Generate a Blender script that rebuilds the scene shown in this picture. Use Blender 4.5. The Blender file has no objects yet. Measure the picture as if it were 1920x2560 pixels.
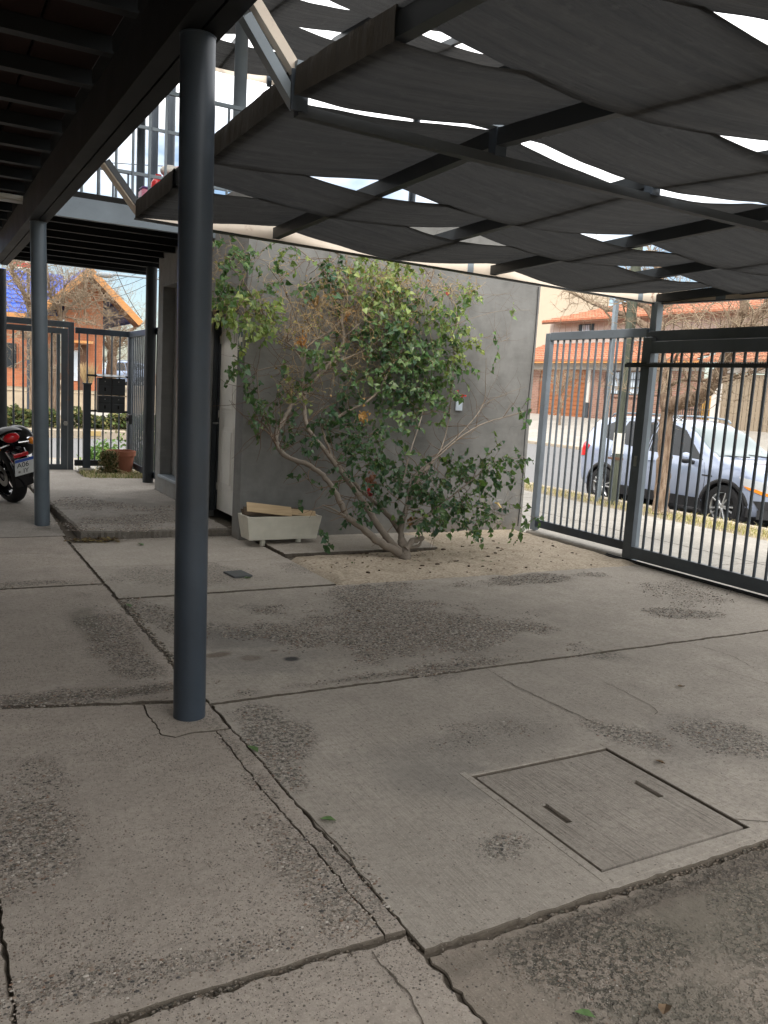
import bpy, bmesh, math, random
from mathutils import Vector, Matrix, noise as mnoise
R = math.radians
random.seed(7)
SC = bpy.context.scene
COL = SC.collection

# ---------------------------------------------------------------- camera
CAM_H = 1.5
YAW, PITCH, ROLL = R(29.364), R(8.157), R(3.373)
def cam_axes():
    fwd = Vector((math.sin(YAW)*math.cos(PITCH), math.cos(YAW)*math.cos(PITCH), -math.sin(PITCH)))
    r0 = Vector((math.cos(YAW), -math.sin(YAW), 0.0)); u0 = r0.cross(fwd)
    r = math.cos(ROLL)*r0 + math.sin(ROLL)*u0
    u = -math.sin(ROLL)*r0 + math.cos(ROLL)*u0
    return r, u, fwd
_r, _u, _f = cam_axes()
cam_data = bpy.data.cameras.new("camera")
cam = bpy.data.objects.new("camera", cam_data); COL.objects.link(cam)
cam.matrix_world = Matrix(((_r.x, _u.x, -_f.x, 0), (_r.y, _u.y, -_f.y, 0), (_r.z, _u.z, -_f.z, CAM_H), (0, 0, 0, 1)))
cam_data.sensor_fit = 'VERTICAL'; cam_data.sensor_height = 36.0
cam_data.lens = 29.51
cam_data.clip_start = 0.05; cam_data.clip_end = 800
SC.camera = cam

# ---------------------------------------------------------------- sky, sun, exposure
SUN_EL, SUN_AZ = R(47), R(232)          # azimuth clockwise from +Y (behind the viewer, over the house)
world = bpy.data.worlds.new("World"); SC.world = world; world.use_nodes = True
wt = world.node_tree; wt.nodes.clear()
wo = wt.nodes.new('ShaderNodeOutputWorld'); wb = wt.nodes.new('ShaderNodeBackground')
sky = wt.nodes.new('ShaderNodeTexSky'); sky.sky_type = 'NISHITA'; sky.sun_disc = False
sky.sun_elevation = SUN_EL; sky.sun_rotation = SUN_AZ; sky.air_density = 1.0; sky.dust_density = 1.2; sky.ozone_density = 1.3
tc = wt.nodes.new('ShaderNodeTexCoord')
mp = wt.nodes.new('ShaderNodeMapping'); mp.inputs['Scale'].default_value = (1.0, 1.0, 2.2); mp.inputs['Location'].default_value = (0.35, 0.1, 0.0)
nz = wt.nodes.new('ShaderNodeTexNoise'); nz.inputs['Scale'].default_value = 2.1; nz.inputs['Detail'].default_value = 7; nz.inputs['Roughness'].default_value = 0.55
rp = wt.nodes.new('ShaderNodeValToRGB'); rp.color_ramp.elements[0].position = 0.40; rp.color_ramp.elements[1].position = 0.60
mxw = wt.nodes.new('ShaderNodeMix'); mxw.data_type = 'RGBA'
mxw.inputs['B'].default_value = (10.2, 10.2, 10.15, 1)
wt.links.new(tc.outputs['Generated'], mp.inputs['Vector']); wt.links.new(mp.outputs['Vector'], nz.inputs['Vector'])
sx = wt.nodes.new('ShaderNodeSeparateXYZ'); wt.links.new(tc.outputs['Generated'], sx.inputs[0])
mz = wt.nodes.new('ShaderNodeMath'); mz.operation = 'MULTIPLY_ADD'; wt.links.new(sx.outputs['Z'], mz.inputs[0]); mz.inputs[1].default_value = 2.2; mz.inputs[2].default_value = -0.47
az = wt.nodes.new('ShaderNodeMath'); az.operation = 'ADD'; wt.links.new(nz.outputs['Fac'], az.inputs[0]); wt.links.new(mz.outputs[0], az.inputs[1])
wt.links.new(az.outputs[0], rp.inputs['Fac']); wt.links.new(rp.outputs['Color'], mxw.inputs['Factor'])
dim = wt.nodes.new('ShaderNodeVectorMath'); dim.operation = 'SCALE'; dim.inputs['Scale'].default_value = 0.55
wt.links.new(sky.outputs['Color'], dim.inputs[0]); wt.links.new(dim.outputs[0], mxw.inputs['A'])
wt.links.new(mxw.outputs['Result'], wb.inputs['Color']); wb.inputs['Strength'].default_value = 0.12
wt.links.new(wb.outputs['Background'], wo.inputs['Surface'])
sun_d = bpy.data.lights.new("sun", 'SUN'); sun_d.energy = 1.4; sun_d.angle = R(14.0); sun_d.color = (1.0, 0.95, 0.88)
sun = bpy.data.objects.new("sun", sun_d); COL.objects.link(sun)
sdir = Vector((math.sin(SUN_AZ)*math.cos(SUN_EL), math.cos(SUN_AZ)*math.cos(SUN_EL), math.sin(SUN_EL)))
sun.rotation_euler = sdir.to_track_quat('Z', 'Y').to_euler()
vs = SC.view_settings; vs.view_transform = 'Standard'; vs.look = 'None'; vs.gamma = 1.0; vs.use_curve_mapping = False
vs.exposure = 1.42
SC.cycles.use_adaptive_sampling = True; SC.cycles.adaptive_threshold = 0.02
SC.cycles.max_bounces = 6; SC.cycles.diffuse_bounces = 4; SC.cycles.glossy_bounces = 2; SC.cycles.transmission_bounces = 3; SC.cycles.transparent_max_bounces = 4

# ---------------------------------------------------------------- pixel rays of the survey (photo pixels 1920x2560 -> places)
FPX = 2098.63
def ray(x, y):
    return _r*((x-960)/FPX) - _u*((y-1280)/FPX) + _f
def onz(x, y, z=0.0):
    d = ray(x, y); k = (z-CAM_H)/d.z; return Vector((d.x*k, d.y*k, z))
def onx(x, y, X):
    d = ray(x, y); k = X/d.x; return Vector((X, d.y*k, d.z*k+CAM_H))
def ony(x, y, Y):
    d = ray(x, y); k = Y/d.y; return Vector((d.x*k, Y, d.z*k+CAM_H))

# ---------------------------------------------------------------- node helper
class N:
    def __init__(s, name, coords='world'):
        s.m = bpy.data.materials.new(name); s.m.use_nodes = True
        s.t = s.m.node_tree; s.t.nodes.clear()
        s.o = s.t.nodes.new('ShaderNodeOutputMaterial')
        s._pos = None; s.coords = coords
    def pos(s):
        if s._pos is None:
            if s.coords == 'world':
                g = s.t.nodes.new('ShaderNodeNewGeometry'); s._pos = g.outputs['Position']
            else:
                g = s.t.nodes.new('ShaderNodeTexCoord'); s._pos = g.outputs['Object']
        return s._pos
    def put(s, sock, v):
        if v is None: return
        if hasattr(v, 'is_linked') or isinstance(v, bpy.types.NodeSocket): s.t.links.new(v, sock)
        elif isinstance(v, (tuple, list)):
            if len(sock.default_value) == 4 and len(v) == 3: v = (*v, 1)
            sock.default_value = v
        else: sock.default_value = v
    def mapv(s, scale=(1, 1, 1), loc=(0, 0, 0), rot=(0, 0, 0), vec=None):
        m = s.t.nodes.new('ShaderNodeMapping'); s.put(m.inputs['Vector'], vec or s.pos())
        m.inputs['Scale'].default_value = scale; m.inputs['Location'].default_value = loc; m.inputs['Rotation'].default_value = rot
        return m.outputs['Vector']
    def noise(s, scale, detail=4, rough=0.55, vec=None, dist=0.0, col=False):
        n = s.t.nodes.new('ShaderNodeTexNoise'); s.put(n.inputs['Vector'], vec or s.pos())
        n.inputs['Scale'].default_value = scale; n.inputs['Detail'].default_value = detail
        n.inputs['Roughness'].default_value = rough; n.inputs['Distortion'].default_value = dist
        return n.outputs['Color' if col else 'Fac']
    def vor(s, scale, vec=None, feature='F1', rnd=1.0):
        n = s.t.nodes.new('ShaderNodeTexVoronoi'); n.feature = feature; s.put(n.inputs['Vector'], vec or s.pos())
        n.inputs['Scale'].default_value = scale; n.inputs['Randomness'].default_value = rnd
        return n
    def wave(s, scale, vec=None, axis='X', dist=0.0, detail=2, prof='SIN'):
        n = s.t.nodes.new('ShaderNodeTexWave'); n.bands_direction = axis; n.wave_profile = prof
        s.put(n.inputs['Vector'], vec or s.pos()); n.inputs['Scale'].default_value = scale
        n.inputs['Distortion'].default_value = dist; n.inputs['Detail'].default_value = detail
        return n.outputs['Fac']
    def ramp(s, fac, stops, interp='LINEAR'):
        n = s.t.nodes.new('ShaderNodeValToRGB'); n.color_ramp.interpolation = interp
        e = n.color_ramp.elements
        while len(e) < len(stops): e.new(0.5)
        for el, (p, c) in zip(e, stops):
            el.position = p
            el.color = (c, c, c, 1) if isinstance(c, (int, float)) else (*c, 1)
        s.put(n.inputs['Fac'], fac); return n.outputs['Color']
    def mix(s, fac, a, b, mode='MIX'):
        n = s.t.nodes.new('ShaderNodeMix'); n.data_type = 'RGBA'; n.blend_type = mode
        s.put(n.inputs['Factor'], fac); s.put(n.inputs['A'], a); s.put(n.inputs['B'], b)
        return n.outputs['Result']
    def math(s, op, a, b=None, c=None, clamp=False):
        n = s.t.nodes.new('ShaderNodeMath'); n.operation = op; n.use_clamp = clamp
        s.put(n.inputs[0], a)
        if b is not None: s.put(n.inputs[1], b)
        if c is not None: s.put(n.inputs[2], c)
        return n.outputs[0]
    def sep(s, v=None):
        n = s.t.nodes.new('ShaderNodeSeparateXYZ'); s.put(n.inputs[0], v or s.pos()); return n.outputs
    def attr(s, name, out='Color'):
        n = s.t.nodes.new('ShaderNodeAttribute'); n.attribute_name = name; return n.outputs[out]
    def bump(s, h, strength=0.5, dist=0.01, normal=None):
        n = s.t.nodes.new('ShaderNodeBump'); s.put(n.inputs['Height'], h)
        n.inputs['Strength'].default_value = strength; n.inputs['Distance'].default_value = dist
        if normal: s.put(n.inputs['Normal'], normal)
        return n.outputs['Normal']
    def ellipses(s, lst, nscale=3.0, namp=0.6, vec=None):
        """soft union of ellipses (cx, cy, rx, ry, rot_deg, weight) on the floor, edges broken by noise"""
        nn = s.noise(nscale, 5, 0.62)
        P = s.sep(vec); tot = None
        for (cx, cy, rx, ry, rot, w) in lst:
            m = s.t.nodes.new('ShaderNodeMapping'); m.vector_type = 'TEXTURE'
            s.put(m.inputs['Vector'], vec or s.pos())
            m.inputs['Location'].default_value = (cx, cy, 0); m.inputs['Rotation'].default_value = (0, 0, R(rot)); m.inputs['Scale'].default_value = (rx, ry, 1e3)
            l = s.t.nodes.new('ShaderNodeVectorMath'); l.operation = 'LENGTH'; s.put(l.inputs[0], m.outputs['Vector'])
            d = s.math('MULTIPLY_ADD', nn, namp*2, s.math('SUBTRACT', 1.0-namp, l.outputs['Value']))
            f = s.math('MULTIPLY', s.math('MULTIPLY', d, 2.2, clamp=True), w)
            tot = f if tot is None else s.math('MAXIMUM', tot, f)
        return tot
    def out(s, base, rough=0.6, normal=None, metal=0.0, spec=0.5, trans=None, coat=0.0, alpha=None, emit=None, estr=0.0):
        b = s.t.nodes.new('ShaderNodeBsdfPrincipled')
        s.put(b.inputs['Base Color'], base); s.put(b.inputs['Roughness'], rough); s.put(b.inputs['Metallic'], metal)
        b.inputs['Specular IOR Level'].default_value = spec
        if coat: b.inputs['Coat Weight'].default_value = coat; b.inputs['Coat Roughness'].default_value = 0.06
        if normal: s.put(b.inputs['Normal'], normal)
        if alpha is not None: s.put(b.inputs['Alpha'], alpha)
        if emit is not None: s.put(b.inputs['Emission Color'], emit); b.inputs['Emission Strength'].default_value = estr
        sh = b.outputs[0]
        if trans:
            fac, colr = trans
            tb = s.t.nodes.new('ShaderNodeBsdfTranslucent'); s.put(tb.inputs['Color'], colr)
            if normal: s.put(tb.inputs['Normal'], normal)
            mx = s.t.nodes.new('ShaderNodeMixShader'); s.put(mx.inputs[0], fac)
            s.t.links.new(sh, mx.inputs[1]); s.t.links.new(tb.outputs[0], mx.inputs[2]); sh = mx.outputs[0]
        s.t.links.new(sh, s.o.inputs['Surface'])
        return s.m

# ---------------------------------------------------------------- mesh helper
class MB:
    def __init__(s): s.v = []; s.f = []; s.mi = []; s.cur = 0; s.cols = []; s.usecol = False
    def add(s, vs_, fs): 
        b = len(s.v); s.v.extend([tuple(p) for p in vs_])
        for f in fs: s.f.append(tuple(b+i for i in f)); s.mi.append(s.cur)
    def box(s, c, size, rot=None, bev=0.0):
        hx, hy, hz = size[0]/2, size[1]/2, size[2]/2; c = Vector(c)
        M = rot if rot is not None else Matrix.Identity(3)
        if bev <= 0:
            pts = [Vector((x*hx, y*hy, z*hz)) for z in (-1, 1) for y in (-1, 1) for x in (-1, 1)]
            s.add([c+M@p for p in pts], [(0, 2, 3, 1), (4, 5, 7, 6), (0, 1, 5, 4), (2, 6, 7, 3), (0, 4, 6, 2), (1, 3, 7, 5)])
        else:
            b = bev; rings = []
            for (z, k) in ((-hz, b), (-hz+b, 0), (hz-b, 0), (hz, b)):
                rings.append([Vector((x, y, z)) for (x, y) in ((-hx+k, -hy+k), (hx-k, -hy+k), (hx-k, hy-k), (-hx+k, hy-k))])
            pts = [c+M@p for r_ in rings for p in r_]
            fs = [(3, 2, 1, 0), (12, 13, 14, 15)]
            for i in range(3):
                for j in range(4):
                    k = (j+1) % 4; fs.append((i*4+j, i*4+k, i*4+4+k, i*4+4+j))
            s.add(pts, fs)
    def bar(s, p0, p1, w, h, up=(0, 0, 1), bev=0.0):
        p0, p1 = Vector(p0), Vector(p1); d = (p1-p0); L = d.length; d.normalize()
        u = Vector(up); x = d.cross(u)
        if x.length < 1e-4: x = d.cross(Vector((1, 0, 0)))
        x.normalize(); z = x.cross(d)
        M = Matrix((x, d, z)).transposed()
        s.box((p0+p1)/2, (w, L, h), M, bev)
    def tube(s, pts, rad, n=8, cap=True, closed=False):
        pts = [Vector(p) for p in pts]; m = len(pts)
        if not hasattr(rad, '__len__'): rad = [rad]*m
        vs_ = []; prev = None
        for i, p in enumerate(pts):
            if closed: t = pts[(i+1) % m]-pts[i-1]
            else: t = pts[min(i+1, m-1)]-pts[max(i-1, 0)]
            if t.length < 1e-9: t = Vector((0, 0, 1))
            t.normalize()
            if prev is None:
                a = Vector((0, 0, 1)) if abs(t.z) < 0.9 else Vector((1, 0, 0))
                x = t.cross(a).normalized()
            else:
                x = prev - t*prev.dot(t)
                if x.length < 1e-6: x = t.orthogonal()
                x.normalize()
            prev = x; y = t.cross(x)
            for k in range(n):
                a = 2*math.pi*k/n
                vs_.append(p + (x*math.cos(a)+y*math.sin(a))*rad[i])
        fs = []
        for i in range(m if closed else m-1):
            j = (i+1) % m
            for k in range(n):
                l = (k+1) % n
                fs.append((i*n+k, i*n+l, j*n+l, j*n+k))
        if cap and not closed:
            fs.append(tuple(range(n-1, -1, -1))); fs.append(tuple((m-1)*n+k for k in range(n)))
        s.add(vs_, fs)
    def cyl(s, p0, p1, r0, r1=None, n=16, cap=True):
        s.tube([p0, p1], [r0, r0 if r1 is None else r1], n, cap)
    def lathe(s, prof, n=24, c=(0, 0, 0), axis='Z', cap=False):
        vs_ = []
        for (r_, h) in prof:
            for k in range(n):
                a = 2*math.pi*k/n; q = (r_*math.cos(a), r_*math.sin(a), h)
                if axis == 'X': q = (q[2], q[0], q[1])
                elif axis == 'Y': q = (q[0], q[2], q[1])
                vs_.append((q[0]+c[0], q[1]+c[1], q[2]+c[2]))
        fs = []
        for i in range(len(prof)-1):
            for k in range(n):
                l = (k+1) % n; fs.append((i*n+k, i*n+l, (i+1)*n+l, (i+1)*n+k))
        if cap:
            fs.append(tuple(range(n-1, -1, -1))); fs.append(tuple((len(prof)-1)*n+k for k in range(n)))
        s.add(vs_, fs)
    def prism(s, poly, axis, a, b):
        """polygon in the two other axes, extruded from a to b along axis"""
        def P(q, t): return {'X': (t, q[0], q[1]), 'Y': (q[0], t, q[1]), 'Z': (q[0], q[1], t)}[axis]
        n = len(poly)
        s.add([P(q, a) for q in poly]+[P(q, b) for q in poly],
              [tuple(range(n-1, -1, -1)), tuple(range(n, 2*n))]+[(i, (i+1) % n, n+(i+1) % n, n+i) for i in range(n)])
    def grid(s, fn, nu, nv):
        vs_ = [fn(i/nu, j/nv) for j in range(nv+1) for i in range(nu+1)]
        fs = [(j*(nu+1)+i, j*(nu+1)+i+1, (j+1)*(nu+1)+i+1, (j+1)*(nu+1)+i) for j in range(nv) for i in range(nu)]
        s.add(vs_, fs)
    def sphere(s, c, r, n=12, m=8, sc=(1, 1, 1)):
        c = Vector(c); vs_ = []; fs = []
        for j in range(m+1):
            th = math.pi*j/m
            for k in range(n):
                a = 2*math.pi*k/n
                vs_.append(c+Vector((r*sc[0]*math.sin(th)*math.cos(a), r*sc[1]*math.sin(th)*math.sin(a), r*sc[2]*math.cos(th))))
        for j in range(m):
            for k in range(n):
                l = (k+1) % n; fs.append((j*n+k, (j+1)*n+k, (j+1)*n+l, j*n+l))
        s.add(vs_, fs)
    def mesh(s, name, mats, smooth=False, fix=True):
        me = bpy.data.meshes.new(name); me.from_pydata(s.v, [], s.f)
        if not isinstance(mats, (list, tuple)): mats = [mats]
        for m in mats: me.materials.append(m)
        if len(mats) > 1: me.polygons.foreach_set('material_index', s.mi)
        if smooth:
            me.polygons.foreach_set('use_smooth', [True]*len(me.polygons))
        if fix and len(s.f) < 60000:
            bm = bmesh.new(); bm.from_mesh(me); bmesh.ops.remove_doubles(bm, verts=bm.verts, dist=1e-6)
            bmesh.ops.recalc_face_normals(bm, faces=bm.faces); bm.to_mesh(me); bm.free()
        if smooth and smooth is not True:
            me.set_sharp_from_angle(angle=R(smooth))
        me.update(); return me
    def build(s, name, mats, parent=None, smooth=False, fix=True, loc=None):
        o = bpy.data.objects.new(name, s.mesh(name, mats, smooth, fix)); COL.objects.link(o)
        if parent is not None: o.parent = parent
        if loc is not None: o.location = loc
        return o
def empty(name, loc=(0, 0, 0), rz=0.0):
    o = bpy.data.objects.new(name, None); COL.objects.link(o); o.location = loc; o.rotation_euler = (0, 0, rz)
    o.empty_display_size = 0.1; return o
def tag(o, label=None, cat=None, group=None, kind=None):
    if label: o['label'] = label
    if cat: o['category'] = cat
    if group: o['group'] = group
    if kind: o['kind'] = kind
    return o
def part(name, me, parent, loc=(0, 0, 0), rot=None, scale=None):
    o = bpy.data.objects.new(name, me); COL.objects.link(o); o.parent = parent; o.location = loc
    if rot is not None: o.rotation_euler = rot
    if scale is not None: o.scale = scale
    return o
def loc(parent, p):                       # world point -> coordinates of an unrotated parent empty
    return Vector(p)-parent.location
def fbm(x, y=0.0, z=0.0, o=4):
    return mnoise.fractal(Vector((x, y, z)), 1.0, 2.0, o)
def curve(pts, n=6):
    """Catmull-Rom through points"""
    pts = [Vector(p) for p in pts]; out = []
    for i in range(len(pts)-1):
        p0 = pts[max(i-1, 0)]; p1 = pts[i]; p2 = pts[i+1]; p3 = pts[min(i+2, len(pts)-1)]
        for k in range(n):
            t = k/n; t2 = t*t; t3 = t2*t
            out.append(0.5*((2*p1)+(-p0+p2)*t+(2*p0-5*p1+4*p2-p3)*t2+(-p0+3*p1-3*p2+p3)*t3))
    out.append(pts[-1]); return out
def text_mesh(txt, size, mat, depth=0.002, align='CENTER'):
    cu = bpy.data.curves.new('lettering', 'FONT'); cu.body = txt; cu.size = size; cu.extrude = depth
    cu.align_x = align; cu.align_y = 'CENTER'
    o = bpy.data.objects.new('lettering_tmp', cu); COL.objects.link(o)
    dg = bpy.context.evaluated_depsgraph_get(); me = bpy.data.meshes.new_from_object(o.evaluated_get(dg))
    bpy.data.objects.remove(o); me.materials.clear(); me.materials.append(mat); return me
# ================================================================ materials
M = {}
def paint(name, c, rough=0.5, wear=0.25, rust=0.0, spec=0.4, metal=0.0):
    n = N(name); a = n.noise(3.0, 5, 0.6); b = n.noise(38.0, 3, 0.6)
    c2 = tuple(x*(1-wear) for x in c); c3 = tuple(min(1, x*(1+wear*0.8)) for x in c)
    base = n.mix(n.ramp(a, [(0.3, 0.0), (0.7, 1.0)]), c2, c3)
    base = n.mix(n.math('MULTIPLY', n.ramp(b, [(0.62, 0.0), (0.78, 1.0)]), 0.35), base, tuple(x*0.55 for x in c))
    if rust:
        r1 = n.noise(9.0, 6, 0.7); r2 = n.noise(1.3, 2, 0.5)
        f = n.math('MULTIPLY', n.ramp(r1, [(0.60, 0.0), (0.70, 1.0)]), n.ramp(r2, [(0.5, 0.0), (0.62, rust)]))
        base = n.mix(f, base, n.mix(n.noise(60, 3), (0.16, 0.06, 0.025), (0.32, 0.15, 0.07)))
    M[name] = n.out(base, n.math('MULTIPLY_ADD', a, 0.25, rough-0.12), n.bump(b, 0.12, 0.002), spec=spec, metal=metal)
paint('steel', (0.034, 0.045, 0.060), 0.42, 0.22)
paint('steel_b', (0.105, 0.128, 0.150), 0.45, 0.18)  # lighter copy of steel: second column's extra sky light put into its colour
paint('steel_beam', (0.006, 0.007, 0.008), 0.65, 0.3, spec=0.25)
paint('steel_bar', (0.13, 0.150, 0.172), 0.45, 0.2)  # lightened steel: lit look of the fence bars put into the paint
paint('steel_dark', (0.022, 0.026, 0.030), 0.5, 0.25)
paint('steel_gate', (0.072, 0.085, 0.099), 0.45, 0.25, rust=0.5)
paint('steel_light', (0.20, 0.235, 0.265), 0.5, 0.15, rust=0.35)
paint('steel_primer', (0.72, 0.62, 0.51), 0.65, 0.14, rust=0.8)
paint('black_iron', (0.026, 0.028, 0.030), 0.45, 0.3)
paint('white_paint', (0.72, 0.70, 0.66), 0.55, 0.08)
paint('door_white', (0.76, 0.73, 0.67), 0.5, 0.08)
paint('chrome', (0.62, 0.62, 0.62), 0.2, 0.1, metal=1.0)
paint('alloy', (0.55, 0.56, 0.57), 0.3, 0.08, metal=0.85)

# shade cloth: woven, dusty, slightly see-through to light
n = N('shade_cloth')
st = n.noise(1.6, 6, 0.7, n.mapv((0.8, 9.0, 1.0)))
fi = n.noise(26, 4, 0.6, n.mapv((0.5, 3.0, 1.0)))
sp = n.noise(14, 3, 0.6)
base = n.mix(n.ramp(st, [(0.36, 0.0), (0.64, 1.0)]), (0.010, 0.0105, 0.011), (0.062, 0.062, 0.062))  # light and dark of the folds put into the cloth colour as streaks
base = n.mix(n.math('MULTIPLY', n.ramp(n.noise(0.9, 5, 0.65), [(0.46, 0.0), (0.66, 1.0)]), 0.55), base, (0.068, 0.068, 0.068))
base = n.mix(n.math('MULTIPLY', n.ramp(sp, [(0.58, 0.0), (0.7, 1.0)]), 0.45), base, (0.085, 0.085, 0.085))
M['shade_cloth'] = n.out(base, 0.9, n.bump(n.math('ADD', st, n.math('MULTIPLY', fi, 0.4)), 0.8, 0.03), spec=0.1, trans=(0.2, (0.06, 0.06, 0.06)))
n = N('hem_cloth')
st = n.noise(9, 5, 0.65, n.mapv((1.0, 1.0, 0.25)))
base = n.mix(st, (0.040, 0.036, 0.031), (0.105, 0.094, 0.080))
M['hem_cloth'] = n.out(base, 0.9, n.bump(st, 0.8, 0.02), spec=0.1)

# grey render of the store-room wall
n = N('grey_render')
a = n.noise(0.9, 5, 0.6); b = n.noise(7, 6, 0.6); g = n.noise(120, 3, 0.6)
base = n.mix(n.ramp(a, [(0.3, 0.0), (0.7, 1.0)]), (0.165, 0.162, 0.154), (0.235, 0.231, 0.220))
base = n.mix(n.math('MULTIPLY', n.ramp(b, [(0.45, 0.0), (0.75, 1.0)]), 0.5), base, (0.118, 0.115, 0.108))
P = n.sep(); low = n.math('SUBTRACT', 1.0, n.math('MULTIPLY', P[2], 1.6), clamp=True)
pk = n.math('MULTIPLY', n.ramp(n.noise(8, 5, 0.7), [(0.50, 0.0), (0.58, 1.0)]), low)
right = n.math('MULTIPLY', n.math('SUBTRACT', P[0], 5.0), 1.4, clamp=True)
pk = n.math('MULTIPLY', pk, right)
base = n.mix(pk, base, (0.33, 0.29, 0.24))
streak = n.ramp(n.noise(5, 4, 0.6, n.mapv((1.0, 1.0, 0.06))), [(0.52, 0.0), (0.72, 1.0)])
base = n.mix(n.math('MULTIPLY', streak, 0.28), base, (0.25, 0.245, 0.233))
base = n.mix(n.math('MULTIPLY', n.ramp(n.noise(2.2, 6, 0.65, n.mapv((1.0, 1.0, 0.5), (3, 1, 2))), [(0.5, 0.0), (0.7, 1.0)]), 0.4), base, (0.105, 0.102, 0.096))
hl = n.t.nodes.new('ShaderNodeTexVoronoi'); hl.feature = 'DISTANCE_TO_EDGE'; hl.inputs['Scale'].default_value = 0.9
wv_ = n.t.nodes.new('ShaderNodeVectorMath'); wv_.operation = 'MULTIPLY_ADD'; n.put(wv_.inputs[0], n.noise(2.5, 4, 0.6, col=True)); wv_.inputs[1].default_value = (0.5, 0.5, 0.5); n.put(wv_.inputs[2], n.pos()); n.t.links.new(wv_.outputs[0], hl.inputs['Vector'])
hm = n.math('MULTIPLY', n.ramp(hl.outputs['Distance'], [(0.0, 1.0), (0.004, 0.0)]), n.ramp(n.noise(1.1, 3), [(0.48, 0.0), (0.6, 0.75)]))
base = n.mix(hm, base, (0.06, 0.058, 0.055))
tr = n.noise(1.0, 5, 0.65, n.mapv((5.0, 5.0, 28.0), rot=(0, 0.5, 0)))
base = n.mix(n.math('MULTIPLY', n.ramp(tr, [(0.5, 0.0), (0.72, 1.0)]), 0.3), base, (0.25, 0.246, 0.235))
damp = n.math('MULTIPLY', n.math('SUBTRACT', 1.0, n.math('MULTIPLY', P[2], 3.2), clamp=True), n.ramp(n.noise(3.0, 5, 0.65), [(0.4, 0.0), (0.62, 0.7)]))
base = n.mix(damp, base, (0.20, 0.175, 0.145))
M['grey_render'] = n.out(base, 0.82, n.bump(n.math('ADD', n.math('MULTIPLY', b, 0.8), n.math('ADD', n.math('MULTIPLY', g, 0.25), n.math('MULTIPLY', pk, -0.8))), 0.45, 0.01), spec=0.25)

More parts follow.
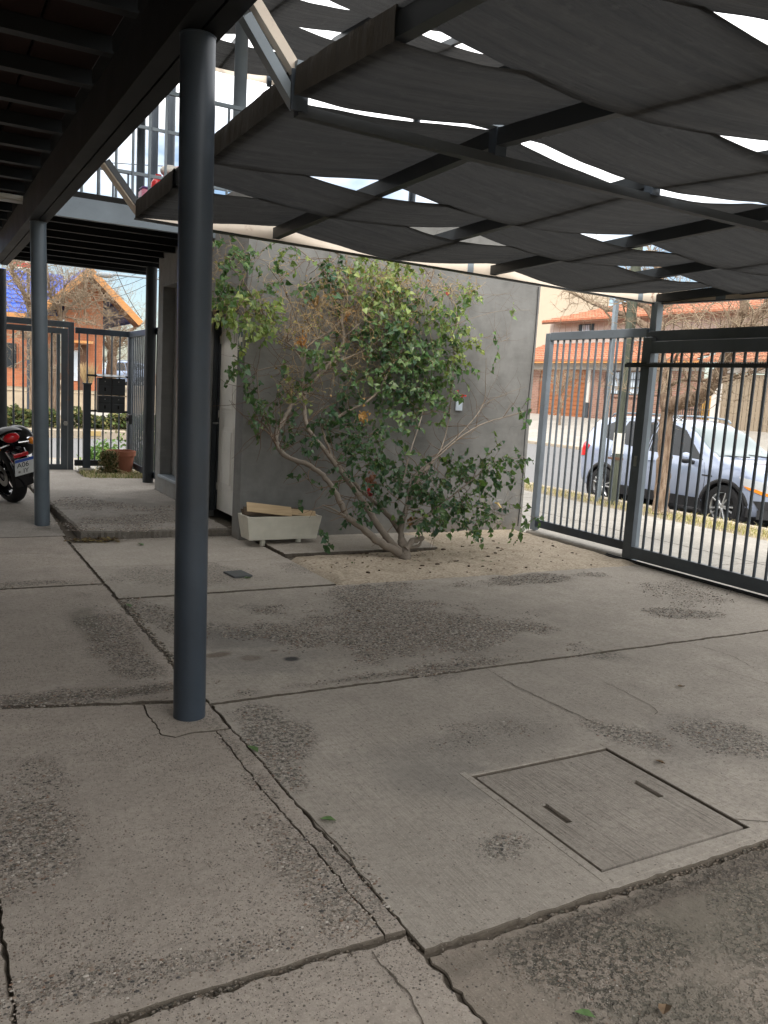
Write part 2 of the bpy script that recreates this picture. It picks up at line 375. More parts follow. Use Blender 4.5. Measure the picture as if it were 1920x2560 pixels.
# concrete of the yard
WEAR = {}
def concrete(name, tone, worn, stains, base_peb, broom, pebscale=85.0, light=()):
    n = N(name)
    big = n.noise(0.8, 4, 0.6); mid = n.noise(5.5, 6, 0.65); fine = n.noise(150, 4, 0.65); gr = n.noise(38, 5, 0.7)
    c0 = tuple(x*0.80 for x in tone); c1 = tuple(x*1.14 for x in tone)
    base = n.mix(n.ramp(big, [(0.3, 0.0), (0.7, 1.0)]), c0, c1)
    base = n.mix(n.math('MULTIPLY', n.ramp(mid, [(0.38, 0.0), (0.70, 1.0)]), 0.6), base, (tone[0]*0.70, tone[1]*0.69, tone[2]*0.68))
    base = n.mix(n.math('MULTIPLY', n.ramp(gr, [(0.45, 0.0), (0.66, 1.0)]), 0.6), base, tuple(x*0.55 for x in tone))
    base = n.mix(n.math('MULTIPLY', n.ramp(fine, [(0.52, 0.0), (0.68, 1.0)]), 0.4), base, tuple(min(1, x*1.35) for x in tone))
    h = n.math('ADD', n.math('MULTIPLY', fine, 0.18), n.math('MULTIPLY', gr, 0.35))
    if broom:
        br = n.noise(1.0, 5, 0.7, n.mapv((95.0, 2.2, 1.0))); br2 = n.noise(1.0, 3, 0.6, n.mapv((26.0, 0.7, 1.0), (5, 3, 0)))
        bl = n.math('MULTIPLY', n.ramp(br, [(0.54, 0.0), (0.68, 1.0)]), n.ramp(br2, [(0.42, 0.0), (0.66, 1.0)]))
        base = n.mix(n.math('MULTIPLY', bl, 0.5*broom), base, tuple(x*0.48 for x in tone))
        h = n.math('ADD', h, n.math('MULTIPLY', br, 0.55*broom))
    WEAR[name] = (worn, stains); W = n.attr('worn', 'Fac')
    wn = n.math('MULTIPLY', W, n.ramp(n.noise(11, 5, 0.7), [(0.28, 0.35), (0.52, 1.0)]))
    # scoured paste between the stones
    base = n.mix(n.math('MULTIPLY', wn, 0.45), base, n.mix(n.ramp(gr, [(0.4, 0.0), (0.6, 1.0)]), tuple(x*0.40 for x in tone), tuple(x*1.0 for x in tone)))
    # stones
    wv = n.mapv((1, 1, 1)); dv = n.t.nodes.new('ShaderNodeVectorMath'); dv.operation = 'ADD'
    nc = n.noise(55, 2, 0.5, col=True); sv = n.t.nodes.new('ShaderNodeVectorMath'); sv.operation = 'SCALE'; n.put(sv.inputs[0], nc); sv.inputs['Scale'].default_value = 0.006
    n.put(dv.inputs[0], wv); n.put(dv.inputs[1], sv.outputs[0])
    pit = n.ramp(n.noise(46, 3, 0.6), [(0.49, 0.0), (0.56, 1.0)])
    base = n.mix(n.math('MULTIPLY', n.math('MULTIPLY', wn, pit), 0.9), base, (tone[0]*0.22, tone[1]*0.25, tone[2]*0.24))
    pale_stones = n.ramp(n.noise(70, 3, 0.6, n.mapv((1, 1, 1), (3, 7, 0))), [(0.54, 0.0), (0.64, 1.0)])
    base = n.mix(n.math('MULTIPLY', n.math('MULTIPLY', wn, pale_stones), 0.55), base, tuple(min(1, x*1.25) for x in tone))  # paler stones showing in the worn areas
    for k, (scl, wgt, cov) in enumerate(((pebscale, 1.0, 0.85), (pebscale*1.9, 1.3, 1.5))):
        v = n.vor(scl, dv.outputs[0]); cs = n.sep(v.outputs['Color'])
        dens = n.math('MULTIPLY_ADD', wn, 0.55*wgt, n.math('MULTIPLY_ADD', n.ramp(n.noise(2.6, 5, 0.65), [(0.40, 0.0), (0.66, 1.0)]), base_peb*cov, base_peb*0.22*cov))
        sel = n.math('LESS_THAN', cs[0], dens)
        inside = n.ramp(v.outputs['Distance'], [(0.24, 1.0), (0.40, 0.0)])
        pm = n.math('MULTIPLY', sel, inside)
        pc = n.ramp(cs[1], [(0.0, (0.070, 0.062, 0.058)), (0.18, (0.125, 0.105, 0.088)), (0.42, (0.19, 0.145, 0.11)), (0.62, (0.10, 0.087, 0.080)), (0.78, (0.20, 0.115, 0.080)), (0.86, (0.30, 0.26, 0.215)), (0.95, (0.46, 0.42, 0.37))], 'CONSTANT')
        base = n.mix(n.math('MULTIPLY', pm, 0.80), base, pc)
        h = n.math('ADD', h, n.math('MULTIPLY', pm, 0.35))
    h = n.math('SUBTRACT', h, n.math('MULTIPLY', n.math('MULTIPLY', wn, pit), 0.9))
    h = n.math('SUBTRACT', h, n.math('MULTIPLY', wn, 0.5))
    if stains:
        st = n.t.nodes.new('ShaderNodeAttribute'); st.attribute_name = 'stain'
        base = n.mix(n.math('MULTIPLY', st.outputs['Alpha'], n.math('MULTIPLY_ADD', mid, 0.9, 0.55, clamp=True)), base, st.outputs['Color'])
        for (lst, colr, amt, ns, na) in stains:
            if ns > 8: S = n.ellipses(lst, ns, na); base = n.mix(n.math('MULTIPLY', S, amt), base, colr)
    M[name] = n.out(base, 0.88, n.bump(h, 0.75, 0.009), spec=0.22)
TONE_L = (0.428, 0.372, 0.316); TONE_R = (0.420, 0.374, 0.320)
worn_left = [(0.30, 2.85, 0.16, 0.42, -10, 0.75), (1.02, 2.25, 0.20, 0.42, 0, 0.6), (0.97, 4.85, 0.15, 0.75, 0, 1.0), (0.55, 3.98, 0.7, 0.10, -4, 0.9),
             (0.6, 1.95, 0.55, 0.10, -5, 0.5), (0.6, 6.3, 0.7, 0.12, 0, 0.7), (1.12, 3.15, 0.05, 0.5, 0, 0.5), (0.8, 1.2, 0.6, 0.5, 0, 0.45)]
concrete('concrete_left', TONE_L, worn_left, [([(0.9, 5.2, 0.12, 0.5, 0, 1)], (0.12, 0.115, 0.09), 0.45, 4, 0.4), ([(0.55, 3.97, 0.8, 0.05, -4, 1)], (0.09, 0.075, 0.06), 0.5, 8, 0.5)], 0.34, 0.0, 100.0)
worn_right = [(2.72, 4.42, 1.02, 0.80, -12, 1.0), (3.0, 5.45, 0.5, 0.25, 0, 0.8), (2.86, 2.66, 0.13, 0.20, 30, 0.9), (3.25, 2.42, 0.20, 0.28, 25, 0.8), (1.72, 2.09, 0.11, 0.07, 0, 0.8),
              (4.95, 4.2, 0.32, 0.16, -20, 0.8), (4.7, 5.45, 0.95, 0.16, 0, 0.8), (1.33, 3.25, 0.16, 0.33, -10, 1.0), (1.24, 2.9, 0.07, 0.25, 0, 0.9),
              (2.2, 2.88, 0.35, 0.16, 0, 0.35), (1.35, 5.2, 0.14, 0.7, 5, 0.7), (2.3, 3.75, 1.1, 0.06, 0, 0.8), (1.9, 6.3, 0.9, 0.35, 0, 0.5), (5.5, 4.7, 0.5, 0.5, 0, 0.4)]
stains_right = [([(1.75, 2.62, 0.42, 0.20, -20, 1), (1.9, 2.85, 0.5, 0.12, 0, .7)], (0.16, 0.152, 0.14), 0.4, 2.5, 0.6),
                ([(1.62, 4.62, 0.34, 0.26, 0, 1), (1.7, 4.2, 0.4, 0.25, 0, .6)], (0.15, 0.145, 0.135), 0.55, 3, 0.5),
                ([(1.807, 4.163, 0.055, 0.05, 0, 1)], (0.035, 0.035, 0.037), 0.92, 14, 0.2),
                ([(1.446, 4.362, 0.10, 0.055, 10, 1), (1.60, 4.25, 0.08, 0.06, 0, .7), (1.77, 4.33, 0.03, 0.02, 0, 1)], (0.10, 0.062, 0.042), 0.6, 9, 0.4),
                ([(3.1, 2.55, 0.5, 0.3, 20, 1), (2.2, 2.8, 0.5, 0.2, 0, .8)], (0.17, 0.155, 0.14), 0.3, 2, 0.7),
                ([(2.6, 4.35, 0.75, 0.6, -12, 1)], (0.14, 0.120, 0.10), 0.22, 2, 0.6)]
concrete('concrete_right', TONE_R, worn_right, stains_right, 0.07, 1.0, 100.0)
concrete('concrete_lid', (0.395, 0.350, 0.300), [(1.95, 2.35, 0.08, 0.22, 0, 0.4)], [([(2.05, 2.38, 0.16, 0.12, 0, 1)], (0.16, 0.145, 0.11), 0.4, 5, 0.5)], 0.05, 3.4, 100.0)
concrete('concrete_dirty', (0.300, 0.255, 0.208), [(1.7, 1.55, 0.5, 0.18, -12, 1.0), (2.3, 1.45, 0.7, 0.3, 0, 0.8), (1.9, 1.15, 0.5, 0.3, 0, .6), (2.2, 1.67, 1.4, 0.05, 0, 1.0)], [([(2.2, 1.66, 1.6, 0.06, 0, 1)], (0.10, 0.084, 0.068), 0.6, 6, 0.5), ([(2.2, 1.5, 0.6, 0.25, 0, 1), (1.7, 1.3, 0.4, 0.2, 20, .8)], (0.105, 0.098, 0.075), 0.5, 3, 0.6)], 0.12, 0.7, 100.0)
concrete('concrete_entry', (0.36, 0.325, 0.285), [(1.9, 8.6, 0.9, 0.5, 0, 0.5), (1.6, 9.8, 0.5, 0.5, 0, 0.5)], [([(2.1, 9.6, 0.6, 0.5, 0, 1), (1.7, 8.5, .5, .25, 0, .9), (1.5, 10.6, .4, .5, 0, .8), (0.6, 9.0, .5, .4, 0, .7)], (0.17, 0.155, 0.135), 0.55, 2.5, 0.8)], 0.26, 0.0, 95.0)
concrete('sidewalk_concrete', (0.31, 0.288, 0.255), [], [], 0.0, 0.3, 80.0)
n = N('joint_dirt'); a = n.noise(60, 5, 0.7); b = n.noise(6, 4)
M['joint_dirt'] = n.out(n.mix(a, (0.075, 0.062, 0.050), n.mix(b, (0.22, 0.185, 0.145), (0.14, 0.118, 0.093))), 0.95, n.bump(a, 0.8, 0.01), spec=0.1)
n = N('bare_earth'); a = n.noise(2.3, 5, 0.62); b = n.noise(45, 6, 0.7); v = n.vor(120)
base = n.mix(a, (0.45, 0.375, 0.285), (0.58, 0.495, 0.39)); base = n.mix(n.math('MULTIPLY', n.ramp(b, [(0.46, 0.0), (0.62, 1.0)]), 0.65), base, (0.25, 0.19, 0.135)); base = n.mix(n.math('MULTIPLY', n.ramp(n.noise(4.5, 5, 0.65), [(0.5, 0.0), (0.68, 1.0)]), 0.5), base, (0.30, 0.235, 0.17))
M['bare_earth'] = n.out(base, 0.95, n.bump(n.math('ADD', b, n.math('MULTIPLY', a, 2)), 0.7, 0.015), spec=0.1)
n = N('asphalt'); a = n.noise(0.6, 4); b = n.noise(90, 4, 0.7)
M['asphalt'] = n.out(n.mix(n.math('MULTIPLY', b, 0.8), n.mix(a, (0.15, 0.147, 0.148), (0.185, 0.182, 0.183)), (0.10, 0.098, 0.097)), 0.9, n.bump(b, 0.5, 0.006), spec=0.2)
n = N('verge_earth'); a = n.noise(1.4, 5); b = n.noise(30, 5, 0.7)
M['verge_earth'] = n.out(n.mix(b, n.mix(a, (0.24, 0.20, 0.145), (0.31, 0.265, 0.19)), (0.16, 0.13, 0.09)), 0.95, n.bump(b, 0.6, 0.02), spec=0.1)

# clay things
n = N('brick_orange'); bt = n.t.nodes.new('ShaderNodeTexBrick'); n.put(bt.inputs['Vector'], n.mapv((1, 1, 1), rot=(R(90), 0, 0)))
bt.inputs['Scale'].default_value = 4.0; bt.inputs['Color1'].default_value = (0.42, 0.15, 0.075, 1); bt.inputs['Color2'].default_value = (0.50, 0.20, 0.10, 1); bt.inputs['Mortar'].default_value = (0.30, 0.13, 0.08, 1)
bt.inputs['Mortar Size'].default_value = 0.02; bt.inputs['Row Height'].default_value = 0.28; bt.inputs['Brick Width'].default_value = 0.9
M['brick_orange'] = n.out(n.mix(n.math('MULTIPLY', n.noise(3, 4), 0.5), bt.outputs['Color'], (0.40, 0.16, 0.09)), 0.85, n.bump(bt.outputs['Fac'], -0.5, 0.01), spec=0.2)
n = N('brick_red')
bt = n.t.nodes.new('ShaderNodeTexBrick'); n.put(bt.inputs['Vector'], n.mapv((1, 1, 1), rot=(R(90), 0, R(90))))
P = n.sep(); cb = n.t.nodes.new('ShaderNodeCombineXYZ'); n.t.links.new(P[1], cb.inputs[0]); n.t.links.new(P[2], cb.inputs[1]); n.t.links.new(cb.outputs[0], bt.inputs['Vector'])
bt.inputs['Scale'].default_value = 4.0; bt.inputs['Color1'].default_value = (0.17, 0.085, 0.06, 1); bt.inputs['Color2'].default_value = (0.24, 0.125, 0.088, 1); bt.inputs['Mortar'].default_value = (0.26, 0.21, 0.17, 1)
bt.inputs['Mortar Size'].default_value = 0.03; bt.inputs['Row Height'].default_value = 0.30; bt.inputs['Brick Width'].default_value = 0.95
M['brick_red'] = n.out(n.mix(n.math('MULTIPLY', n.noise(4, 4), 0.4), bt.outputs['Color'], (0.34, 0.20, 0.16)), 0.85, n.bump(bt.outputs['Fac'], -0.5, 0.01), spec=0.2)
n = N('clay_tile'); a = n.noise(1.2, 4); b = n.noise(14, 4, 0.7)
M['clay_tile'] = n.out(n.mix(n.ramp(b, [(0.35, 0.0), (0.7, 1.0)]), n.mix(a, (0.38, 0.135, 0.070), (0.46, 0.19, 0.105)), (0.24, 0.095, 0.06)), 0.8, spec=0.2)
n = N('blue_tile'); a = n.noise(2, 4); b = n.noise(30, 4, 0.7)
M['blue_tile'] = n.out(n.mix(n.math('MULTIPLY', b, 0.6), n.mix(a, (0.035, 0.085, 0.36), (0.055, 0.12, 0.45)), (0.03, 0.06, 0.25)), 0.7, spec=0.2)
def wood(name, c0, c1, rough=0.6, ax=(1, 14, 14), sc=3.0):
    n = N(name); g = n.noise(sc, 5, 0.65, n.mapv(ax)); b = n.noise(2.0, 3)
    M[name] = n.out(n.mix(n.math('MULTIPLY', b, 0.5), n.mix(n.ramp(g, [(0.3, 0.0), (0.7, 1.0)]), c0, c1), c0), rough, n.bump(g, 0.2, 0.004), spec=0.3)
wood('wood_orange', (0.46, 0.20, 0.065), (0.60, 0.30, 0.11))
wood('wood_garage', (0.23, 0.078, 0.028), (0.33, 0.125, 0.048), ax=(14, 1, 14))
wood('wood_brown', (0.09, 0.045, 0.028), (0.16, 0.085, 0.05))
wood('wood_fence', (0.20, 0.155, 0.11), (0.31, 0.25, 0.18), 0.75, (14, 14, 1))
wood('wood_yellow', (0.50, 0.28, 0.07), (0.62, 0.38, 0.12), 0.55, (14, 14, 1))
wood('wood_scrap', (0.42, 0.30, 0.175), (0.60, 0.45, 0.28), 0.8)
wood('wood_scrap_dark', (0.07, 0.05, 0.035), (0.15, 0.11, 0.075), 0.85)
wood('pole_wood', (0.06, 0.068, 0.052), (0.12, 0.13, 0.098), 0.85, (9, 9, 0.6), 4)
n = N('bark'); g = n.noise(5, 6, 0.7, n.mapv((5, 5, 0.7))); b = n.noise(40, 4, 0.7); c = n.noise(1.2, 3)
M['bark'] = n.out(n.mix(n.ramp(g, [(0.35, 0.0), (0.65, 1.0)]), (0.12, 0.075, 0.048), n.mix(c, (0.34, 0.235, 0.16), (0.30, 0.25, 0.20))), 0.9, n.bump(n.math('ADD', g, n.math('MULTIPLY', b, 0.3)), 1.0, 0.03), spec=0.15)
n = N('limb_bark'); g = n.noise(9, 5, 0.7); b = n.noise(70, 4, 0.7)
M['limb_bark'] = n.out(n.mix(b, n.mix(g, (0.15, 0.115, 0.09), (0.32, 0.265, 0.215)), (0.22, 0.19, 0.155)), 0.9, n.bump(n.math('ADD', g, b), 0.7, 0.008), spec=0.15)
n = N('dry_twig'); g = n.noise(6, 3)
M['dry_twig'] = n.out(n.mix(g, (0.33, 0.23, 0.115), (0.46, 0.345, 0.20)), 0.85, spec=0.15)
n = N('grey_twig'); g = n.noise(6, 3)
M['grey_twig'] = n.out(n.mix(g, (0.21, 0.16, 0.11), (0.31, 0.245, 0.175)), 0.85, spec=0.15)
n = N('brown_twig'); g = n.noise(6, 3)
M['brown_twig'] = n.out(n.mix(g, (0.10, 0.065, 0.045), (0.20, 0.135, 0.09)), 0.85, spec=0.15)
n = N('leaf_green'); c = n.attr('tint'); f = n.noise(45, 3)
base = n.mix(n.math('MULTIPLY', f, 0.3), c, (0.02, 0.05, 0.018))
M['leaf_green'] = n.out(base, 0.42, spec=0.4, trans=(0.30, n.mix(1.0, c, (1.6, 1.7, 0.7), 'MULTIPLY')))
n = N('leaf_matte'); c = n.attr('tint')
M['leaf_matte'] = n.out(c, 0.8, spec=0.2, trans=(0.25, c))
# car, glass, plastics
n = N('car_paint'); M['car_paint'] = n.out((0.275, 0.32, 0.43), 0.28, spec=0.5, coat=0.9, metal=0.15)
n = N('car_glass'); M['car_glass'] = n.out((0.010, 0.012, 0.015), 0.05, spec=0.35)
n = N('windscreen'); M['windscreen'] = n.out((0.11, 0.145, 0.15), 0.05, spec=0.45)
def plain(name, c, rough=0.5, spec=0.4, metal=0.0, amp=0.12, sc=20):
    n = N(name); g = n.noise(sc, 4)
    M[name] = n.out(n.mix(g, tuple(x*(1-amp) for x in c), tuple(min(1, x*(1+amp)) for x in c)), rough, spec=spec, metal=metal)
plain('black_plastic', (0.022, 0.022, 0.024), 0.5); plain('tyre', (0.018, 0.018, 0.019), 0.8, 0.2, amp=0.3)
plain('gloss_black', (0.008, 0.008, 0.010), 0.12, 0.6); plain('vinyl_black', (0.028, 0.028, 0.030), 0.42)
plain('red_lens', (0.55, 0.012, 0.018), 0.12, 0.6); plain('amber_lens', (0.80, 0.25, 0.02), 0.15, 0.6)
plain('clear_lens', (0.62, 0.64, 0.66), 0.08, 0.8, 0.3); plain('plate_white', (0.74, 0.75, 0.74), 0.45); plain('plate_blue', (0.06, 0.13, 0.48), 0.45)
plain('ink', (0.02, 0.02, 0.025), 0.6); plain('terracotta', (0.34, 0.135, 0.085), 0.85, 0.2); plain('soil', (0.075, 0.05, 0.035), 0.95, 0.1, amp=0.4)
plain('cast_white', (0.62, 0.59, 0.50), 0.85, 0.2, amp=0.16, sc=9); plain('red_plastic', (0.62, 0.03, 0.035), 0.35); plain('pink_plastic', (0.70, 0.24, 0.33), 0.4)
plain('white_plastic', (0.72, 0.69, 0.62), 0.4); plain('purple_plastic', (0.16, 0.07, 0.25), 0.4)
plain('sign_green', (0.035, 0.075, 0.045), 0.5); plain('sign_cream', (0.66, 0.62, 0.44), 0.5); plain('plaster_white', (0.50, 0.465, 0.425), 0.85, 0.2, amp=0.06, sc=3); plain('plaster_pink', (0.44, 0.375, 0.335), 0.85, 0.2, amp=0.06, sc=3)
plain('plaster_cream', (0.50, 0.41, 0.315), 0.85, 0.2, amp=0.05, sc=3); plain('shutter_blue', (0.55, 0.62, 0.70), 0.6); plain('dark_void', (0.015, 0.014, 0.013), 0.9, 0.1)
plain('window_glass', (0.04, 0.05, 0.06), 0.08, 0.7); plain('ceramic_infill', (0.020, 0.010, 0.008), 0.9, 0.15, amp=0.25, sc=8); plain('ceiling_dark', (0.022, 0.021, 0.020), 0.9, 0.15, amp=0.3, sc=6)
plain('brass', (0.55, 0.42, 0.20), 0.4, 0.5, 0.6); plain('petal_red', (0.62, 0.025, 0.03), 0.6); plain('petal_orange', (0.50, 0.20, 0.045), 0.8); plain('stone_bank', (0.30, 0.24, 0.17), 0.9, 0.15, amp=0.25, sc=3)
plain('kerb', (0.32, 0.27, 0.21), 0.9, 0.2, amp=0.15, sc=6); plain('kerb_yellow', (0.36, 0.26, 0.11), 0.85, 0.2, amp=0.2); plain('paper', (0.70, 0.68, 0.62), 0.8, 0.2, amp=0.05); plain('slate_tile', (0.075, 0.078, 0.078), 0.7)
plain('steel_bare', (0.34, 0.33, 0.31), 0.35, 0.5, 0.8); plain('silver_blue', (0.22, 0.28, 0.40), 0.25, 0.6)
plain('patch_red', (0.42, 0.07, 0.06), 0.6)
plain('grit_stone', (0.17, 0.145, 0.12), 0.9, 0.15, amp=0.5, sc=150)

concrete('concrete_riser', (0.20, 0.178, 0.152), [], [], 0.3, 0.0, 70.0)
# ================================================================ ground and yard
def sheet(name, pts, mat, kind='structure', parent=None):
    b = MB(); b.add(pts, [tuple(range(len(pts)))]); o = b.build(name, mat, parent)
    if kind: o['kind'] = kind
    return o
sheet('ground', [(-200, -200, -0.42), (300, -200, -0.42), (300, 300, -0.42), (-200, 300, -0.42)], M['verge_earth'])

def jag(poly, amp, step=0.03, seed=0.0):
    out = []; n = len(poly)
    for i in range(n):
        a = Vector(poly[i]); b = Vector(poly[(i+1) % n]); d = b-a; L = d.length
        k = max(1, min(170, int(L/step))); nr = Vector((d.y, -d.x))/max(L, 1e-6); nr = -nr if nr.x+.37*nr.y < 0 else nr; seed = 0.0
        for j in range(k):
            p = a+d*(j/k)
            if j: p = p+nr*amp*(1.0*fbm(p.x*7+seed, p.y*7, seed, 3)+1.0*fbm(p.x*31, p.y*31, seed, 3)+.7*fbm(p.x*83, p.y*83, seed, 2))
            out.append(p)
    return out
def inset(loop, d):
    n = len(loop); out = []
    for i in range(n):
        t = loop[(i+1) % n]-loop[i-1]
        if t.length < 1e-9: t = Vector((1, 0))
        t.normalize(); out.append(loop[i]+Vector((-t.y, t.x))*d)
    return out
def slab(poly, mat, parent, z=0.0, th=0.09, amp=0.006, cham=0.003, hole=None, name='slab', seed=0.0, drop=0.003, step=0.025):
    bm = bmesh.new()
    def ring(lp, zz): return [bm.verts.new((p.x, p.y, zz)) for p in lp]
    def join(r1, r2):
        n = len(r1)
        for i in range(n): 
            try: bm.faces.new((r1[i], r1[(i+1) % n], r2[(i+1) % n], r2[i]))
            except ValueError: pass
    outer = jag(poly, amp, step, seed)
    top = ring(inset(outer, cham), z); mid = ring(outer, z-drop); bot = ring(outer, z-th)
    join(bot, mid); join(mid, top)
    edges = [bm.edges.get((top[i], top[(i+1) % len(top)])) or bm.edges.new((top[i], top[(i+1) % len(top)])) for i in range(len(top))]
    if hole:
        hl = jag(hole, 0.0012, step, seed)
        ht = ring(inset(hl, -0.004), z); hm = ring(hl, z-0.004); hb = ring(hl, z-th); join(hm, hb); join(ht, hm)
        edges += [bm.edges.get((ht[i], ht[(i+1) % len(ht)])) for i in range(len(ht))]
    nside = len(bm.faces)
    for f_ in bm.faces: f_.material_index = 1
    bmesh.ops.triangle_fill(bm, edges=edges, use_beauty=True)
    bmesh.ops.recalc_face_normals(bm, faces=bm.faces)
    worn, stains = WEAR.get(mat, ([], []))
    if worn or stains:
        G_ = 0.045; x0 = max(-0.6, min(p.x for p in outer)); x1 = max(p.x for p in outer); y0 = max(0.6, min(p.y for p in outer)); y1 = min(11.0, max(p.y for p in outer))
        for k in range(1, int((x1-x0)/G_)): bmesh.ops.bisect_plane(bm, geom=bm.verts[:]+bm.edges[:]+bm.faces[:], plane_co=(x0+k*G_, 0, 0), plane_no=(1, 0, 0))
        for k in range(1, int((y1-y0)/G_)): bmesh.ops.bisect_plane(bm, geom=bm.verts[:]+bm.edges[:]+bm.faces[:], plane_co=(0, y0+k*G_, 0), plane_no=(0, 1, 0))
    me = bpy.data.meshes.new(name); bm.to_mesh(me); bm.free(); me.materials.append(M[mat]); me.materials.append(M['concrete_riser' if z > .05 else 'joint_dirt'])
    if worn or stains:
        def ev(lst, x, y, ns, na):
            f = 0.0; nn = fbm(x*ns+1.7, y*ns, 3.3, 5)
            for (cx, cy, rx, ry, rot, w) in lst:
                c_, s_ = math.cos(R(rot)), math.sin(R(rot)); u = ((x-cx)*c_+(y-cy)*s_)/rx; v = (-(x-cx)*s_+(y-cy)*c_)/ry
                if u*u+v*v < 9: f = max(f, w*min(1.0, max(0.0, (1-math.hypot(u, v)+na*nn)*2.2)))
            return f
        wa = me.attributes.new('worn', 'FLOAT', 'POINT'); sa = me.color_attributes.new('stain', 'FLOAT_COLOR', 'POINT'); wv = []; sv = []
        for v in me.vertices:
            x, y = v.co.x, v.co.y; wv.append(ev(worn, x, y, 2.6, 0.75) if worn else 0.0); cr = [0.1, 0.09, 0.08]; al = 0.0
            for (lst, colr, amt, ns, na) in stains:
                if ns <= 8:
                    a_ = ev(lst, x, y, ns, na)*amt
                    if a_ > al: al = a_; cr = colr
            sv += [cr[0], cr[1], cr[2], al]
        wa.data.foreach_set('value', wv); sa.data.foreach_set('color', sv)
    return part(name, me, parent)
pav = sheet('pavement', [(-3, -2.5, -0.014), (6.12, -2.5, -0.014), (6.12, 13.25, -0.014), (-3, 13.25, -0.014)], M['joint_dirt'])
def rect(x0, x1, y0, y1): return [(x0, y0), (x1, y0), (x1, y1), (x0, y1)]
EZ = 0.075
def JL(x): return 3.99-0.27*(x-0.165)
slab([(-2.5, -2), (0.172, -2), (0.172, 3.93), (-2.5, 4.6)], 'concrete_left', pav, seed=1, amp=0.007)
slab(rect(0.180, 1.178, -2, 1.822), 'concrete_left', pav, seed=2, amp=0.012, cham=0.004, z=-0.004)
slab([(0.180, 1.843), (1.116, 1.840), (1.118, 2.3), (1.108, 2.7), (1.114, 3.352), (1.0, 3.3655), (0.9368, 3.3455), (0.8875, 3.3935), (0.8905, 3.68), (0.892, JL(.89)-0.03), (0.185, JL(.185)-0.03)], 'concrete_left', pav, seed=3, amp=0.006, cham=0.002)
slab([(1.119, 1.84), (1.183, 1.835), (1.181, 2.4), (1.183, 2.9), (1.181, 3.35), (1.117, 3.352), (1.1115, 2.7), (1.1215, 2.3)], 'concrete_left', pav, seed=4, amp=0.006, cham=0.002, z=0.001)
slab([(0.890, 3.395), (0.938, 3.348), (1.0, 3.368), (1.175, 3.356), (1.178, JL(1.17)-0.035), (0.900, JL(.9)-0.035), (0.893, 3.68)], 'concrete_left', pav, seed=5, amp=0.006, cham=0.002, z=0.002, step=0.025)
slab([(-2.5, JL(-2.5)+0.01), (1.165, JL(1.165)+0.005), (1.165, 6.152), (-2.5, 6.22)], 'concrete_left', pav, seed=6, amp=0.011, cham=0.004)
slab([(-2.5, 6.25), (1.165, 6.182), (1.165, 8.12), (-2.5, 8.12)], 'concrete_left', pav, seed=7, amp=0.006)
far_s = slab([(-2.5, 8.14), (1.200, 8.14), (1.205, 13.2), (-2.5, 13.2)], 'concrete_entry', pav, seed=8, amp=0.006)
for v in far_s.data.vertices:
    t_ = min(1.0, max(0.0, (v.co.y-8.2)/1.2)); v.co.z += .066*t_*t_*(3-2*t_)
MH = (1.926, 2.629, 1.838, 2.556)
slab(rect(1.187, 6.08, -2, 1.718), 'concrete_dirty', pav, seed=9, amp=0.012, cham=0.004, z=-0.005)
slab(rect(1.188, 6.08, 1.742, 3.648), 'concrete_right', pav, seed=10, amp=0.006, cham=0.004, hole=[(MH[0]-.012, MH[2]-.012), (MH[1]+.012, MH[2]-.012), (MH[1]+.012, MH[3]+.012), (MH[0]-.012, MH[3]+.012)])
slab(rect(1.185, 6.08, 3.676, 5.700), 'concrete_right', pav, seed=11, amp=0.008, cham=0.004, z=-0.004)
slab(rect(1.185, 2.83, 5.722, 7.885), 'concrete_right', pav, seed=12, amp=0.006, cham=0.004)
slab([(2.845, 6.80), (4.45, 6.80), (4.6, 7.62), (2.845, 7.62)], 'concrete_right', pav, seed=13, amp=0.012, cham=0.004, z=0.022)
# entrance slab, a step higher, its front edge rough and broken
slab([(1.30, 7.93), (1.6, 7.90), (2.05, 7.88), (2.70, 7.86), (2.71, 10.92), (3.2, 10.95), (3.2, 12.05), (2.05, 12.2), (2.05, 13.6), (1.215, 13.6)], 'concrete_entry', pav, z=EZ, th=0.13, seed=14, amp=0.014, cham=0.022, drop=0.014)
# dirt-filled cracks (thin irregular wedges laid in the surface)
def crack(pts, w, parent, z=0.003, seed=0):
    q = curve([Vector((x, y, z)) for x, y in pts], 14); L = []; Rr = []
    m = len(q)
    for i, p in enumerate(q):
        t = (q[min(i+1, m-1)]-q[max(i-1, 0)]); t.normalize(); nr = Vector((-t.y, t.x, 0))
        o = nr*0.010*(fbm(p.x*17+seed, p.y*17, seed, 3)); ww = w*(0.5+0.9*abs(fbm(p.x*25, p.y*25, seed+5, 2)))*math.sin(math.pi*(0.06+0.88*i/(m-1)))**0.5
        L.append(p+o+nr*ww/2); Rr.append(p+o-nr*ww/2)
    b = MB(); b.add(L+Rr, [(i, i+1, m+i+1, m+i) for i in range(m-1)]); return b.build('crack', M['joint_dirt'], parent)
crack([(2.759, 3.644), (2.75, 3.45), (2.747, 3.319), (2.771, 3.053), (2.79, 2.86), (2.806, 2.744)], 0.007, pav, seed=1)
crack([(3.26, 3.25), (3.237, 2.88), (3.157, 2.771)], 0.006, pav, seed=2)
crack([(4.35, 3.62), (4.40, 3.35), (4.33, 3.1)], 0.006, pav, seed=3)
crack([(4.1, 3.3), (4.16, 2.9), (4.2, 2.5)], 0.005, pav, seed=4)
crack([(1.05, 1.80), (1.06, 1.62), (1.03, 1.40), (1.05, 1.1)], 0.006, pav, z=-0.001, seed=5)
crack([(-0.3, 7.40), (0.58, 7.381), (1.15, 7.31)], 0.008, pav, seed=6)
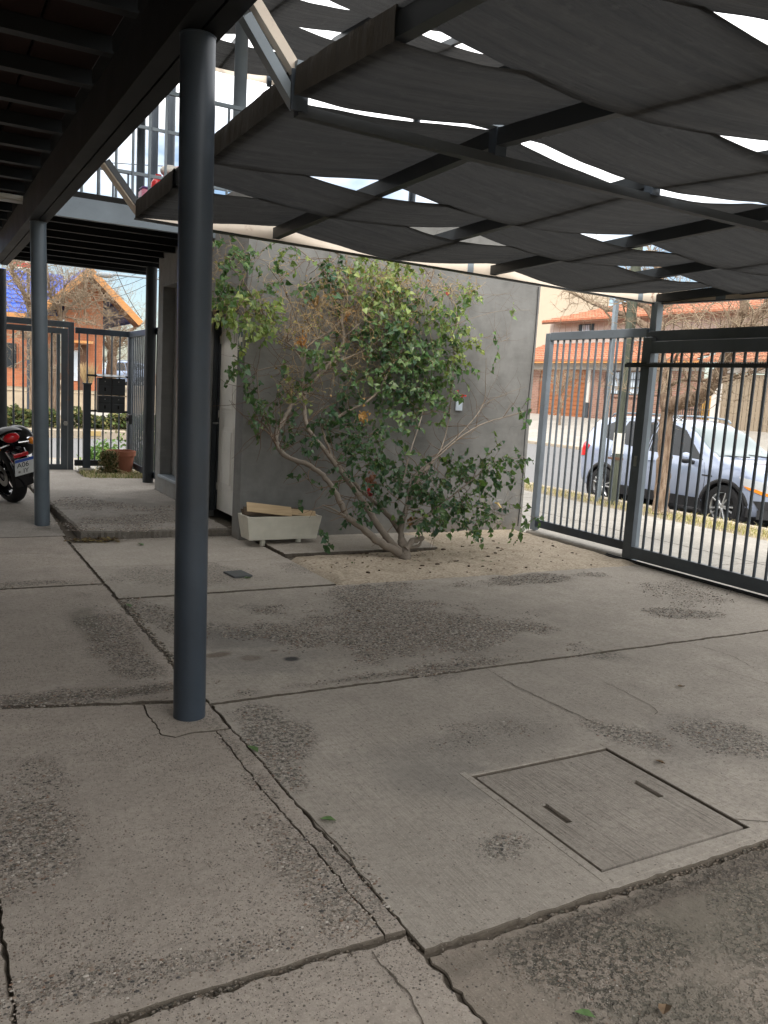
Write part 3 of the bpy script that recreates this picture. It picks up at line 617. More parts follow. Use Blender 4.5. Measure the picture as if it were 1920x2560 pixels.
crack([(1.2, 6.72), (1.82, 6.677), (2.3, 6.70), (2.82, 6.73)], 0.008, pav, seed=7)
crack([(3.3, 4.9), (3.6, 4.3), (3.75, 4.1)], 0.006, pav, z=-0.001, seed=8)
crack([(1.19, 2.6), (1.2, 2.3), (1.19, 2.0)], 0.009, pav, seed=9)
crack([(2.63, 1.9), (2.72, 1.84), (2.9, 1.76)], 0.006, pav, seed=10)

# stones laid bare where the cement skin has worn away
PAL0 = [(.38, .33, .28), (.31, .265, .215), (.46, .41, .36), (.26, .20, .155), (.10, .09, .082), (.15, .125, .10), (.21, .165, .13), (.28, .235, .19), (.34, .29, .24), (.22, .14, .10), (.07, .065, .062), (.42, .38, .33), (.12, .10, .085)]
PALD = [(.25, .205, .16), (.19, .15, .115), (.09, .08, .066), (.13, .108, .085), (.17, .135, .105), (.07, .062, .052), (.21, .175, .14), (.11, .10, .075)]
def stones(name, areas, n, size, seed, label=None, zoff=0.0, pal=PAL0):
    rnd = random.Random(seed); b = MB(); tint = []; k = 0; tries = 0
    tot = sum(a[2]*a[3] for a in areas)
    while k < n and tries < n*8:
        tries += 1; q = rnd.random()*tot
        for a in areas:
            q -= a[2]*a[3]
            if q <= 0: break
        an = rnd.uniform(0, 6.283); rr = rnd.random()**.5*1.15; u = rr*math.cos(an)*a[2]; v = rr*math.sin(an)*a[3]; c_, s_ = math.cos(R(a[4])), math.sin(R(a[4]))
        x, y = a[0]+u*c_-v*s_, a[1]+u*s_+v*c_
        if (1-rr)+.75*fbm(x*2.6+1.7, y*2.6, 3.3, 5)+rnd.gauss(0, .12) < .12 or rnd.random() > a[5]: continue
        if MH[0]-.06 < x < MH[1]+.06 and MH[2]-.09 < y < MH[3]+.05: continue
        r_ = size[0]+(size[1]-size[0])*rnd.random()**2; t0 = rnd.uniform(0, 3.14); ex = rnd.uniform(.9, 1.5); base_i = len(b.v)
        vs_ = []
        for (rz, zz) in ((1.0, -.35), (.92, .12), (.5, .46)):
            for m in range(6):
                th = m*math.pi/3+t0; jx = rnd.uniform(.85, 1.12); vs_.append((x+r_*rz*ex*jx*math.cos(th), y+r_*rz*jx*math.sin(th), zoff+r_*zz*.62))
        fs = [(12, 13, 14, 15, 16, 17)]
        for ri in (0, 6):
            for m in range(6): l = (m+1) % 6; fs.append((ri+m, ri+l, ri+6+l, ri+6+m))
        b.add(vs_, fs); c = rnd.choice(pal); j = rnd.uniform(.8, 1.2); tint += [(c[0]*j, c[1]*j, c[2]*j)]*18; k += 1
    o = b.build(name, M['stone'], pav, fix=False); add_tint(o, tint); o['kind'] = 'stuff'; return o
n_ = N('stone'); M['stone'] = n_.out(n_.attr('tint'), 0.8, n_.bump(n_.noise(300, 3), 0.3, 0.002), spec=0.3)
def add_tint(o, tint):
    a = o.data.color_attributes.new('tint', 'FLOAT_COLOR', 'POINT')
    flat = []
    for c in tint: flat += [c[0], c[1], c[2], 1.0]
    a.data.foreach_set('color', flat)
stones('aggregate', worn_right[:1]+[worn_right[1]], 15000, (.0025, .0080), 1, zoff=-.004)
stones('aggregate', worn_right[2:], 7000, (.002, .0065), 2)
stones('aggregate', worn_left[:1]+worn_left[1:2]+worn_left[4:5], 3600, (.002, .006), 3)
stones('aggregate', worn_left[2:4]+worn_left[5:7], 5200, (.002, .0065), 4)
stones('aggregate', [(1.7, 1.55, 0.5, 0.13, -12, 1.0), (2.3, 1.5, 0.6, 0.2, 0, 0.7)], 4200, (.002, .006), 5, zoff=-.006, pal=PALD)
stones('aggregate', [(1.9, 8.4, .7, .5, 0, .8), (1.7, 9.7, .4, .5, 0, .6), (2.2, 9.2, .5, .3, 0, .6), (1.95, 7.97, .75, .07, -2, 1.0)], 5200, (.002, .008), 7, zoff=EZ+.001)
stones('aggregate', [(1.95, 7.84, .75, .05, -3, 1.0), (1.2, 7.6, .05, .4, 0, 1.0), (1.18, 4.9, .05, .7, 0, 1.0), (1.055, 3.555, .105, .105, 0, 1.0)], 1900, (.002, .010), 8, zoff=-.002, pal=PALD)
stones('aggregate', [(.65, 1.832, .5, .016, 0, 1.0), (2.6, 1.727, 1.5, .016, 0, 1.0), (1.183, 2.6, .012, .9, 0, 1.0), (.5, 3.90, .7, .03, -15, 1.0)], 2600, (.0015, .006), 9, zoff=-.010, pal=PALD)
stones('aggregate', [(0.65, 2.7, 0.5, 1.0, 0, .5), (0.7, 1.3, .5, .5, 0, .8)], 2600, (.0015, .0045), 6, zoff=-.002)
# inspection cover
ic = empty('inspection_cover', (2.2775, 2.197, 0)); tag(ic, 'square concrete inspection cover with two slots set into the yard floor', 'manhole cover')
b = MB()
cx0, cx1, cy0, cy1 = -0.345, 0.347, -0.351, 0.355
slots = [(-0.236, 0.005), (0.2425, 0.016)]
def lid_piece(x0, x1, y0, y1): b.box(((x0+x1)/2, (y0+y1)/2, -0.026), (x1-x0, y1-y0, 0.046))
sl = [(s[0]-0.015, s[0]+0.015, s[1]-0.075, s[1]+0.075) for s in slots]
xs = [cx0, sl[0][0], sl[0][1], sl[1][0], sl[1][1], cx1]
for i in range(5):
    if i in (1, 3):
        s = sl[0] if i == 1 else sl[1]
        lid_piece(xs[i], xs[i+1], cy0, s[2]); lid_piece(xs[i], xs[i+1], s[3], cy1)
    else: lid_piece(xs[i], xs[i+1], cy0, cy1)
def clean(o):
    o.data.attributes.new('worn', 'FLOAT', 'POINT'); a_ = o.data.color_attributes.new('stain', 'FLOAT_COLOR', 'POINT'); a_.data.foreach_set('color', [0.0]*(4*len(o.data.vertices))); return o
lid = clean(b.build('lid', M['concrete_lid'], ic))
b = MB()                                  # trowelled border, a touch proud of the floor
fx0, fx1, fy0, fy1 = cx0-0.050, cx1+0.050, cy0-0.075, cy1+0.035; g = 0.018
b.box(((fx0+cx0-g)/2, 0, -0.0015), (cx0-g-fx0, fy1-fy0, 0.006)); b.box(((fx1+cx1+g)/2, 0, -0.0015), (fx1-cx1-g, fy1-fy0, 0.006))
b.box((0, (fy0+cy0-g)/2, -0.0015), (cx1-cx0+2*g, cy0-g-fy0, 0.006)); b.box((0, (fy1+cy1+g)/2, -0.0015), (cx1-cx0+2*g, fy1-cy1-g, 0.006))
clean(b.build('frame', M['concrete_right'], ic))

# earth bed round the climber
def bed(u, v):
    x = 2.80+u*3.36; y = 5.60+v*2.02
    e = min(u*3.36/0.10, (1-u)*20, v*2.02/0.22, 1.0); 
    if y > 6.70 and x < 4.45: e = min(e, max(-0.3, (x-4.35)/0.12), 1.0)
    z = -0.030+0.046*max(0, e)+0.014*fbm(x*2.1, y*2.1, 3.0)+0.006*fbm(x*11, y*11, 1.0)
    return (x+0.05*fbm(y*3, x*2)*(1-v), y+0.10*fbm(x*2.3, 4.0)*(1-v), z)
b = MB(); b.grid(bed, 110, 70); o = b.build('earth_bed', M['bare_earth'], None, smooth=True); o['kind'] = 'structure'

b = MB(); tint = []; rnd = random.Random(41)
for i in range(420):
    x = 3.9+rnd.gauss(0, .75); y = 6.55+rnd.gauss(0, .33)
    if not (2.9 < x < 6.0 and 5.75 < y < 7.5) or (y > 6.7 and x < 4.5): continue
    a = rnd.uniform(0, 6.28); s = rnd.uniform(.006, .022); q = Vector((x, y, .020+.014*fbm(x*2.1, y*2.1, 3.0))); d = Vector((math.cos(a), math.sin(a), rnd.uniform(-.1, .35)))*s; e = Vector((-math.sin(a), math.cos(a), rnd.uniform(-.1, .3)))*s*.5
    b.add([q-d, q+e, q+d, q-e], [(0, 1, 2, 3)]); tint += [rnd.choice([(.10, .06, .035), (.17, .11, .06), (.07, .05, .035), (.09, .13, .04), (.22, .16, .09)])]*4
LITTER = (b, tint)
# grass by the far gate
b = MB(); rnd = random.Random(3); cols = []
sheet('garden_soil', [(2.06, 12.1, 0.05), (3.25, 11.95, 0.05), (3.25, 13.5, 0.045), (2.06, 13.5, 0.045)], M['verge_earth'])
def grass(name, n, area, z, h0, h1, palette, label, seed):
    rnd = random.Random(seed); b = MB(); tint = []
    for i in range(n):
        x, y = area(rnd); h = rnd.uniform(h0, h1); a = rnd.uniform(0, 6.28); w = rnd.uniform(0.003, 0.006); L = rnd.uniform(0.2, 1.1)*h
        zz = z(x, y) if callable(z) else z
        dx, dy = math.cos(a), math.sin(a); px, py = -dy*w, dx*w
        b.add([(x-px, y-py, zz), (x+px, y+py, zz), (x+dx*L*.4+px*.7, y+dy*L*.4+py*.7, zz+h*.65), (x+dx*L*.4-px*.7, y+dy*L*.4-py*.7, zz+h*.65), (x+dx*L, y+dy*L, zz+h*.85)], [(0, 1, 2, 3), (3, 2, 4)])
        c = rnd.choice(palette); k = rnd.uniform(.75, 1.2); tint += [(c[0]*k, c[1]*k, c[2]*k)]*5
    o = b.build(name, M['leaf_matte'], None, fix=False); add_tint(o, tint); tag(o, label, 'grass', kind='stuff'); return o
def add_tint(o, tint):
    a = o.data.color_attributes.new('tint', 'FLOAT_COLOR', 'POINT')
    flat = []
    for c in tint: flat += [c[0], c[1], c[2], 1.0]
    a.data.foreach_set('color', flat)
STRAW = [(0.50, 0.43, 0.25), (0.42, 0.36, 0.19), (0.28, 0.28, 0.11), (0.56, 0.48, 0.31)]
GREEN = [(0.10, 0.16, 0.04), (0.15, 0.19, 0.06), (0.22, 0.22, 0.08)]
grass('grass', 2600, lambda r: (r.uniform(2.08, 3.2), 12.05+abs(r.gauss(0, .55))), 0.045, 0.03, 0.10, STRAW+GREEN[:1], 'thin straw-coloured grass on the soil by the mailboxes', 5)

# fallen leaves, clods
leafm = MB(); leafm.add([(0, -0.028, 0.004), (0.018, -0.008, 0.012), (0.016, 0.012, 0.010), (0, 0.032, 0.006), (-0.016, 0.012, 0.011), (-0.018, -0.008, 0.013), (0, 0, 0.003)], [(0, 1, 6), (1, 2, 6), (2, 3, 6), (3, 4, 6), (4, 5, 6), (5, 0, 6)])
n_ = N('fallen_leaf_green', 'object'); M['fallen_green'] = n_.out(n_.mix(n_.noise(40), (0.05, 0.11, 0.03), (0.12, 0.20, 0.06)), 0.6)
n_ = N('fallen_leaf_brown', 'object'); M['fallen_brown'] = n_.out(n_.mix(n_.noise(40), (0.10, 0.06, 0.03), (0.20, 0.13, 0.07)), 0.8)
lg = leafm.mesh('fallen_leaf', M['fallen_green']); lb = leafm.mesh('fallen_leaf', M['fallen_brown'])
for (x, y, s, rz, g, lab) in [(1.193, 3.106, 1.1, 0.4, 1, 'crumpled green leaf lying by the crack just below the near column'), (1.237, 2.465, 1.0, 1.2, 1, 'green leaf lying on the broomed concrete left of the inspection cover'),
        (2.23, 6.06, 1.2, 2.0, 1, 'green leaf lying just below the small slate tile'), (1.203, 5.493, 1.1, 0.2, 1, 'green leaf on the slab left of the near column'),
        (1.42, 1.36, 0.9, 0.9, 1, 'green leaf on the dirty slab at the bottom of the view'), (1.62, 1.29, 0.9, 2.2, 0, 'brown leaf on the dirty slab at the bottom of the view'),
        (3.62, 3.02, 0.9, 1.6, 0, 'dark dry leaf on the broomed slab towards the gate'), (2.75, 2.36, 0.8, 0.6, 0, 'dark dry leaf beside the right edge of the inspection cover'),
        (2.62, 4.93, 0.8, 1.0, 0, 'brown leaf on the slab behind the aggregate patch'), (1.75, 7.55, 1.4, 0.5, 1, 'yellow-green leaf lying below the entrance step')]:
    o = bpy.data.objects.new('fallen_leaf', lg if g else lb); COL.objects.link(o); o.location = (x, y, 0.002); o.rotation_euler = (0.1, 0.15, rz); o.scale = (s, s, s)
    tag(o, lab, 'leaf', 'fallen leaves')
b = MB(); rnd = random.Random(11)
for i in range(46):
    x = 3.2+2.7*rnd.random()**.6; y = rnd.uniform(5.75, 6.7) if x < 4.5 else rnd.uniform(5.7, 7.0); r_ = .004+.014*rnd.random()**2
    b.sphere((x, y, 0.018+0.01*fbm(x*2.1, y*2.1, 3.0)), r_, 6, 4, (rnd.uniform(.8, 1.8), rnd.uniform(.8, 1.6), 0.6))
o = b.build('debris', M['soil'], None); tag(o, 'small dark clods and dead leaf bits scattered on the earth bed', 'debris', kind='stuff')
b = MB(); tint = []
for i in range(240):                       # leaf litter heaped in the corner of the step
    t = rnd.random(); x = 1.19+t*0.42+rnd.gauss(0, .03); y = 7.84-0.02*t+rnd.gauss(0, .03)-abs(rnd.gauss(0, .03)); z = rnd.uniform(0.0, 0.025); a = rnd.uniform(0, 6.28); s = rnd.uniform(.012, .026)
    p = Vector((x, y, z+0.006)); d = Vector((math.cos(a), math.sin(a), rnd.uniform(-.3, .4)))*s; e = Vector((-math.sin(a), math.cos(a), rnd.uniform(-.3, .3)))*s*.6
    b.add([p-d, p+e, p+d, p-e], [(0, 1, 2, 3)]); c = rnd.choice([(0.12, 0.07, 0.035), (0.20, 0.14, 0.06), (0.07, 0.05, 0.03), (0.28, 0.22, 0.09)]); tint += [c]*4
o = b.build('leaf_litter', M['leaf_matte'], None, fix=False); add_tint(o, tint); tag(o, 'dead leaves gathered in the corner of the entrance step', 'leaves', kind='stuff')
o = LITTER[0].build('leaf_litter', M['leaf_matte'], None, fix=False); add_tint(o, LITTER[1]); tag(o, 'dry leaf bits strewn on the earth round the shrub trunk', 'leaves', kind='stuff')
# loose pebbles and grit along the joints
b = MB()
for i in range(420):
    k = rnd.random()
    if k < .35: x = rnd.uniform(0.2, 1.15); y = 1.83+rnd.gauss(0, .02)
    elif k < .7: x = rnd.uniform(1.2, 3.2); y = 1.72+rnd.gauss(0, .02)
    elif k < .85: x = 1.185+rnd.gauss(0, .015); y = rnd.uniform(1.9, 3.4)
    else: x = rnd.uniform(-.2, 1.1); y = JL(x)+rnd.gauss(0, .03)
    r_ = abs(rnd.gauss(0, .0018))+.0012
    b.sphere((x, y, -0.004+r_*.5), r_, 6, 4, (1.2, .9, .7))
o = b.build('grit', M['grit_stone'], None, smooth=True); tag(o, 'loose grit and small pebbles in the floor joints', 'gravel', kind='stuff')
o = MB(); o.box((0, 0, 0.008), (0.155, 0.20, 0.016), None, 0.003)
o = o.build('slate_tile', M['slate_tile'], None, loc=(2.20, 6.20, 0.0)); o.rotation_euler = (0, 0, 0.12); tag(o, 'small dark grey tile lying on the concrete in front of the white planter', 'tile')

# ================================================================ sidewalks, roads, far side
def strip_x(name, prof, y0, y1, mat, kind='structure'):
    """sheet ruled along Y through an (x, z) profile"""
    b = MB(); k = len(prof); ny = 24
    b.grid(lambda u, v: (prof[round(u*(k-1))][0], y0+(y1-y0)*v, prof[round(u*(k-1))][1]), k-1, ny)
    o = b.build(name, mat); 
    if kind: o['kind'] = kind
    return o
sw = strip_x('sidewalk', [(6.13, -0.030), (9.30, -0.075)], -6, 16, M['joint_dirt'])
ys = [-6, -3.4, -1.2, 1.0, 3.3, 5.6, 8.35, 10.6, 13.2, 16]
for i in range(len(ys)-1):
    b = MB()
    for (xa, xb) in ((6.16, 7.62), (7.64, 9.28)):
        za = -0.020-0.0142*(xa-6.13); zb = -0.020-0.0142*(xb-6.13)
        b.add([(xa, ys[i]+.008, za), (xb, ys[i]+.008, zb), (xb, ys[i+1]-.008, zb), (xa, ys[i+1]-.008, za), (xa, ys[i]+.008, za-.03), (xb, ys[i]+.008, zb-.03), (xb, ys[i+1]-.008, zb-.03), (xa, ys[i+1]-.008, za-.03)], [(0, 1, 2, 3), (0, 4, 5, 1), (1, 5, 6, 2), (2, 6, 7, 3), (3, 7, 4, 0)])
        b.build('slab', M['sidewalk_concrete'], sw); b = MB()
strip_x('verge', [(9.28, -0.080), (9.6, -0.085), (10.28, -0.12)], -6, 16, M['verge_earth'])
grass('grass', 5200, lambda r: (9.75+r.gauss(0, .22), r.uniform(3.5, 8.6) if r.random() < .75 else r.uniform(8.6, 12.5)), -0.10, 0.03, 0.13, STRAW+[(0.42, 0.36, 0.12), (0.30, 0.30, 0.10)], 'dry yellow grass on the verge between sidewalk and parked car', 8)
b = MB()
for i in range(11):
    b.box((10.36, -6+i*2+1, -0.20), (0.15, 1.97, 0.24), None, 0.02)
o = b.build('kerb', M['kerb']); o['kind'] = 'structure'
strip_x('road', [(10.43, -0.335), (12.5, -0.33), (15.5, -0.12), (18.0, 0.06)], -8, 34, M['asphalt'])
b = MB()
for i in range(21): b.box((18.08, -8+i*2+1, 0.05), (0.16, 1.97, 0.22), None, 0.02)
o = b.build('kerb', M['kerb']); o['kind'] = 'structure'
strip_x('sidewalk', [(18.15, 0.155), (20.2, 0.34), (21.4, 0.45), (25.05, 0.90)], -8, 34, M['sidewalk_concrete'])
# road beyond the pedestrian gate
def strip_y(name, prof, x0, x1, mat):
    b = MB(); k = len(prof)
    b.grid(lambda u, v: (x0+(x1-x0)*v, prof[round(u*(k-1))][0], prof[round(u*(k-1))][1]), k-1, 20); o = b.build(name, mat); o['kind'] = 'structure'; return o
strip_y('sidewalk', [(13.24, -0.02), (16.6, -0.10)], -14, 6.1, M['sidewalk_concrete'])
strip_y('road', [(16.75, -0.30), (20.5, -0.27), (24.9, -0.31)], -20, 9.2, M['asphalt'])
b = MB()
for i in range(14): b.box((-20+i*2+1, 16.67, -0.20), (1.97, 0.15, 0.22), None, 0.02)
o = b.build('kerb', M['kerb']); o['kind'] = 'structure'
b = MB(); b2 = MB()
for i in range(15): (b2 if i in (40,) else b).box((-20+i*2+1, 24.98, -0.20), (1.97, 0.17, 0.26), None, 0.02)
o = b.build('kerb', M['kerb']); o['kind'] = 'structure'; b2.box((4.35, 24.885, -0.16), (0.5, 0.012, 0.14)); b2.build('painted_length', M['kerb_yellow'], o)
strip_y('verge', [(25.06, -0.09), (26.6, 0.0), (28.4, 0.12)], -20, 12, M['verge_earth'])
strip_y('path', [(28.4, 0.14), (30.9, 0.22)], -20, 12, M['sidewalk_concrete'])
b = MB()
b.grid(lambda u, v: (-20+32*u, 31.0+0.35*v+0.06*fbm(u*40, v*3), 0.12+0.72*v+0.05*fbm(u*30, v*2, 3)), 90, 5); o = b.build('bank', M['stone_bank'], smooth=True); o['kind'] = 'structure'
strip_y('terrace', [(31.3, 0.80), (60, 1.0)], -20, 14, M['verge_earth'])
# hills / far rim so that the horizon is closed
b = MB()
for k in range(2):
    b.grid(lambda u, v: ((90+40*k)*math.sin(u*2.6-0.9), (90+40*k)*math.cos(u*2.6-0.9), -0.5+v*(2.3+1.2*k)*(0.8+0.5*fbm(u*9+k*5, 2.0))), 60, 2)
o = b.build('far_treeline', M['brown_twig'], fix=False); o['kind'] = 'stuff'; tag(o, 'far bare treeline along the horizon', 'trees')
# ================================================================ grey store room
st_ = empty('store_room', (2.70, 7.62, 0)); tag(st_, 'low grey rendered store room behind the climbing shrub', 'building')
def W(b, x0, x1, y0, y1, z0, z1, bev=0.0): b.box(((x0+x1)/2-2.70, (y0+y1)/2-7.62, (z0+z1)/2), (x1-x0, y1-y0, z1-z0), None, bev)
b = MB(); nx, nz = 60, 40                    # front wall, hand-floated so slightly uneven
b.grid(lambda u, v: (u*3.42, -0.004*fbm(u*5, v*4, 2)-0.002*fbm(u*30, v*24, 2), -0.05+v*3.28), nx, nz)
b.add([(0, 0.2, -.05), (3.42, 0.2, -.05), (3.42, .2, 3.23), (0, .2, 3.23)], [(0, 1, 2, 3)])
b.add([(0, 0, 3.23), (3.42, 0, 3.23), (3.42, .2, 3.23), (0, .2, 3.23)], [(0, 1, 2, 3)])
b.add([(3.42, 0, -.05), (3.42, .2, -.05), (3.42, .2, 3.23), (3.42, 0, 3.23)], [(0, 1, 2, 3)])
b.add([(0, 0, -.05), (0, .2, -.05), (0, .2, 3.23), (0, 0, 3.23)], [(0, 1, 2, 3)])
b.build('front_wall', M['grey_render'], st_, smooth=30)
b = MB()
W(b, 2.702, 2.92, 7.822, 7.84, 0, 3.22); W(b, 2.702, 2.92, 7.84, 9.10, 2.26, 3.22)
W(b, 2.702, 2.92, 9.10, 9.55, 0, 3.22); W(b, 2.702, 2.92, 9.55, 10.68, 2.62, 3.22); W(b, 2.702, 2.92, 9.55, 10.68, 0, 0.26); W(b, 2.702, 2.92, 10.68, 10.92, 0, 3.22)
b.build('side_wall', M['grey_render'], st_)
b = MB(); W(b, 2.84, 2.90, 9.56, 10.67, .27, 2.61); b.build('niche_panel', M['grey_render'], st_)
b = MB(); W(b, 2.68, 2.84, 9.53, 10.70, .262, .295, .004); b.build('sill', M['steel_light'], st_)
b = MB(); W(b, 3.0, 6.1, 10.72, 10.92, 0, 3.2); b.build('back_wall', M['grey_render'], st_)
b = MB(); W(b, 5.92, 6.12, 7.83, 10.71, 0, 3.2); b.build('end_wall', M['grey_render'], st_)
b = MB(); W(b, 2.72, 6.10, 7.84, 10.90, 3.235, 3.33); b.build('roof_slab', M['grey_render'], st_)
b = MB(); W(b, 2.86, 2.93, 7.842, 7.90, .07, 2.25); W(b, 2.86, 2.93, 9.06, 9.098, .07, 2.25); W(b, 2.86, 2.93, 7.90, 9.06, 2.20, 2.25); b.build('door_frame', M['steel_dark'], st_)
b = MB(); W(b, 2.905, 2.93, 9.02, 9.06, .13, 2.2); b.build('jamb', M['steel_dark'], st_)
b = MB(); W(b, 2.925, 2.965, 7.90, 9.02, .095, 2.195)
dr = b.build('door', M['door_white'], st_)
for (z0, z1) in ((0.36, 1.02), (1.17, 2.05)):
    b = MB()
    for (y0, y1) in ((8.02, 8.43), (8.52, 8.92)):
        W(b, 2.917, 2.925, y0, y1, z0, z1, .003); W(b, 2.908, 2.917, y0+.045, y1-.045, z0+.045, z1-.045, .004)
    b.build('panel', M['door_white'], dr)
b = MB(); b.cyl((.20, 1.35, 1.05), (.14, 1.35, 1.05), .010, n=8); b.cyl((.145, 1.35, 1.05), (.145, 1.25, 1.05), .008, n=8); b.build('handle', M['steel_bare'], dr)
b = MB()
for z in (.35, 1.15, 1.95): b.cyl((.218, 1.405, z-.04), (.218, 1.405, z+.04), .009, n=8)
b.build('hinge', M['steel_bare'], dr)
b = MB(); W(b, 2.694, 2.70, 9.30, 9.36, 1.30, 1.40); b.build('alarm_button', M['patch_red'], st_)
# peeling skirting and pipe chase along the right edge
b = MB(); b.tube(curve([(3.37, -0.006, 0.05), (3.375, -0.012, .6), (3.36, -0.012, 1.2), (3.385, -0.012, 2.2), (3.38, -.012, 2.75)], 5), .005, 6); b.build('cable', M['black_plastic'], st_)
# exit arrow sign on the door reveal
es = empty('arrow_sign', (2.693, 7.735, 1.905)); es.location = (2.693, 7.735, 1.905); tag(es, 'small green and cream arrow sign beside the white door', 'sign')
def SG(mat, pts, x, nm):
    q = MB(); q.add([(x, p[0], p[1]) for p in pts]+[(x+.002, p[0], p[1]) for p in pts], [tuple(range(len(pts)-1, -1, -1)), tuple(range(len(pts), 2*len(pts)))]+[(i, (i+1) % len(pts), len(pts)+(i+1) % len(pts), len(pts)+i) for i in range(len(pts))])
    return q.build(nm, M[mat], es)
rc = lambda a, c: [(-a, -c), (a, -c), (a, c), (-a, c)]
SG('sign_cream', rc(.088, .092), 0.002, 'plate'); SG('sign_green', rc(.080, .084), -0.001, 'green_field'); 
for (p) in ([(-.072, -.076), (.072, -.076), (.072, -.070), (-.072, -.070)], [(-.072, .070), (.072, .070), (.072, .076), (-.072, .076)], [(-.072, -.07), (-.066, -.07), (-.066, .07), (-.072, .07)], [(.066, -.07), (.072, -.07), (.072, .07), (.066, .07)]): SG('sign_cream', p, -0.003, 'border')
SG('sign_cream', [(.052, 0), (-.004, .062), (-.004, .022), (-.055, .022), (-.055, -.022), (-.004, -.022), (-.004, -.062)], -0.004, 'arrow')
# little blue junction plate and garden tap on the front wall
q = ony(1148, 1015, 7.60)
b = MB(); b.box((0, 0, 0), (.085, .012, .10), None, .003); o = b.build('junction_plate', M['shutter_blue'], None, loc=(q.x, 7.606, q.z)); tag(o, 'small pale blue cover plate on the grey wall beside the shrub', 'cover plate')
q = ony(1243, 1258, 7.55)
tp = empty('garden_tap', (q.x, 7.60, q.z)); tag(tp, 'brass garden tap low on the grey wall near the gate', 'tap')
b = MB(); b.cyl((0, .01, 0), (0, -.07, 0), .013, n=10); b.cyl((0, -.06, 0), (.02, -.10, -.045), .012, .010, n=10); b.build('spout', M['brass'], tp, smooth=40)
b = MB(); b.cyl((0, -.055, .0), (0, -.055, .03), .009, n=8); b.build('stem', M['steel_bare'], tp); b = MB(); b.box((.015, -.055, .035), (.075, .014, .010), None, .003); b.build('lever', M['steel_bare'], tp)
b = MB(); b.cyl((0, .0, 0), (0, -.015, 0), .028, n=14); b.build('flange', M['steel_light'], tp)

# ================================================================ steel columns
def column(x, y, z1, r, label, mat='steel', z0=0.0, lean=0.0):
    o = empty('steel_column', (x, y, z0)); tag(o, label, 'column', 'round steel columns')
    b = MB(); k = 20
    b.tube([(lean*i/k, 0, (z1-z0)*i/k) for i in range(k+1)], [r*(1+0.004*fbm(i*.7, x))for i in range(k+1)], 32, True); b.build('shaft', M[mat], o, smooth=50)
    b = MB(); b.cyl((lean, 0, (z1-z0)-.008), (lean, 0, (z1-z0)-.0005), r*1.03, n=32); b.build('cap_plate', M[mat], o)
    return o
column(1.055, 3.555, 2.865, .071, 'large dark blue-grey round column nearest the camera', lean=-.038)
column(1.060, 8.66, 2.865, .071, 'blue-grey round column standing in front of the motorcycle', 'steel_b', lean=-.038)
column(1.060, 13.05, 2.865, .071, 'dark round column at the left edge behind the motorcycle', 'steel_dark')
column(2.775, 11.60, 2.95, .072, 'round column at the grey wall corner beside the side fence', 'steel_dark', EZ)

# ================================================================ upper gallery: beam, joists, ceramic ceiling, fascia
gh = empty('upper_gallery', (-.038, 0, 2.87)); tag(gh, 'dark steel-beamed upper floor over the left of the yard', 'building')
Z = 2.87
def G(b, x0, x1, y0, y1, z0, z1, bev=0.0): b.box(((x0+x1)/2, (y0+y1)/2, (z0+z1)/2-Z), (x1-x0, y1-y0, z1-z0), None, bev)
for nm, (xa, xb, lipx) in {'beam_channel': (.965, 1.049, .965), 'beam_channel_outer': (1.061, 1.145, 1.145)}.items():
    b = MB(); G(b, xa, xb, -3, 12.62, 2.872, 2.884); G(b, xa, xb, -3, 12.62, 3.118, 3.130)
    G(b, xa if xa < 1 else xb-.012, xa+.012 if xa < 1 else xb, -3, 12.62, 2.884, 3.118)
    b.build('beam_channel', M['steel_beam'], gh)
b = MB(); G(b, 1.0, 1.1, -3, 12.6, 2.885, 3.117); b.build('beam_core', M['steel_beam'], gh)
jm = MB()
for z0, z1, w in ((3.135, 3.147, .075), (3.147, 3.262, .012), (3.262, 3.274, .075)): G(jm, -3.2, .96, -w/2, w/2, z0, z1)
jme = jm.mesh('joist', M['steel_beam'])
im = MB()
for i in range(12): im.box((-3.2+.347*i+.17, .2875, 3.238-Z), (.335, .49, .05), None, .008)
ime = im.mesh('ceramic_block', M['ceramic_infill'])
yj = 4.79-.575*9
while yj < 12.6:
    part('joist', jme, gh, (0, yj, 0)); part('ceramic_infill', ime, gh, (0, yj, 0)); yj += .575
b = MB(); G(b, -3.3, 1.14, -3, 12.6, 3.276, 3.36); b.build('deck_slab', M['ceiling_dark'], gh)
# entrance bay: fascia towards the yard, joists, far edge
b = MB(); G(b, 1.147, 2.95, 8.64, 8.652, 2.945, 3.135); G(b, 1.147, 2.95, 8.652, 8.70, 2.945, 2.957); G(b, 1.147, 2.95, 8.652, 8.70, 3.123, 3.135); b.build('fascia', M['steel_light'], gh)
b = MB(); G(b, 1.147, 3.05, 12.38, 12.395, 2.93, 3.13); G(b, 1.147, 3.05, 12.33, 12.38, 2.93, 2.945); b.build('edge_beam', M['steel_dark'], gh)
jm = MB()
for z0, z1, w in ((2.965, 2.975, .06), (2.975, 3.075, .010)): G(jm, 1.15, 3.02, -w/2, w/2, z0, z1)
jme = jm.mesh('joist', M['steel_beam'])
for i in range(7): part('joist', jme, gh, (0, 9.15+i*.52, 0))
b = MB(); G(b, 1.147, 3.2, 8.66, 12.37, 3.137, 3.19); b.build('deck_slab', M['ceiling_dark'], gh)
b = MB(); G(b, 1.147, 3.0, 8.72, 12.3, 3.085, 3.125); b.build('ceiling_board', M['ceiling_dark'], gh)
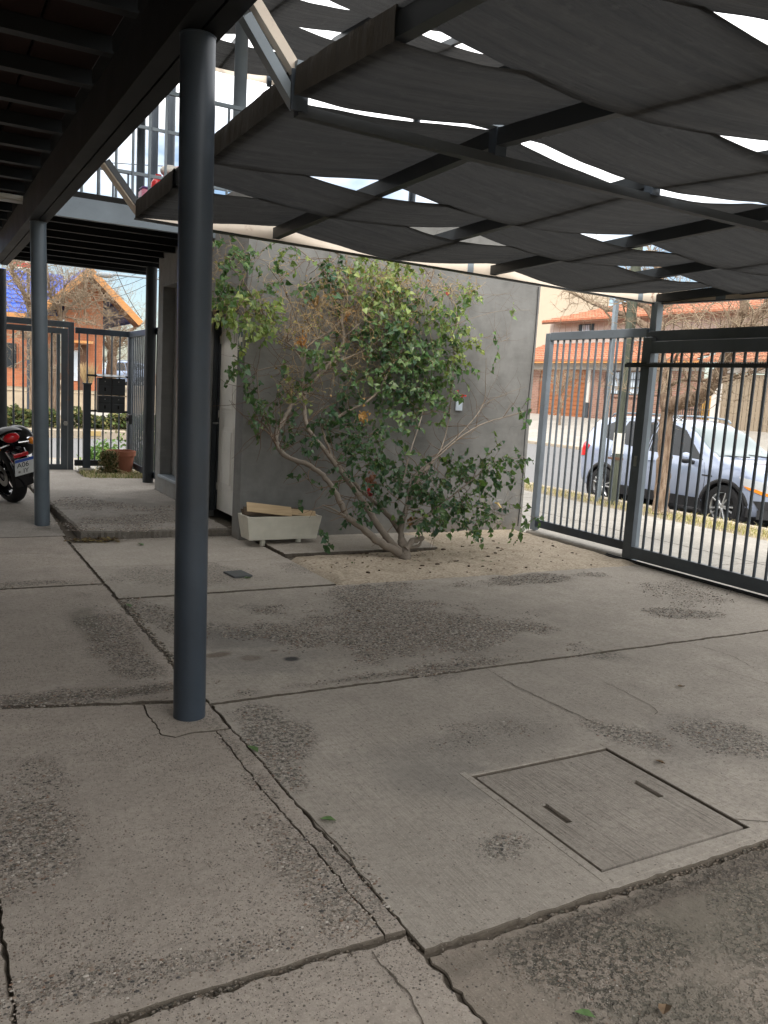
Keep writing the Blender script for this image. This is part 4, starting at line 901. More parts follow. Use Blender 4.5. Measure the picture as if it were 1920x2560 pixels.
# the storey above, set back behind the gallery
b = MB(); G(b, -3.2, -.35, -3, 12.5, 3.37, 6.1); b.build('upper_wall', M['grey_render'], gh)
b = MB(); G(b, -3.5, .2, -3.2, 12.7, 6.11, 6.25); b.build('upper_roof', M['steel_dark'], gh)
fl = empty('ceiling_lamp', (.50, 7.0, 3.10)); tag(fl, 'white ceiling light fitting at the left edge under the joists', 'lamp')
b = MB(); b.box((0, 0, .01), (.62, .085, .045), None, .008); b.build('body', M['white_plastic'], fl); b = MB(); b.cyl((-.28, 0, -.025), (.28, 0, -.025), .015, n=10); b.build('tube', M['plate_white'], fl)
fl.location = onz(4, 492, 3.105)

b = MB(); G(b, -2.75, -2.6, -3, 12.5, 0.0, 3.27); b.build('ground_floor_wall', M['plaster_white'], gh)
# railings on the entrance bay
def railing(y, x0, x1, zt, mat, label, step=.157, x_off=0.0):
    r_ = empty('balcony_railing', (x0, y, 3.19)); tag(r_, label, 'railing')
    H = zt-3.19; L = x1-x0
    b = MB(); b.bar((0, 0, H), (L, 0, H), .035, .035); b.build('top_rail', M[mat], r_)
    for h in (H-.36, H-.80):
        if h > .05: b = MB(); b.bar((0, .012, h), (L, .012, h), .02, .03); b.build('rail', M[mat], r_)
    b = MB(); b.cyl((0, 0, 0), (0, 0, H), .014, n=8); me = b.mesh('bar', M[mat], 40); x = x_off
    while x < L: part('bar', me, r_, (x, 0, 0)); x += step
    return r_
railing(8.68, 1.20, 3.05, 4.25, 'steel_light', 'light grey bar railing on the balcony edge above the entrance', x_off=.05)
railing(12.30, 1.20, 4.2, 4.25, 'steel', 'farther railing on the street side of the balcony', .20)
for (x, y, lab, m, z0) in ((3.02, 8.95, 'tall light grey round post rising above the balcony railing', 'steel_light', 3.19),):
    o = empty('upper_post', (x, y, z0)); tag(o, lab, 'column', 'upper posts'); b = MB(); b.cyl((0, 0, 0), (0, 0, 2.5), .068, n=24); b.build('shaft', M[m], o, smooth=50); b = MB(); b.box((0, 0, .006), (.2, .2, .012)); b.build('base_plate', M[m], o)
for (px, lab) in ((384, 'left of two dark upper columns behind the balcony railing'), (426, 'right of two dark upper columns behind the balcony railing')):
    q = ony(px, 330, 11.6)
    o = empty('upper_post', (q.x, 11.6, 3.19)); tag(o, lab, 'column', 'upper posts'); b = MB(); b.cyl((0, 0, 0), (0, 0, 2.55), .062, n=20); b.build('shaft', M['steel'], o, smooth=50); b = MB(); b.box((0, 0, .006), (.18, .18, .012)); b.build('base_plate', M['steel'], o)

# ride-on toy and heart box left on the balcony
ty = empty('toy_trike', (2.30, 9.0, 3.19)); q = ony(423, 470, 9.0); ty.location = (q.x, 9.0, 3.19); tag(ty, 'red and white ride-on toy on the balcony floor', 'toy')
ty.scale = (1.1, 1.1, 1.1)
b = MB(); b.tube(curve([(-.09, 0, .06), (-.05, 0, .22), (-.03, 0, .38)], 4), .022, 8); b.tube(curve([(.05, 0, .06), (.07, .0, .25), (.10, 0, .42)], 4), .020, 8); b.build('frame', M['red_plastic'], ty, smooth=50)
b = MB(); b.sphere((.01, 0, .37), .09, 14, 10, (1.1, .9, .62)); b.build('seat', M['white_plastic'], ty, smooth=True)
b = MB(); b.tube([(.10, -.12, .44), (.10, 0, .42), (.10, .12, .44)], .016, 8); b.build('handlebar', M['red_plastic'], ty, smooth=50)
for x, y in ((-.1, -.1), (-.1, .1), (.12, 0)):
    b = MB(); b.lathe([(.02, -.02), (.065, -.022), (.07, 0), (.065, .022), (.02, .02)], 16, (x, y, .07), 'Y'); b.build('wheel', M['red_plastic'], ty, smooth=50)
b = MB(); b.cyl((.0, -.03, .05), (.0, -.03, .33), .013, n=8); b.build('strut', M['chrome'], ty)
bx = empty('toy_box', (2.10, 8.88, 3.19)); q = ony(388, 480, 8.88); bx.location = (q.x, 8.88, 3.19); tag(bx, 'pink toy box with red hearts on the balcony floor', 'toy box')
b = MB(); b.box((0, 0, .085), (.30, .14, .16), None, .02); b.build('body', M['pink_plastic'], bx); b = MB(); b.box((0, 0, .175), (.29, .13, .02), None, .006); b.build('lid_band', M['purple_plastic'], bx)
hp = [(0, -.028), (.026, .0), (.026, .016), (.014, .024), (0, .013), (-.014, .024), (-.026, .016), (-.026, 0)]
for x in (-.09, 0, .09): b = MB(); b.prism([(x+a, .085+c) for a, c in hp], 'Y', -.074, -.0705); b.build('heart', M['red_plastic'], bx)
b = MB(); b.lathe([(.0, .185), (.075, .185), (.075, .24), (.045, .29), (.03, .30), (.03, .33), (0, .33)], 16, (.03, 0, 0)); b.build('red_bottle', M['red_plastic'], bx, smooth=40)

# ================================================================ shade canopies
def canopy(root, X0, dx, nk, yr, yf, yn, zr, zf, zn, tilt, strips, seed, wmat='steel_dark', rh=.075, rw=.05, detail=True):
    def base(x, y):                          # underside of a rafter
        z = zr+(zf-zr)*(y-yr)/(yf-yr) if y >= yr else zr+(zn-zr)*(yr-y)/(yr-yn)
        return z-tilt*(x-X0)
    O = root.location; L = lambda p: Vector(p)-O
    X1 = X0+dx*nk
    for k in range(nk+1):
        x = X0+dx*k
        for ya, yb in ((yf, yr+.001), (yr-.001, yn)):
            b = MB(); b.bar(L((x, ya, base(x, ya)+rh/2)), L((x, yb, base(x, yb)+rh/2)), rw, rh); b.build('rafter', M[wmat], root)
    rnd = random.Random(seed)
    for si, (ya, yb, par) in enumerate(strips):     # par 0: over odd rafters, 1: over even rafters
        ph = rnd.uniform(0, 99); sg = rnd.uniform(.018, .030); n = 150; nv = 22
        def zz(x, y, v):
            t = (x-X0)/dx; k = min(max(int(math.floor(t)), 0), nk-1); f = min(max(t-k, 0), 1)
            def lev(kk): return (rh+.012) if (kk % 2 == 1) != (par == 1) else -.012
            a, c = lev(k), lev(k+1); s = f*f*(3-2*f)*.12+f*.88
            z = a+(c-a)*s - (sg+.008*fbm(k*3.7, ph))*4*f*(1-f)*(.85+.3*(2*v-1)**2*fbm(k*1.9, ph+7))
            fade = min(1.0, 6*f, 6*(1-f))
            z += fade*(.012*fbm(x*.9+ph, y*9, 1, 3)+.006*fbm(x*1.8, y*24+ph, 2, 2))
            z += fade*.007*((2*v-1)**2)*fbm(x*1.1+ph, si*5+(9 if v > .5 else 0), 4)
            return base(x, y)+z
        b = MB()
        def fn(u, v):
            x = X0-.03+(X1-X0+.06)*u; y = ya+(yb-ya)*v
            y += (1 if v > .5 else -1)*abs(2*v-1)**4*.012*fbm(x*1.7, si*3+(5 if v > .5 else 0), ph)
            return L((x, y, zz(x, y, v)))
        b.grid(fn, n, nv); b.build('shade_strip', M['shade_cloth'], root, smooth=True, fix=False)
        if par == 0:                         # hem folded round the outer left rafter
            b = MB()
            def hf(u, v):
                y = ya+(yb-ya)*u; zb = base(X0, y); w = .004*fbm(y*9, ph)+.006*fbm(y*22, v, ph)
                if v < .5: return L((X0-.033-abs(w), y, zb-.016+(rh+.034)*v*2))
                return L((X0-.033+.085*(v-.5)*2, y, zb+rh+.018+w*.5))
            b.grid(hf, 60, 8); b.build('hem', M['hem_cloth'], root, smooth=50)
    return base
cn = empty('shade_canopy', (6.2, 5.93, 0)); tag(cn, 'large dark woven shade canopy on steel frame over the yard', 'canopy')
DX = .972; X0 = 1.34
STR = [(5.93, 4.99, 0), (5.02, 4.345, 1), (4.375, 3.31, 0), (3.218, 2.43, 0), (2.46, 1.70, 1), (1.72, .62, 0)]
base = canopy(cn, X0, DX, 5, 3.27, 5.95, .60, 2.632, 2.565, 2.470, .0155, STR, 4)
C = lambda p: Vector(p)-cn.location
bz = lambda x: 2.557-.0155*(x-X0)
# ridge truss: top chord, bottom chord, posts
b = MB(); b.bar(C((1.32, 3.27, 2.732)), C((6.22, 3.27, 2.732-.0155*4.88)), .062, .045); b.build('top_chord', M['steel_light'], cn)
b = MB(); b.bar(C((1.335, 3.27, 2.575)), C((6.22, 3.27, 2.575-.0155*4.88)), .045, .042); b.build('bottom_chord', M['steel_dark'], cn)
for k in range(6):
    x = X0+DX*k; zb = 2.592-.0155*DX*k
    b = MB(); b.box(C((x, 3.265, zb+.056)), (.060, .055, .118)); b.build('truss_post', M['steel'], cn)
# eave channels
b = MB(); b.bar(C((1.33, 5.985, bz(1.33)+.055)), C((6.22, 5.985, bz(6.22)+.055)), .010, .110); b.build('eave_web', M['steel_primer'], cn)
b = MB(); b.bar(C((1.31, 5.965, bz(1.33)-.006)), C((6.235, 5.965, bz(6.22)-.006)), .060, .010); b.build('eave_flange', M['black_iron'], cn)
b = MB(); b.bar(C((6.238, 5.97, bz(6.2)+.055)), C((6.238, .6, 2.395+.055)), .010, .110); b.build('eave_web', M['steel_primer'], cn)
b = MB(); b.bar(C((6.222, 5.97, bz(6.2)-.006)), C((6.222, .6, 2.395-.006)), .060, .010); b.build('eave_flange', M['black_iron'], cn)
for x in (4.05, 6.0):
    b = MB(); b.box(C((x, 5.977, bz(x)+.055)), (.055, .006, .112)); b.build('splice_plate', M['steel_light'], cn)
b = MB(); b.box(C((6.231, 5.25, 2.532)), (.005, .10, .112)); b.build('splice_plate', M['steel_light'], cn)
# outriggers tying the canopy to the gallery beam
for (y, m1, hi) in ((3.27, 'steel', True), (5.955, 'steel_primer', False)):
    if hi:
        b = MB(); b.bar(C((1.112, y-.0, 2.868)), C((1.335, y, 2.590)), .040, .052, (0, 1, 0)); b.build('strut', M['steel_light'], cn)
        b = MB(); b.bar(C((1.112, y+.02, 2.985)), C((1.335, y+.02, 2.728)), .040, .046, (0, 1, 0)); tag(b.build('strut', M['steel_primer'], cn), 'rusty upper strut')
        b = MB(); b.box(C((1.332, y-.036, 2.64)), (.070, .012, .15)); b.build('gusset', M['steel'], cn)
    else:
        y = 6.02; A_, B_ = C((1.105, y, 2.872)), C((1.345, y, 2.585))
        b = MB(); b.bar(A_, B_, .115, .008); b.build('strut', M['steel_primer'], cn)
        for dy in (-.0605, .0605): b = MB(); b.bar(A_+Vector((.017, dy, .016)), B_+Vector((.017, dy, .016)), .005, .040); b.build('strut_flange', M['black_iron'], cn)
        b = MB(); b.box(C((1.345, 6.0, 2.63)), (.012, .10, .13)); b.build('gusset', M['steel_light'], cn)
for (x, y) in ((6.185, 5.93), (6.185, .62)):
    b = MB(); b.box(C((x, y, 1.24)), (.075, .075, 2.50), None, .004); b.build('post', M['steel_light'], cn)
# smaller canopy over the upstairs terrace
cu = empty("upper_canopy", (2.35, 10.45, 3.19)); tag(cu, 'second shade canopy seen higher up beyond the balcony', 'canopy')
canopy(cu, 1.35, .95, 5, 9.2, 10.45, 6.6, 5.32, 5.22, 5.10, 0.0, [(10.43, 9.75, 0), (9.72, 9.06, 1), (9.04, 8.22, 0), (8.14, 7.4, 1), (7.36, 6.6, 0)], 9)
b = MB(); b.bar(Vector((1.30, 10.5, 5.25))-cu.location, Vector((6.12, 10.5, 5.25))-cu.location, .010, .12); b.build('eave_web', M['steel_primer'], cu)
for x in (2.62, 3.9, 5.1): 
    b = MB(); b.box(Vector((x, 10.47, 5.22))-cu.location, (.06, .03, .14)); b.build('splice_plate', M['steel'], cu)
for x, y in ((2.35, 10.45), (6.0, 10.4), (6.0, 8.1)): 
    b = MB(); b.cyl(Vector((x, y, 3.2 if x < 3 else 3.335))-cu.location, Vector((x, y, 5.2))-cu.location, .05, n=12); b.build('post', M['steel'], cu, smooth=50)
# ================================================================ street side: fixed panel and sliding gate
GX = 6.15
barm = MB(); barm.tube([(0, 0, 0), (0, 0, 1)], .0122, 8); bar_me = barm.mesh('bar', M['steel_gate'], 40); bar_fx = barm.mesh('bar', M['steel_bar'], 40)
fp = empty('fence_panel', (GX, 7.42, 0)); tag(fp, 'fixed blue-grey bar fence panel between the grey wall and the sliding gate', 'fence')
b = MB(); b.box((0, .0, 1.14), (.06, .075, 2.20), None, .003); b.build('post', M['steel_bar'], fp)
b = MB(); b.box((0, -1.475, 1.10), (.06, .06, 2.21), None, .003); b.build('post', M['steel_gate'], fp)
b = MB(); b.box((0, -.74, 2.205), (.05, 1.405, .085), None, .003); b.build('top_rail', M['steel_bar'], fp)
b = MB(); b.box((0, -.74, .125), (.05, 1.405, .085), None, .003); b.build('bottom_rail', M['steel'], fp)
for i in range(13): part('bar', bar_fx, fp, (0, -.14-.1005*i, .165), None, (1, 1, 2.0))
spk = MB(); spk.tube([(0, 0, 0), (0, 0, 1)], [.0028, .0015], 4); spk_me = spk.mesh('spike', M['brown_twig'])
rnd = random.Random(5)
for i in range(15): part('spike', spk_me, fp, (0, -.05-.098*i, 2.247), (rnd.uniform(-.06, .06), rnd.uniform(-.06, .06), 0), (1, 1, rnd.uniform(.10, .14)))

sg = empty('sliding_gate', (6.06, 5.92, 0)); tag(sg, 'wide dark grey sliding bar gate on the right', 'gate')
LG = 3.6
b = MB(); b.box((0, -.055, 1.09), (.055, .11, 2.12), None, .004); b.build('stile', M['steel_gate'], sg)
b = MB(); b.box((0, -LG+.045, 1.09), (.055, .09, 2.12), None, .004); b.build('stile', M['steel_gate'], sg)
b = MB(); b.box((0, -LG/2, 2.055), (.05, LG-.21, .11), None, .004); b.build('top_rail', M['steel_gate'], sg)
b = MB(); b.box((0, -LG/2, .098), (.05, LG-.21, .115), None, .004); b.build('bottom_rail', M['steel_gate'], sg)
for i in range(29): part('bar', bar_me, sg, (0, -.235-.112*i, .153), None, (1.08, 1.08, 1.85))
b = MB(); b.box((-.045, -LG/2+.10, 1.885), (.018, LG+.16, .034)); 
for i in range(150): b.box((-.045, .16-i*.0235, 1.907), (.014, .010, .012))
b.build('toothed_rack', M['black_iron'], sg)
b = MB(); b.box((-.0295, -.055, .98), (.004, .035, .10)); b.cyl((-.031, -.055, 1.0), (-.040, -.055, 1.0), .010, n=10); b.build('lock', M['steel_bare'], sg)
gt = empty('gate_guide', (6.12, 5.92, 0)); tag(gt, 'dark overhead guide beam above the sliding gate', 'beam')
b = MB(); b.box((0.0, -1.82, 2.165), (.055, 3.60, .095), None, .003); b.build('beam', M['steel_gate'], gt)
for i in range(34): part('spike', spk_me, gt, (0.01, -.05-.105*i, 2.212), (rnd.uniform(-.06, .06), rnd.uniform(-.06, .06), 0), (1, 1, rnd.uniform(.10, .14)))
b = MB(); b.box((0.0, -3.59, 1.06), (.05, .05, 2.115)); b.build('end_post', M['steel_gate'], gt)
b = MB(); b.box((6.06, 4.0, .004), (.05, 4.3, .012)); b.box((6.06, 4.0, .016), (.014, 4.3, .014)); o = b.build('gate_track', M['black_iron'], None); tag(o, 'thin dark steel floor track under the sliding gate', 'rail')
b = MB(); b.box((6.155, 6.72, -.02), (.16, 1.50, .10), None, .01); o = b.build('plinth', M['sidewalk_concrete'], None); tag(o, 'pale concrete plinth strip under the fixed fence panel', 'kerb')

# ================================================================ pedestrian side: gate, mailbox panel, side fence
FY = 13.2; F0 = .06
pg = empty('pedestrian_gate', (1.20, FY, F0)); tag(pg, 'dark steel pedestrian gate with lock behind the second column', 'gate')
b = MB(); b.box((.805, 0, 1.09), (.075, .08, 2.17), None, .003); b.build('post', M['steel_gate'], pg)
b = MB(); b.box((.10, 0, 2.135), (1.335, .075, .085), None, .003); b.build('lintel', M['steel_gate'], pg)
b = MB(); b.box((-.60, 0, 1.09), (.06, .07, 2.17)); b.build('post', M['steel_gate'], pg)
b = MB(); b.box((.715, -.012, 1.045), (.088, .05, 2.06), None, .003); lf = b.build('leaf_stile', M['steel_gate'], pg)
b = MB(); b.cyl((.73, -.037, .70), (.73, -.045, .70), .03, n=14); b.box((.73, -.045, .70), (.045, .012, .06), None, .004); b.build('lock', M['steel_bare'], lf)
b = MB(); b.box((.09, -.012, 2.035), (1.165, .048, .08), None, .003); b.build('leaf_top_rail', M['steel_gate'], pg)
b = MB(); b.box((.09, -.012, .055), (1.165, .048, .08), None, .003); b.build('leaf_bottom_rail', M['steel_gate'], pg)
b = MB(); b.box((.635, .02, 1.04), (.05, .012, 1.90)); b.build('strike_plate', M['steel_light'], pg)  # pale strip standing in for the sidelit face of the stile
for i in range(9): part('bar', bar_me, pg, (.54-.128*i, -.01, .09), None, (1.1, 1.1, 1.91))
b = MB(); b.box((.30, 0, -.012), (1.60, .30, .03)); b.build('threshold', M['sidewalk_concrete'], pg)
mp_ = empty('mailbox_fence', (2.05, FY, F0)); tag(mp_, 'grey bar fence panel carrying the mailboxes', 'fence')
b = MB(); b.box((.395, 0, 2.065), (.76, .05, .085), None, .003); b.build('top_rail', M['steel'], mp_)
b = MB(); b.box((.395, 0, .115), (.76, .05, .09), None, .003); b.build('bottom_rail', M['steel_dark'], mp_)
b = MB(); b.box((.81, 0, 1.06), (.07, .07, 2.1), None, .003); b.build('corner_post', M['steel_gate'], mp_)
for i in range(6): part('bar', bar_fx, mp_, (.07+.117*i, 0, .15), None, (1, 1, 1.88))
for z in (1.425, .90): b = MB(); b.box((.48, -.012, z), (.60, .008, .03)); b.build('flat_bar', M['black_iron'], mp_)
b = MB(); b.box((.178, -.045, .655), (.105, .07, 1.28), None, .004); ipost = b.build('intercom_post', M['steel'], mp_); b = MB(); b.box((.178, -.045, 1.30), (.13, .10, .02)); b.build('cap', M['steel_gate'], ipost)
b = MB(); b.box((.178, -.06, -.01), (.20, .20, .11), None, .02); b.build('concrete_foot', M['sidewalk_concrete'], mp_)
mb = empty('mailbox_bank', (2.56, FY-.10, F0+.88)); tag(mb, 'black bank of four metal mailboxes on the fence', 'mailbox')
for r_ in range(2):
    for c in range(2):
        x = -.098+.196*c; z = .13+.262*(r_)
        b = MB(); b.box((x, 0, z), (.190, .15, .252), None, .004); bo = b.build('box', M['black_iron'], mb)
        b = MB(); b.box((x, -.079, z+.070), (.180, .008, .090), None, .003); fl_ = b.build('flap', M['black_iron'], bo)
        b = MB(); b.box((x, -.084, z+.075), (.010, .004, .016)); b.build('pull', M['steel_bare'], bo)
        b = MB(); b.box((x, -.078, z-.055), (.180, .006, .130), None, .003); b.build('door', M['black_iron'], bo)
        if (r_, c) != (1, 1): b = MB(); b.box((x, -.082, z-.04), (.022, .004, .05)); b.build('slot', M['dark_void'], bo)
b = MB(); b.prism([(-.10, .528), (.09, .560), (.09, .570), (-.10, .540)], 'X', -.205, .205); b.build('hood', M['black_iron'], mb)
sf = empty('side_fence', (2.86, FY, F0)); tag(sf, 'grey bar fence running back from the mailbox corner to the grey wall', 'fence')
b = MB(); b.box((0, -1.10, 2.065), (.05, 2.13, .085), None, .003); b.build('top_rail', M['steel'], sf)
b = MB(); b.box((0, -1.10, .115), (.05, 2.13, .09), None, .003); b.build('bottom_rail', M['steel'], sf)
for i in range(17): part('bar', bar_fx, sf, (0, -.10-.118*i, .15), None, (1, 1, 1.88))
b = MB(); b.box((-.035, -.16, .80), (.05, .13, .15), None, .01); b.cyl((-.05, -.16, .80), (-.085, -.16, .80), .03, n=12); o = b.build('electric_lock', M['black_plastic'], sf)

# ================================================================ props in the yard
# trough planter with scrap boards
pl = empty('trough_planter', (3.01, 7.36, 0)); pl.scale = (.93, .95, .88); tag(pl, 'cream cast concrete trough planter on two feet by the grey wall', 'planter')
b = MB(); n_u = 1
lo = [(-.365, -.115), (.365, -.115), (.365, .115), (-.365, .115)]; hi = [(-.40, -.15), (.40, -.15), (.40, .15), (-.40, .15)]; hin = [(-.372, -.122), (.372, -.122), (.372, .122), (-.372, .122)]; lin = [(-.355, -.105), (.355, -.105), (.355, .105), (-.355, .105)]
vs_ = [(x, y, .075) for x, y in lo]+[(x, y, .325) for x, y in hi]+[(x, y, .325) for x, y in hin]+[(x, y, .20) for x, y in lin]
fs = [(3, 2, 1, 0), (12, 13, 14, 15)]
for k in range(3):
    for i in range(4): j = (i+1) % 4; fs.append((k*4+i, k*4+j, k*4+4+j, k*4+4+i))
b.add(vs_, fs); me = b.mesh('tub', M['cast_white']); 
bm = bmesh.new(); bm.from_mesh(me); bmesh.ops.subdivide_edges(bm, edges=bm.edges, cuts=9, use_grid_fill=True)
for v in bm.verts: v.co += Vector((fbm(v.co.x*9, v.co.y*9, v.co.z*9), fbm(v.co.z*9, v.co.x*9, 3), fbm(v.co.y*9, v.co.x*9, 8)))*.004
bm.to_mesh(me); bm.free(); o = bpy.data.objects.new('tub', me); COL.objects.link(o); o.parent = pl
for x in (-.19, .20): b = MB(); b.lathe([(.0, 0), (.032, 0), (.028, .04), (.028, .08)], 14, (x, -.03, 0)); b.build('foot', M['cast_white'], pl, smooth=40)
b = MB(); b.box((0, 0, .22), (.69, .20, .05)); b.build('soil', M['soil'], pl)
rnd = random.Random(2)
defs = [(-.39, -.08, .43, .08, -.10, .37, .11, .012, 'wood_scrap', 'pale scrap board slanting out of the left end of the planter'), (-.30, -.02, .40, .36, -.08, .335, .075, .012, 'wood_scrap', 'long pale board laid across the planter'),
        (-.37, .05, .36, .22, .02, .34, .11, .010, 'wood_scrap_dark', 'dark thin board under the pale boards in the planter'), (-.15, -.09, .385, .30, -.10, .335, .05, .010, 'wood_scrap', 'short pale offcut on the front rim of the planter'), (-.38, .08, .34, -.05, .09, .36, .09, .010, 'wood_scrap_dark', 'dark board against the back of the planter')]
for (xa, ya, za_, xb, yb, zb_, w, h, m, lab) in defs:
    b = MB(); A = Vector((xa, ya, za_)); B = Vector((xb, yb, zb_)); b.bar(A-A, B-A, w, h, (0, -1.1, .8), .002); o = b.build('scrap_board', M[m], None, loc=tuple(pl.location+Vector((A.x*.93, A.y*.95, A.z*.88)))); o.scale = (.93, .95, .88); tag(o, lab, 'board', 'scrap boards in the planter')

# terracotta pot with a dried shrub
pp = onz(303, 1178, .075); pp = ony(303, 1150, 12.80); pt = empty('plant_pot', (pp.x, 12.80, .045)); tag(pt, 'terracotta pot with dried soil in front of the mailbox fence', 'pot')
b = MB(); b.lathe([(0, 0), (.145, 0), (.185, .28), (.205, .285), (.210, .36), (.192, .36), (.185, .31), (0, .305)], 36); b.build('pot_body', M['terracotta'], pt, smooth=35)
b = MB(); b.lathe([(0, .33), (.10, .327), (.186, .312)], 20); b.build('soil', M['soil'], pt)
def foliage(name, parent, pts, size, palette, seed, mat='leaf_matte', loc=None, stretch=1.0, droop=0.0, spread=.6):
    rnd = random.Random(seed); b = MB(); tint = []
    for p in pts:
        s = rnd.uniform(*size); d = Vector((rnd.gauss(0, 1), rnd.gauss(0, 1), rnd.gauss(0, spread)-droop)); d.normalize()
        e = d.cross(Vector((rnd.gauss(0, 1), rnd.gauss(0, 1), rnd.gauss(0, 1)))); 
        if e.length < 1e-3: continue
        e.normalize(); p = Vector(p); up = d.cross(e)*s*.14
        b.add([p-d*s*.5, p+e*s*.36/stretch-d*s*.1+up, p+e*s*.26/stretch+d*s*.22+up, p+d*s*.6, p-e*s*.26/stretch+d*s*.22+up, p-e*s*.36/stretch-d*s*.1+up], [(0, 1, 2, 3), (0, 3, 4, 5)])
        c = rnd.choice(palette); k = rnd.uniform(.7, 1.25); tint += [(c[0]*k, c[1]*k, c[2]*k)]*6
    o = b.build(name, M[mat], parent, fix=False); add_tint(o, tint)
    if loc is not None: o.location = loc
    return o
rnd = random.Random(21)
pts = []
for i in range(1700):
    a = rnd.uniform(0, 6.28); r_ = rnd.random()**.5; h = rnd.random(); pts.append((-.19+.17*r_*math.cos(a)*(1.1-.5*h), -.17+.14*r_*math.sin(a)*(1.1-.5*h), .01+.36*h))
sh = empty('dried_shrub', (pt.location.x-.04, pt.location.y-.05, .045)); tag(sh, 'small dried brown-green shrub drooping against the terracotta pot', 'shrub')
foliage('foliage', sh, pts, (.018, .04), [(0.13, 0.11, 0.05), (0.20, 0.16, 0.08), (0.09, 0.11, 0.04), (0.05, 0.08, 0.03), (0.26, 0.20, 0.10)], 4)
b = MB()
for i in range(60):
    a = rnd.uniform(0, 6.28); p0 = Vector((-.16, -.13, .0)); p1 = p0+Vector((.14*math.cos(a), .12*math.sin(a), rnd.uniform(.2, .42))); b.tube(curve([p0, (p0+p1)/2+Vector((rnd.gauss(0, .03), rnd.gauss(0, .03), .04)), p1], 3), [.003]*6+[.001], 4)
for i in range(10):
    a = rnd.uniform(-.5, 1.2); L = rnd.uniform(.3, .6); b.tube(curve([(-.1, -.18, .12), (-.1+.5*L*math.cos(a), -.22, .04), (-.1+L*math.cos(a), -.25+L*.3*math.sin(a), .03)], 4), .002, 4)
b.build('stems', M['dry_twig'], sh, fix=False)
# ================================================================ motorcycle (rear towards the camera)
hd = Vector((-.36, .933, 0)); mo = empty('motorcycle', (.930, 9.95, .062), math.atan2(hd.y, hd.x)); mo.rotation_euler = (R(-13), 0, math.atan2(hd.y, hd.x)); tag(mo, 'black motorcycle parked at the left edge, rear wheel and plate showing', 'motorcycle')
def wheel(x, R0, wid, nm):
    w = empty(nm, (x, 0, R0)); w.parent = mo
    b = MB(); prof = []
    for i in range(13):
        a = math.pi*(i/12); prof.append((R0-.085+.085*math.sin(a)**.7, -wid/2*math.cos(a)))
    b.lathe(prof, 48, axis='Y'); b.build('tyre', M['tyre'], w, smooth=True)
    b = MB(); b.lathe([(R0-.10, -wid*.40), (R0-.075, -wid*.42), (R0-.075, wid*.42), (R0-.10, wid*.40), (R0-.115, 0), (R0-.10, -wid*.40)], 40, axis='Y')
    for k in range(5):
        a = k*2*math.pi/5+.3; d = Vector((math.cos(a), 0, math.sin(a))); b.bar(d*.03, d*(R0-.095), .045, .03, (0, 1, 0), .006)
    b.cyl((0, -.06, 0), (0, .06, 0), .045, n=20); b.build('rim', M['alloy'] if nm == 'front_wheel' else M['gloss_black'], w, smooth=40)
    b = MB(); b.lathe([(.06, .062), (.115, .062), (.115, .068), (.06, .068), (.06, .062)], 30, axis='Y'); b.build('brake_disc', M['steel_bare'], w)
wheel(0, .315, .15, 'rear_wheel'); wheel(1.42, .315, .11, 'front_wheel')
b = MB()                                       # deep rear fender hugging the wheel
def fen(u, v):
    a = R(200-u*150); r_ = .365+.02*math.sin(math.pi*v); return (r_*math.cos(a), (v-.5)*.20, .33+r_*math.sin(a)*1.03+.03)
b.grid(fen, 24, 10); b.build('rear_fender', M['gloss_black'], mo, smooth=True)
b = MB(); b.grid(lambda u, v: (-.22-.20*u, (v-.5)*(.17-.02*u), .70-.28*u+.012*math.cos((v-.5)*3)), 8, 6); b.build('fender_tail', M['gloss_black'], mo, smooth=True)
# tail light, indicators, reflector, plate
tl = empty('tail_light', (-.32, 0.02, .755)); tl.parent = mo
b = MB(); b.sphere((0, 0, 0), .075, 20, 14, (.85, 1.15, .72)); b.build('lens', M['red_lens'], tl, smooth=True)
b = MB(); b.sphere((.035, 0, .012), .082, 20, 14, (.8, 1.12, .72)); b.build('housing', M['chrome'], tl, smooth=True)
for s in (-1, 1):
    b = MB(); b.cyl((-.30, s*.05, .685), (-.31, s*.165, .675), .011, n=8); st2 = b.build('indicator_stalk', M['chrome'], mo); b = MB(); b.sphere((-.315, s*.195, .675), .040, 16, 12, (.8, .95, 1)); b.build('indicator', M['amber_lens'], st2, smooth=True)
    b = MB(); b.lathe([(.028, -.0), (.040, .01), (.040, .035)], 16, (-.30, s*.195, .675), 'X'); b.build('indicator_cup', M['chrome'], st2, smooth=40)
b = MB(); b.box((-.405, 0, .575), (.02, .16, .045), Matrix.Rotation(R(-20), 3, 'Y'), .006); b.build('reflector', M['red_lens'], mo)
b = MB(); b.bar((-.30, .10, .62), (-.40, .09, .48), .012, .008); b.bar((-.30, -.10, .62), (-.40, -.09, .48), .012, .008); b.build('plate_bracket', M['chrome'], mo)
np_ = empty('number_plate', (-.435, 0.0, .455)); np_.parent = mo; np_.rotation_euler = (0, R(-20), 0)
b = MB(); b.box((0, 0, 0), (.004, .215, .195), None, .001); b.build('plate', M['plate_white'], np_)
b = MB(); b.box((-.0030, 0, .078), (.002, .211, .034)); b.build('blue_band', M['plate_blue'], np_)
def ptxt(t, size, y, z, mat):
    me = text_mesh(t, size, mat, .0006, 'LEFT'); o = part('lettering', me, np_, (-.0036, y, z)); o.rotation_euler = (R(90), 0, R(-90)); return o
ptxt('A06', .080, .088, .022, M['ink']); ptxt('IY', .072, .020, -.052, M['ink'])
b = MB(); b.lathe([(0, -.0005), (.014, -.0005), (.014, -.001), (0, -.001)], 16, (-.0024, .062, -.055), 'X'); b.build('seal', M['steel_bare'], np_)
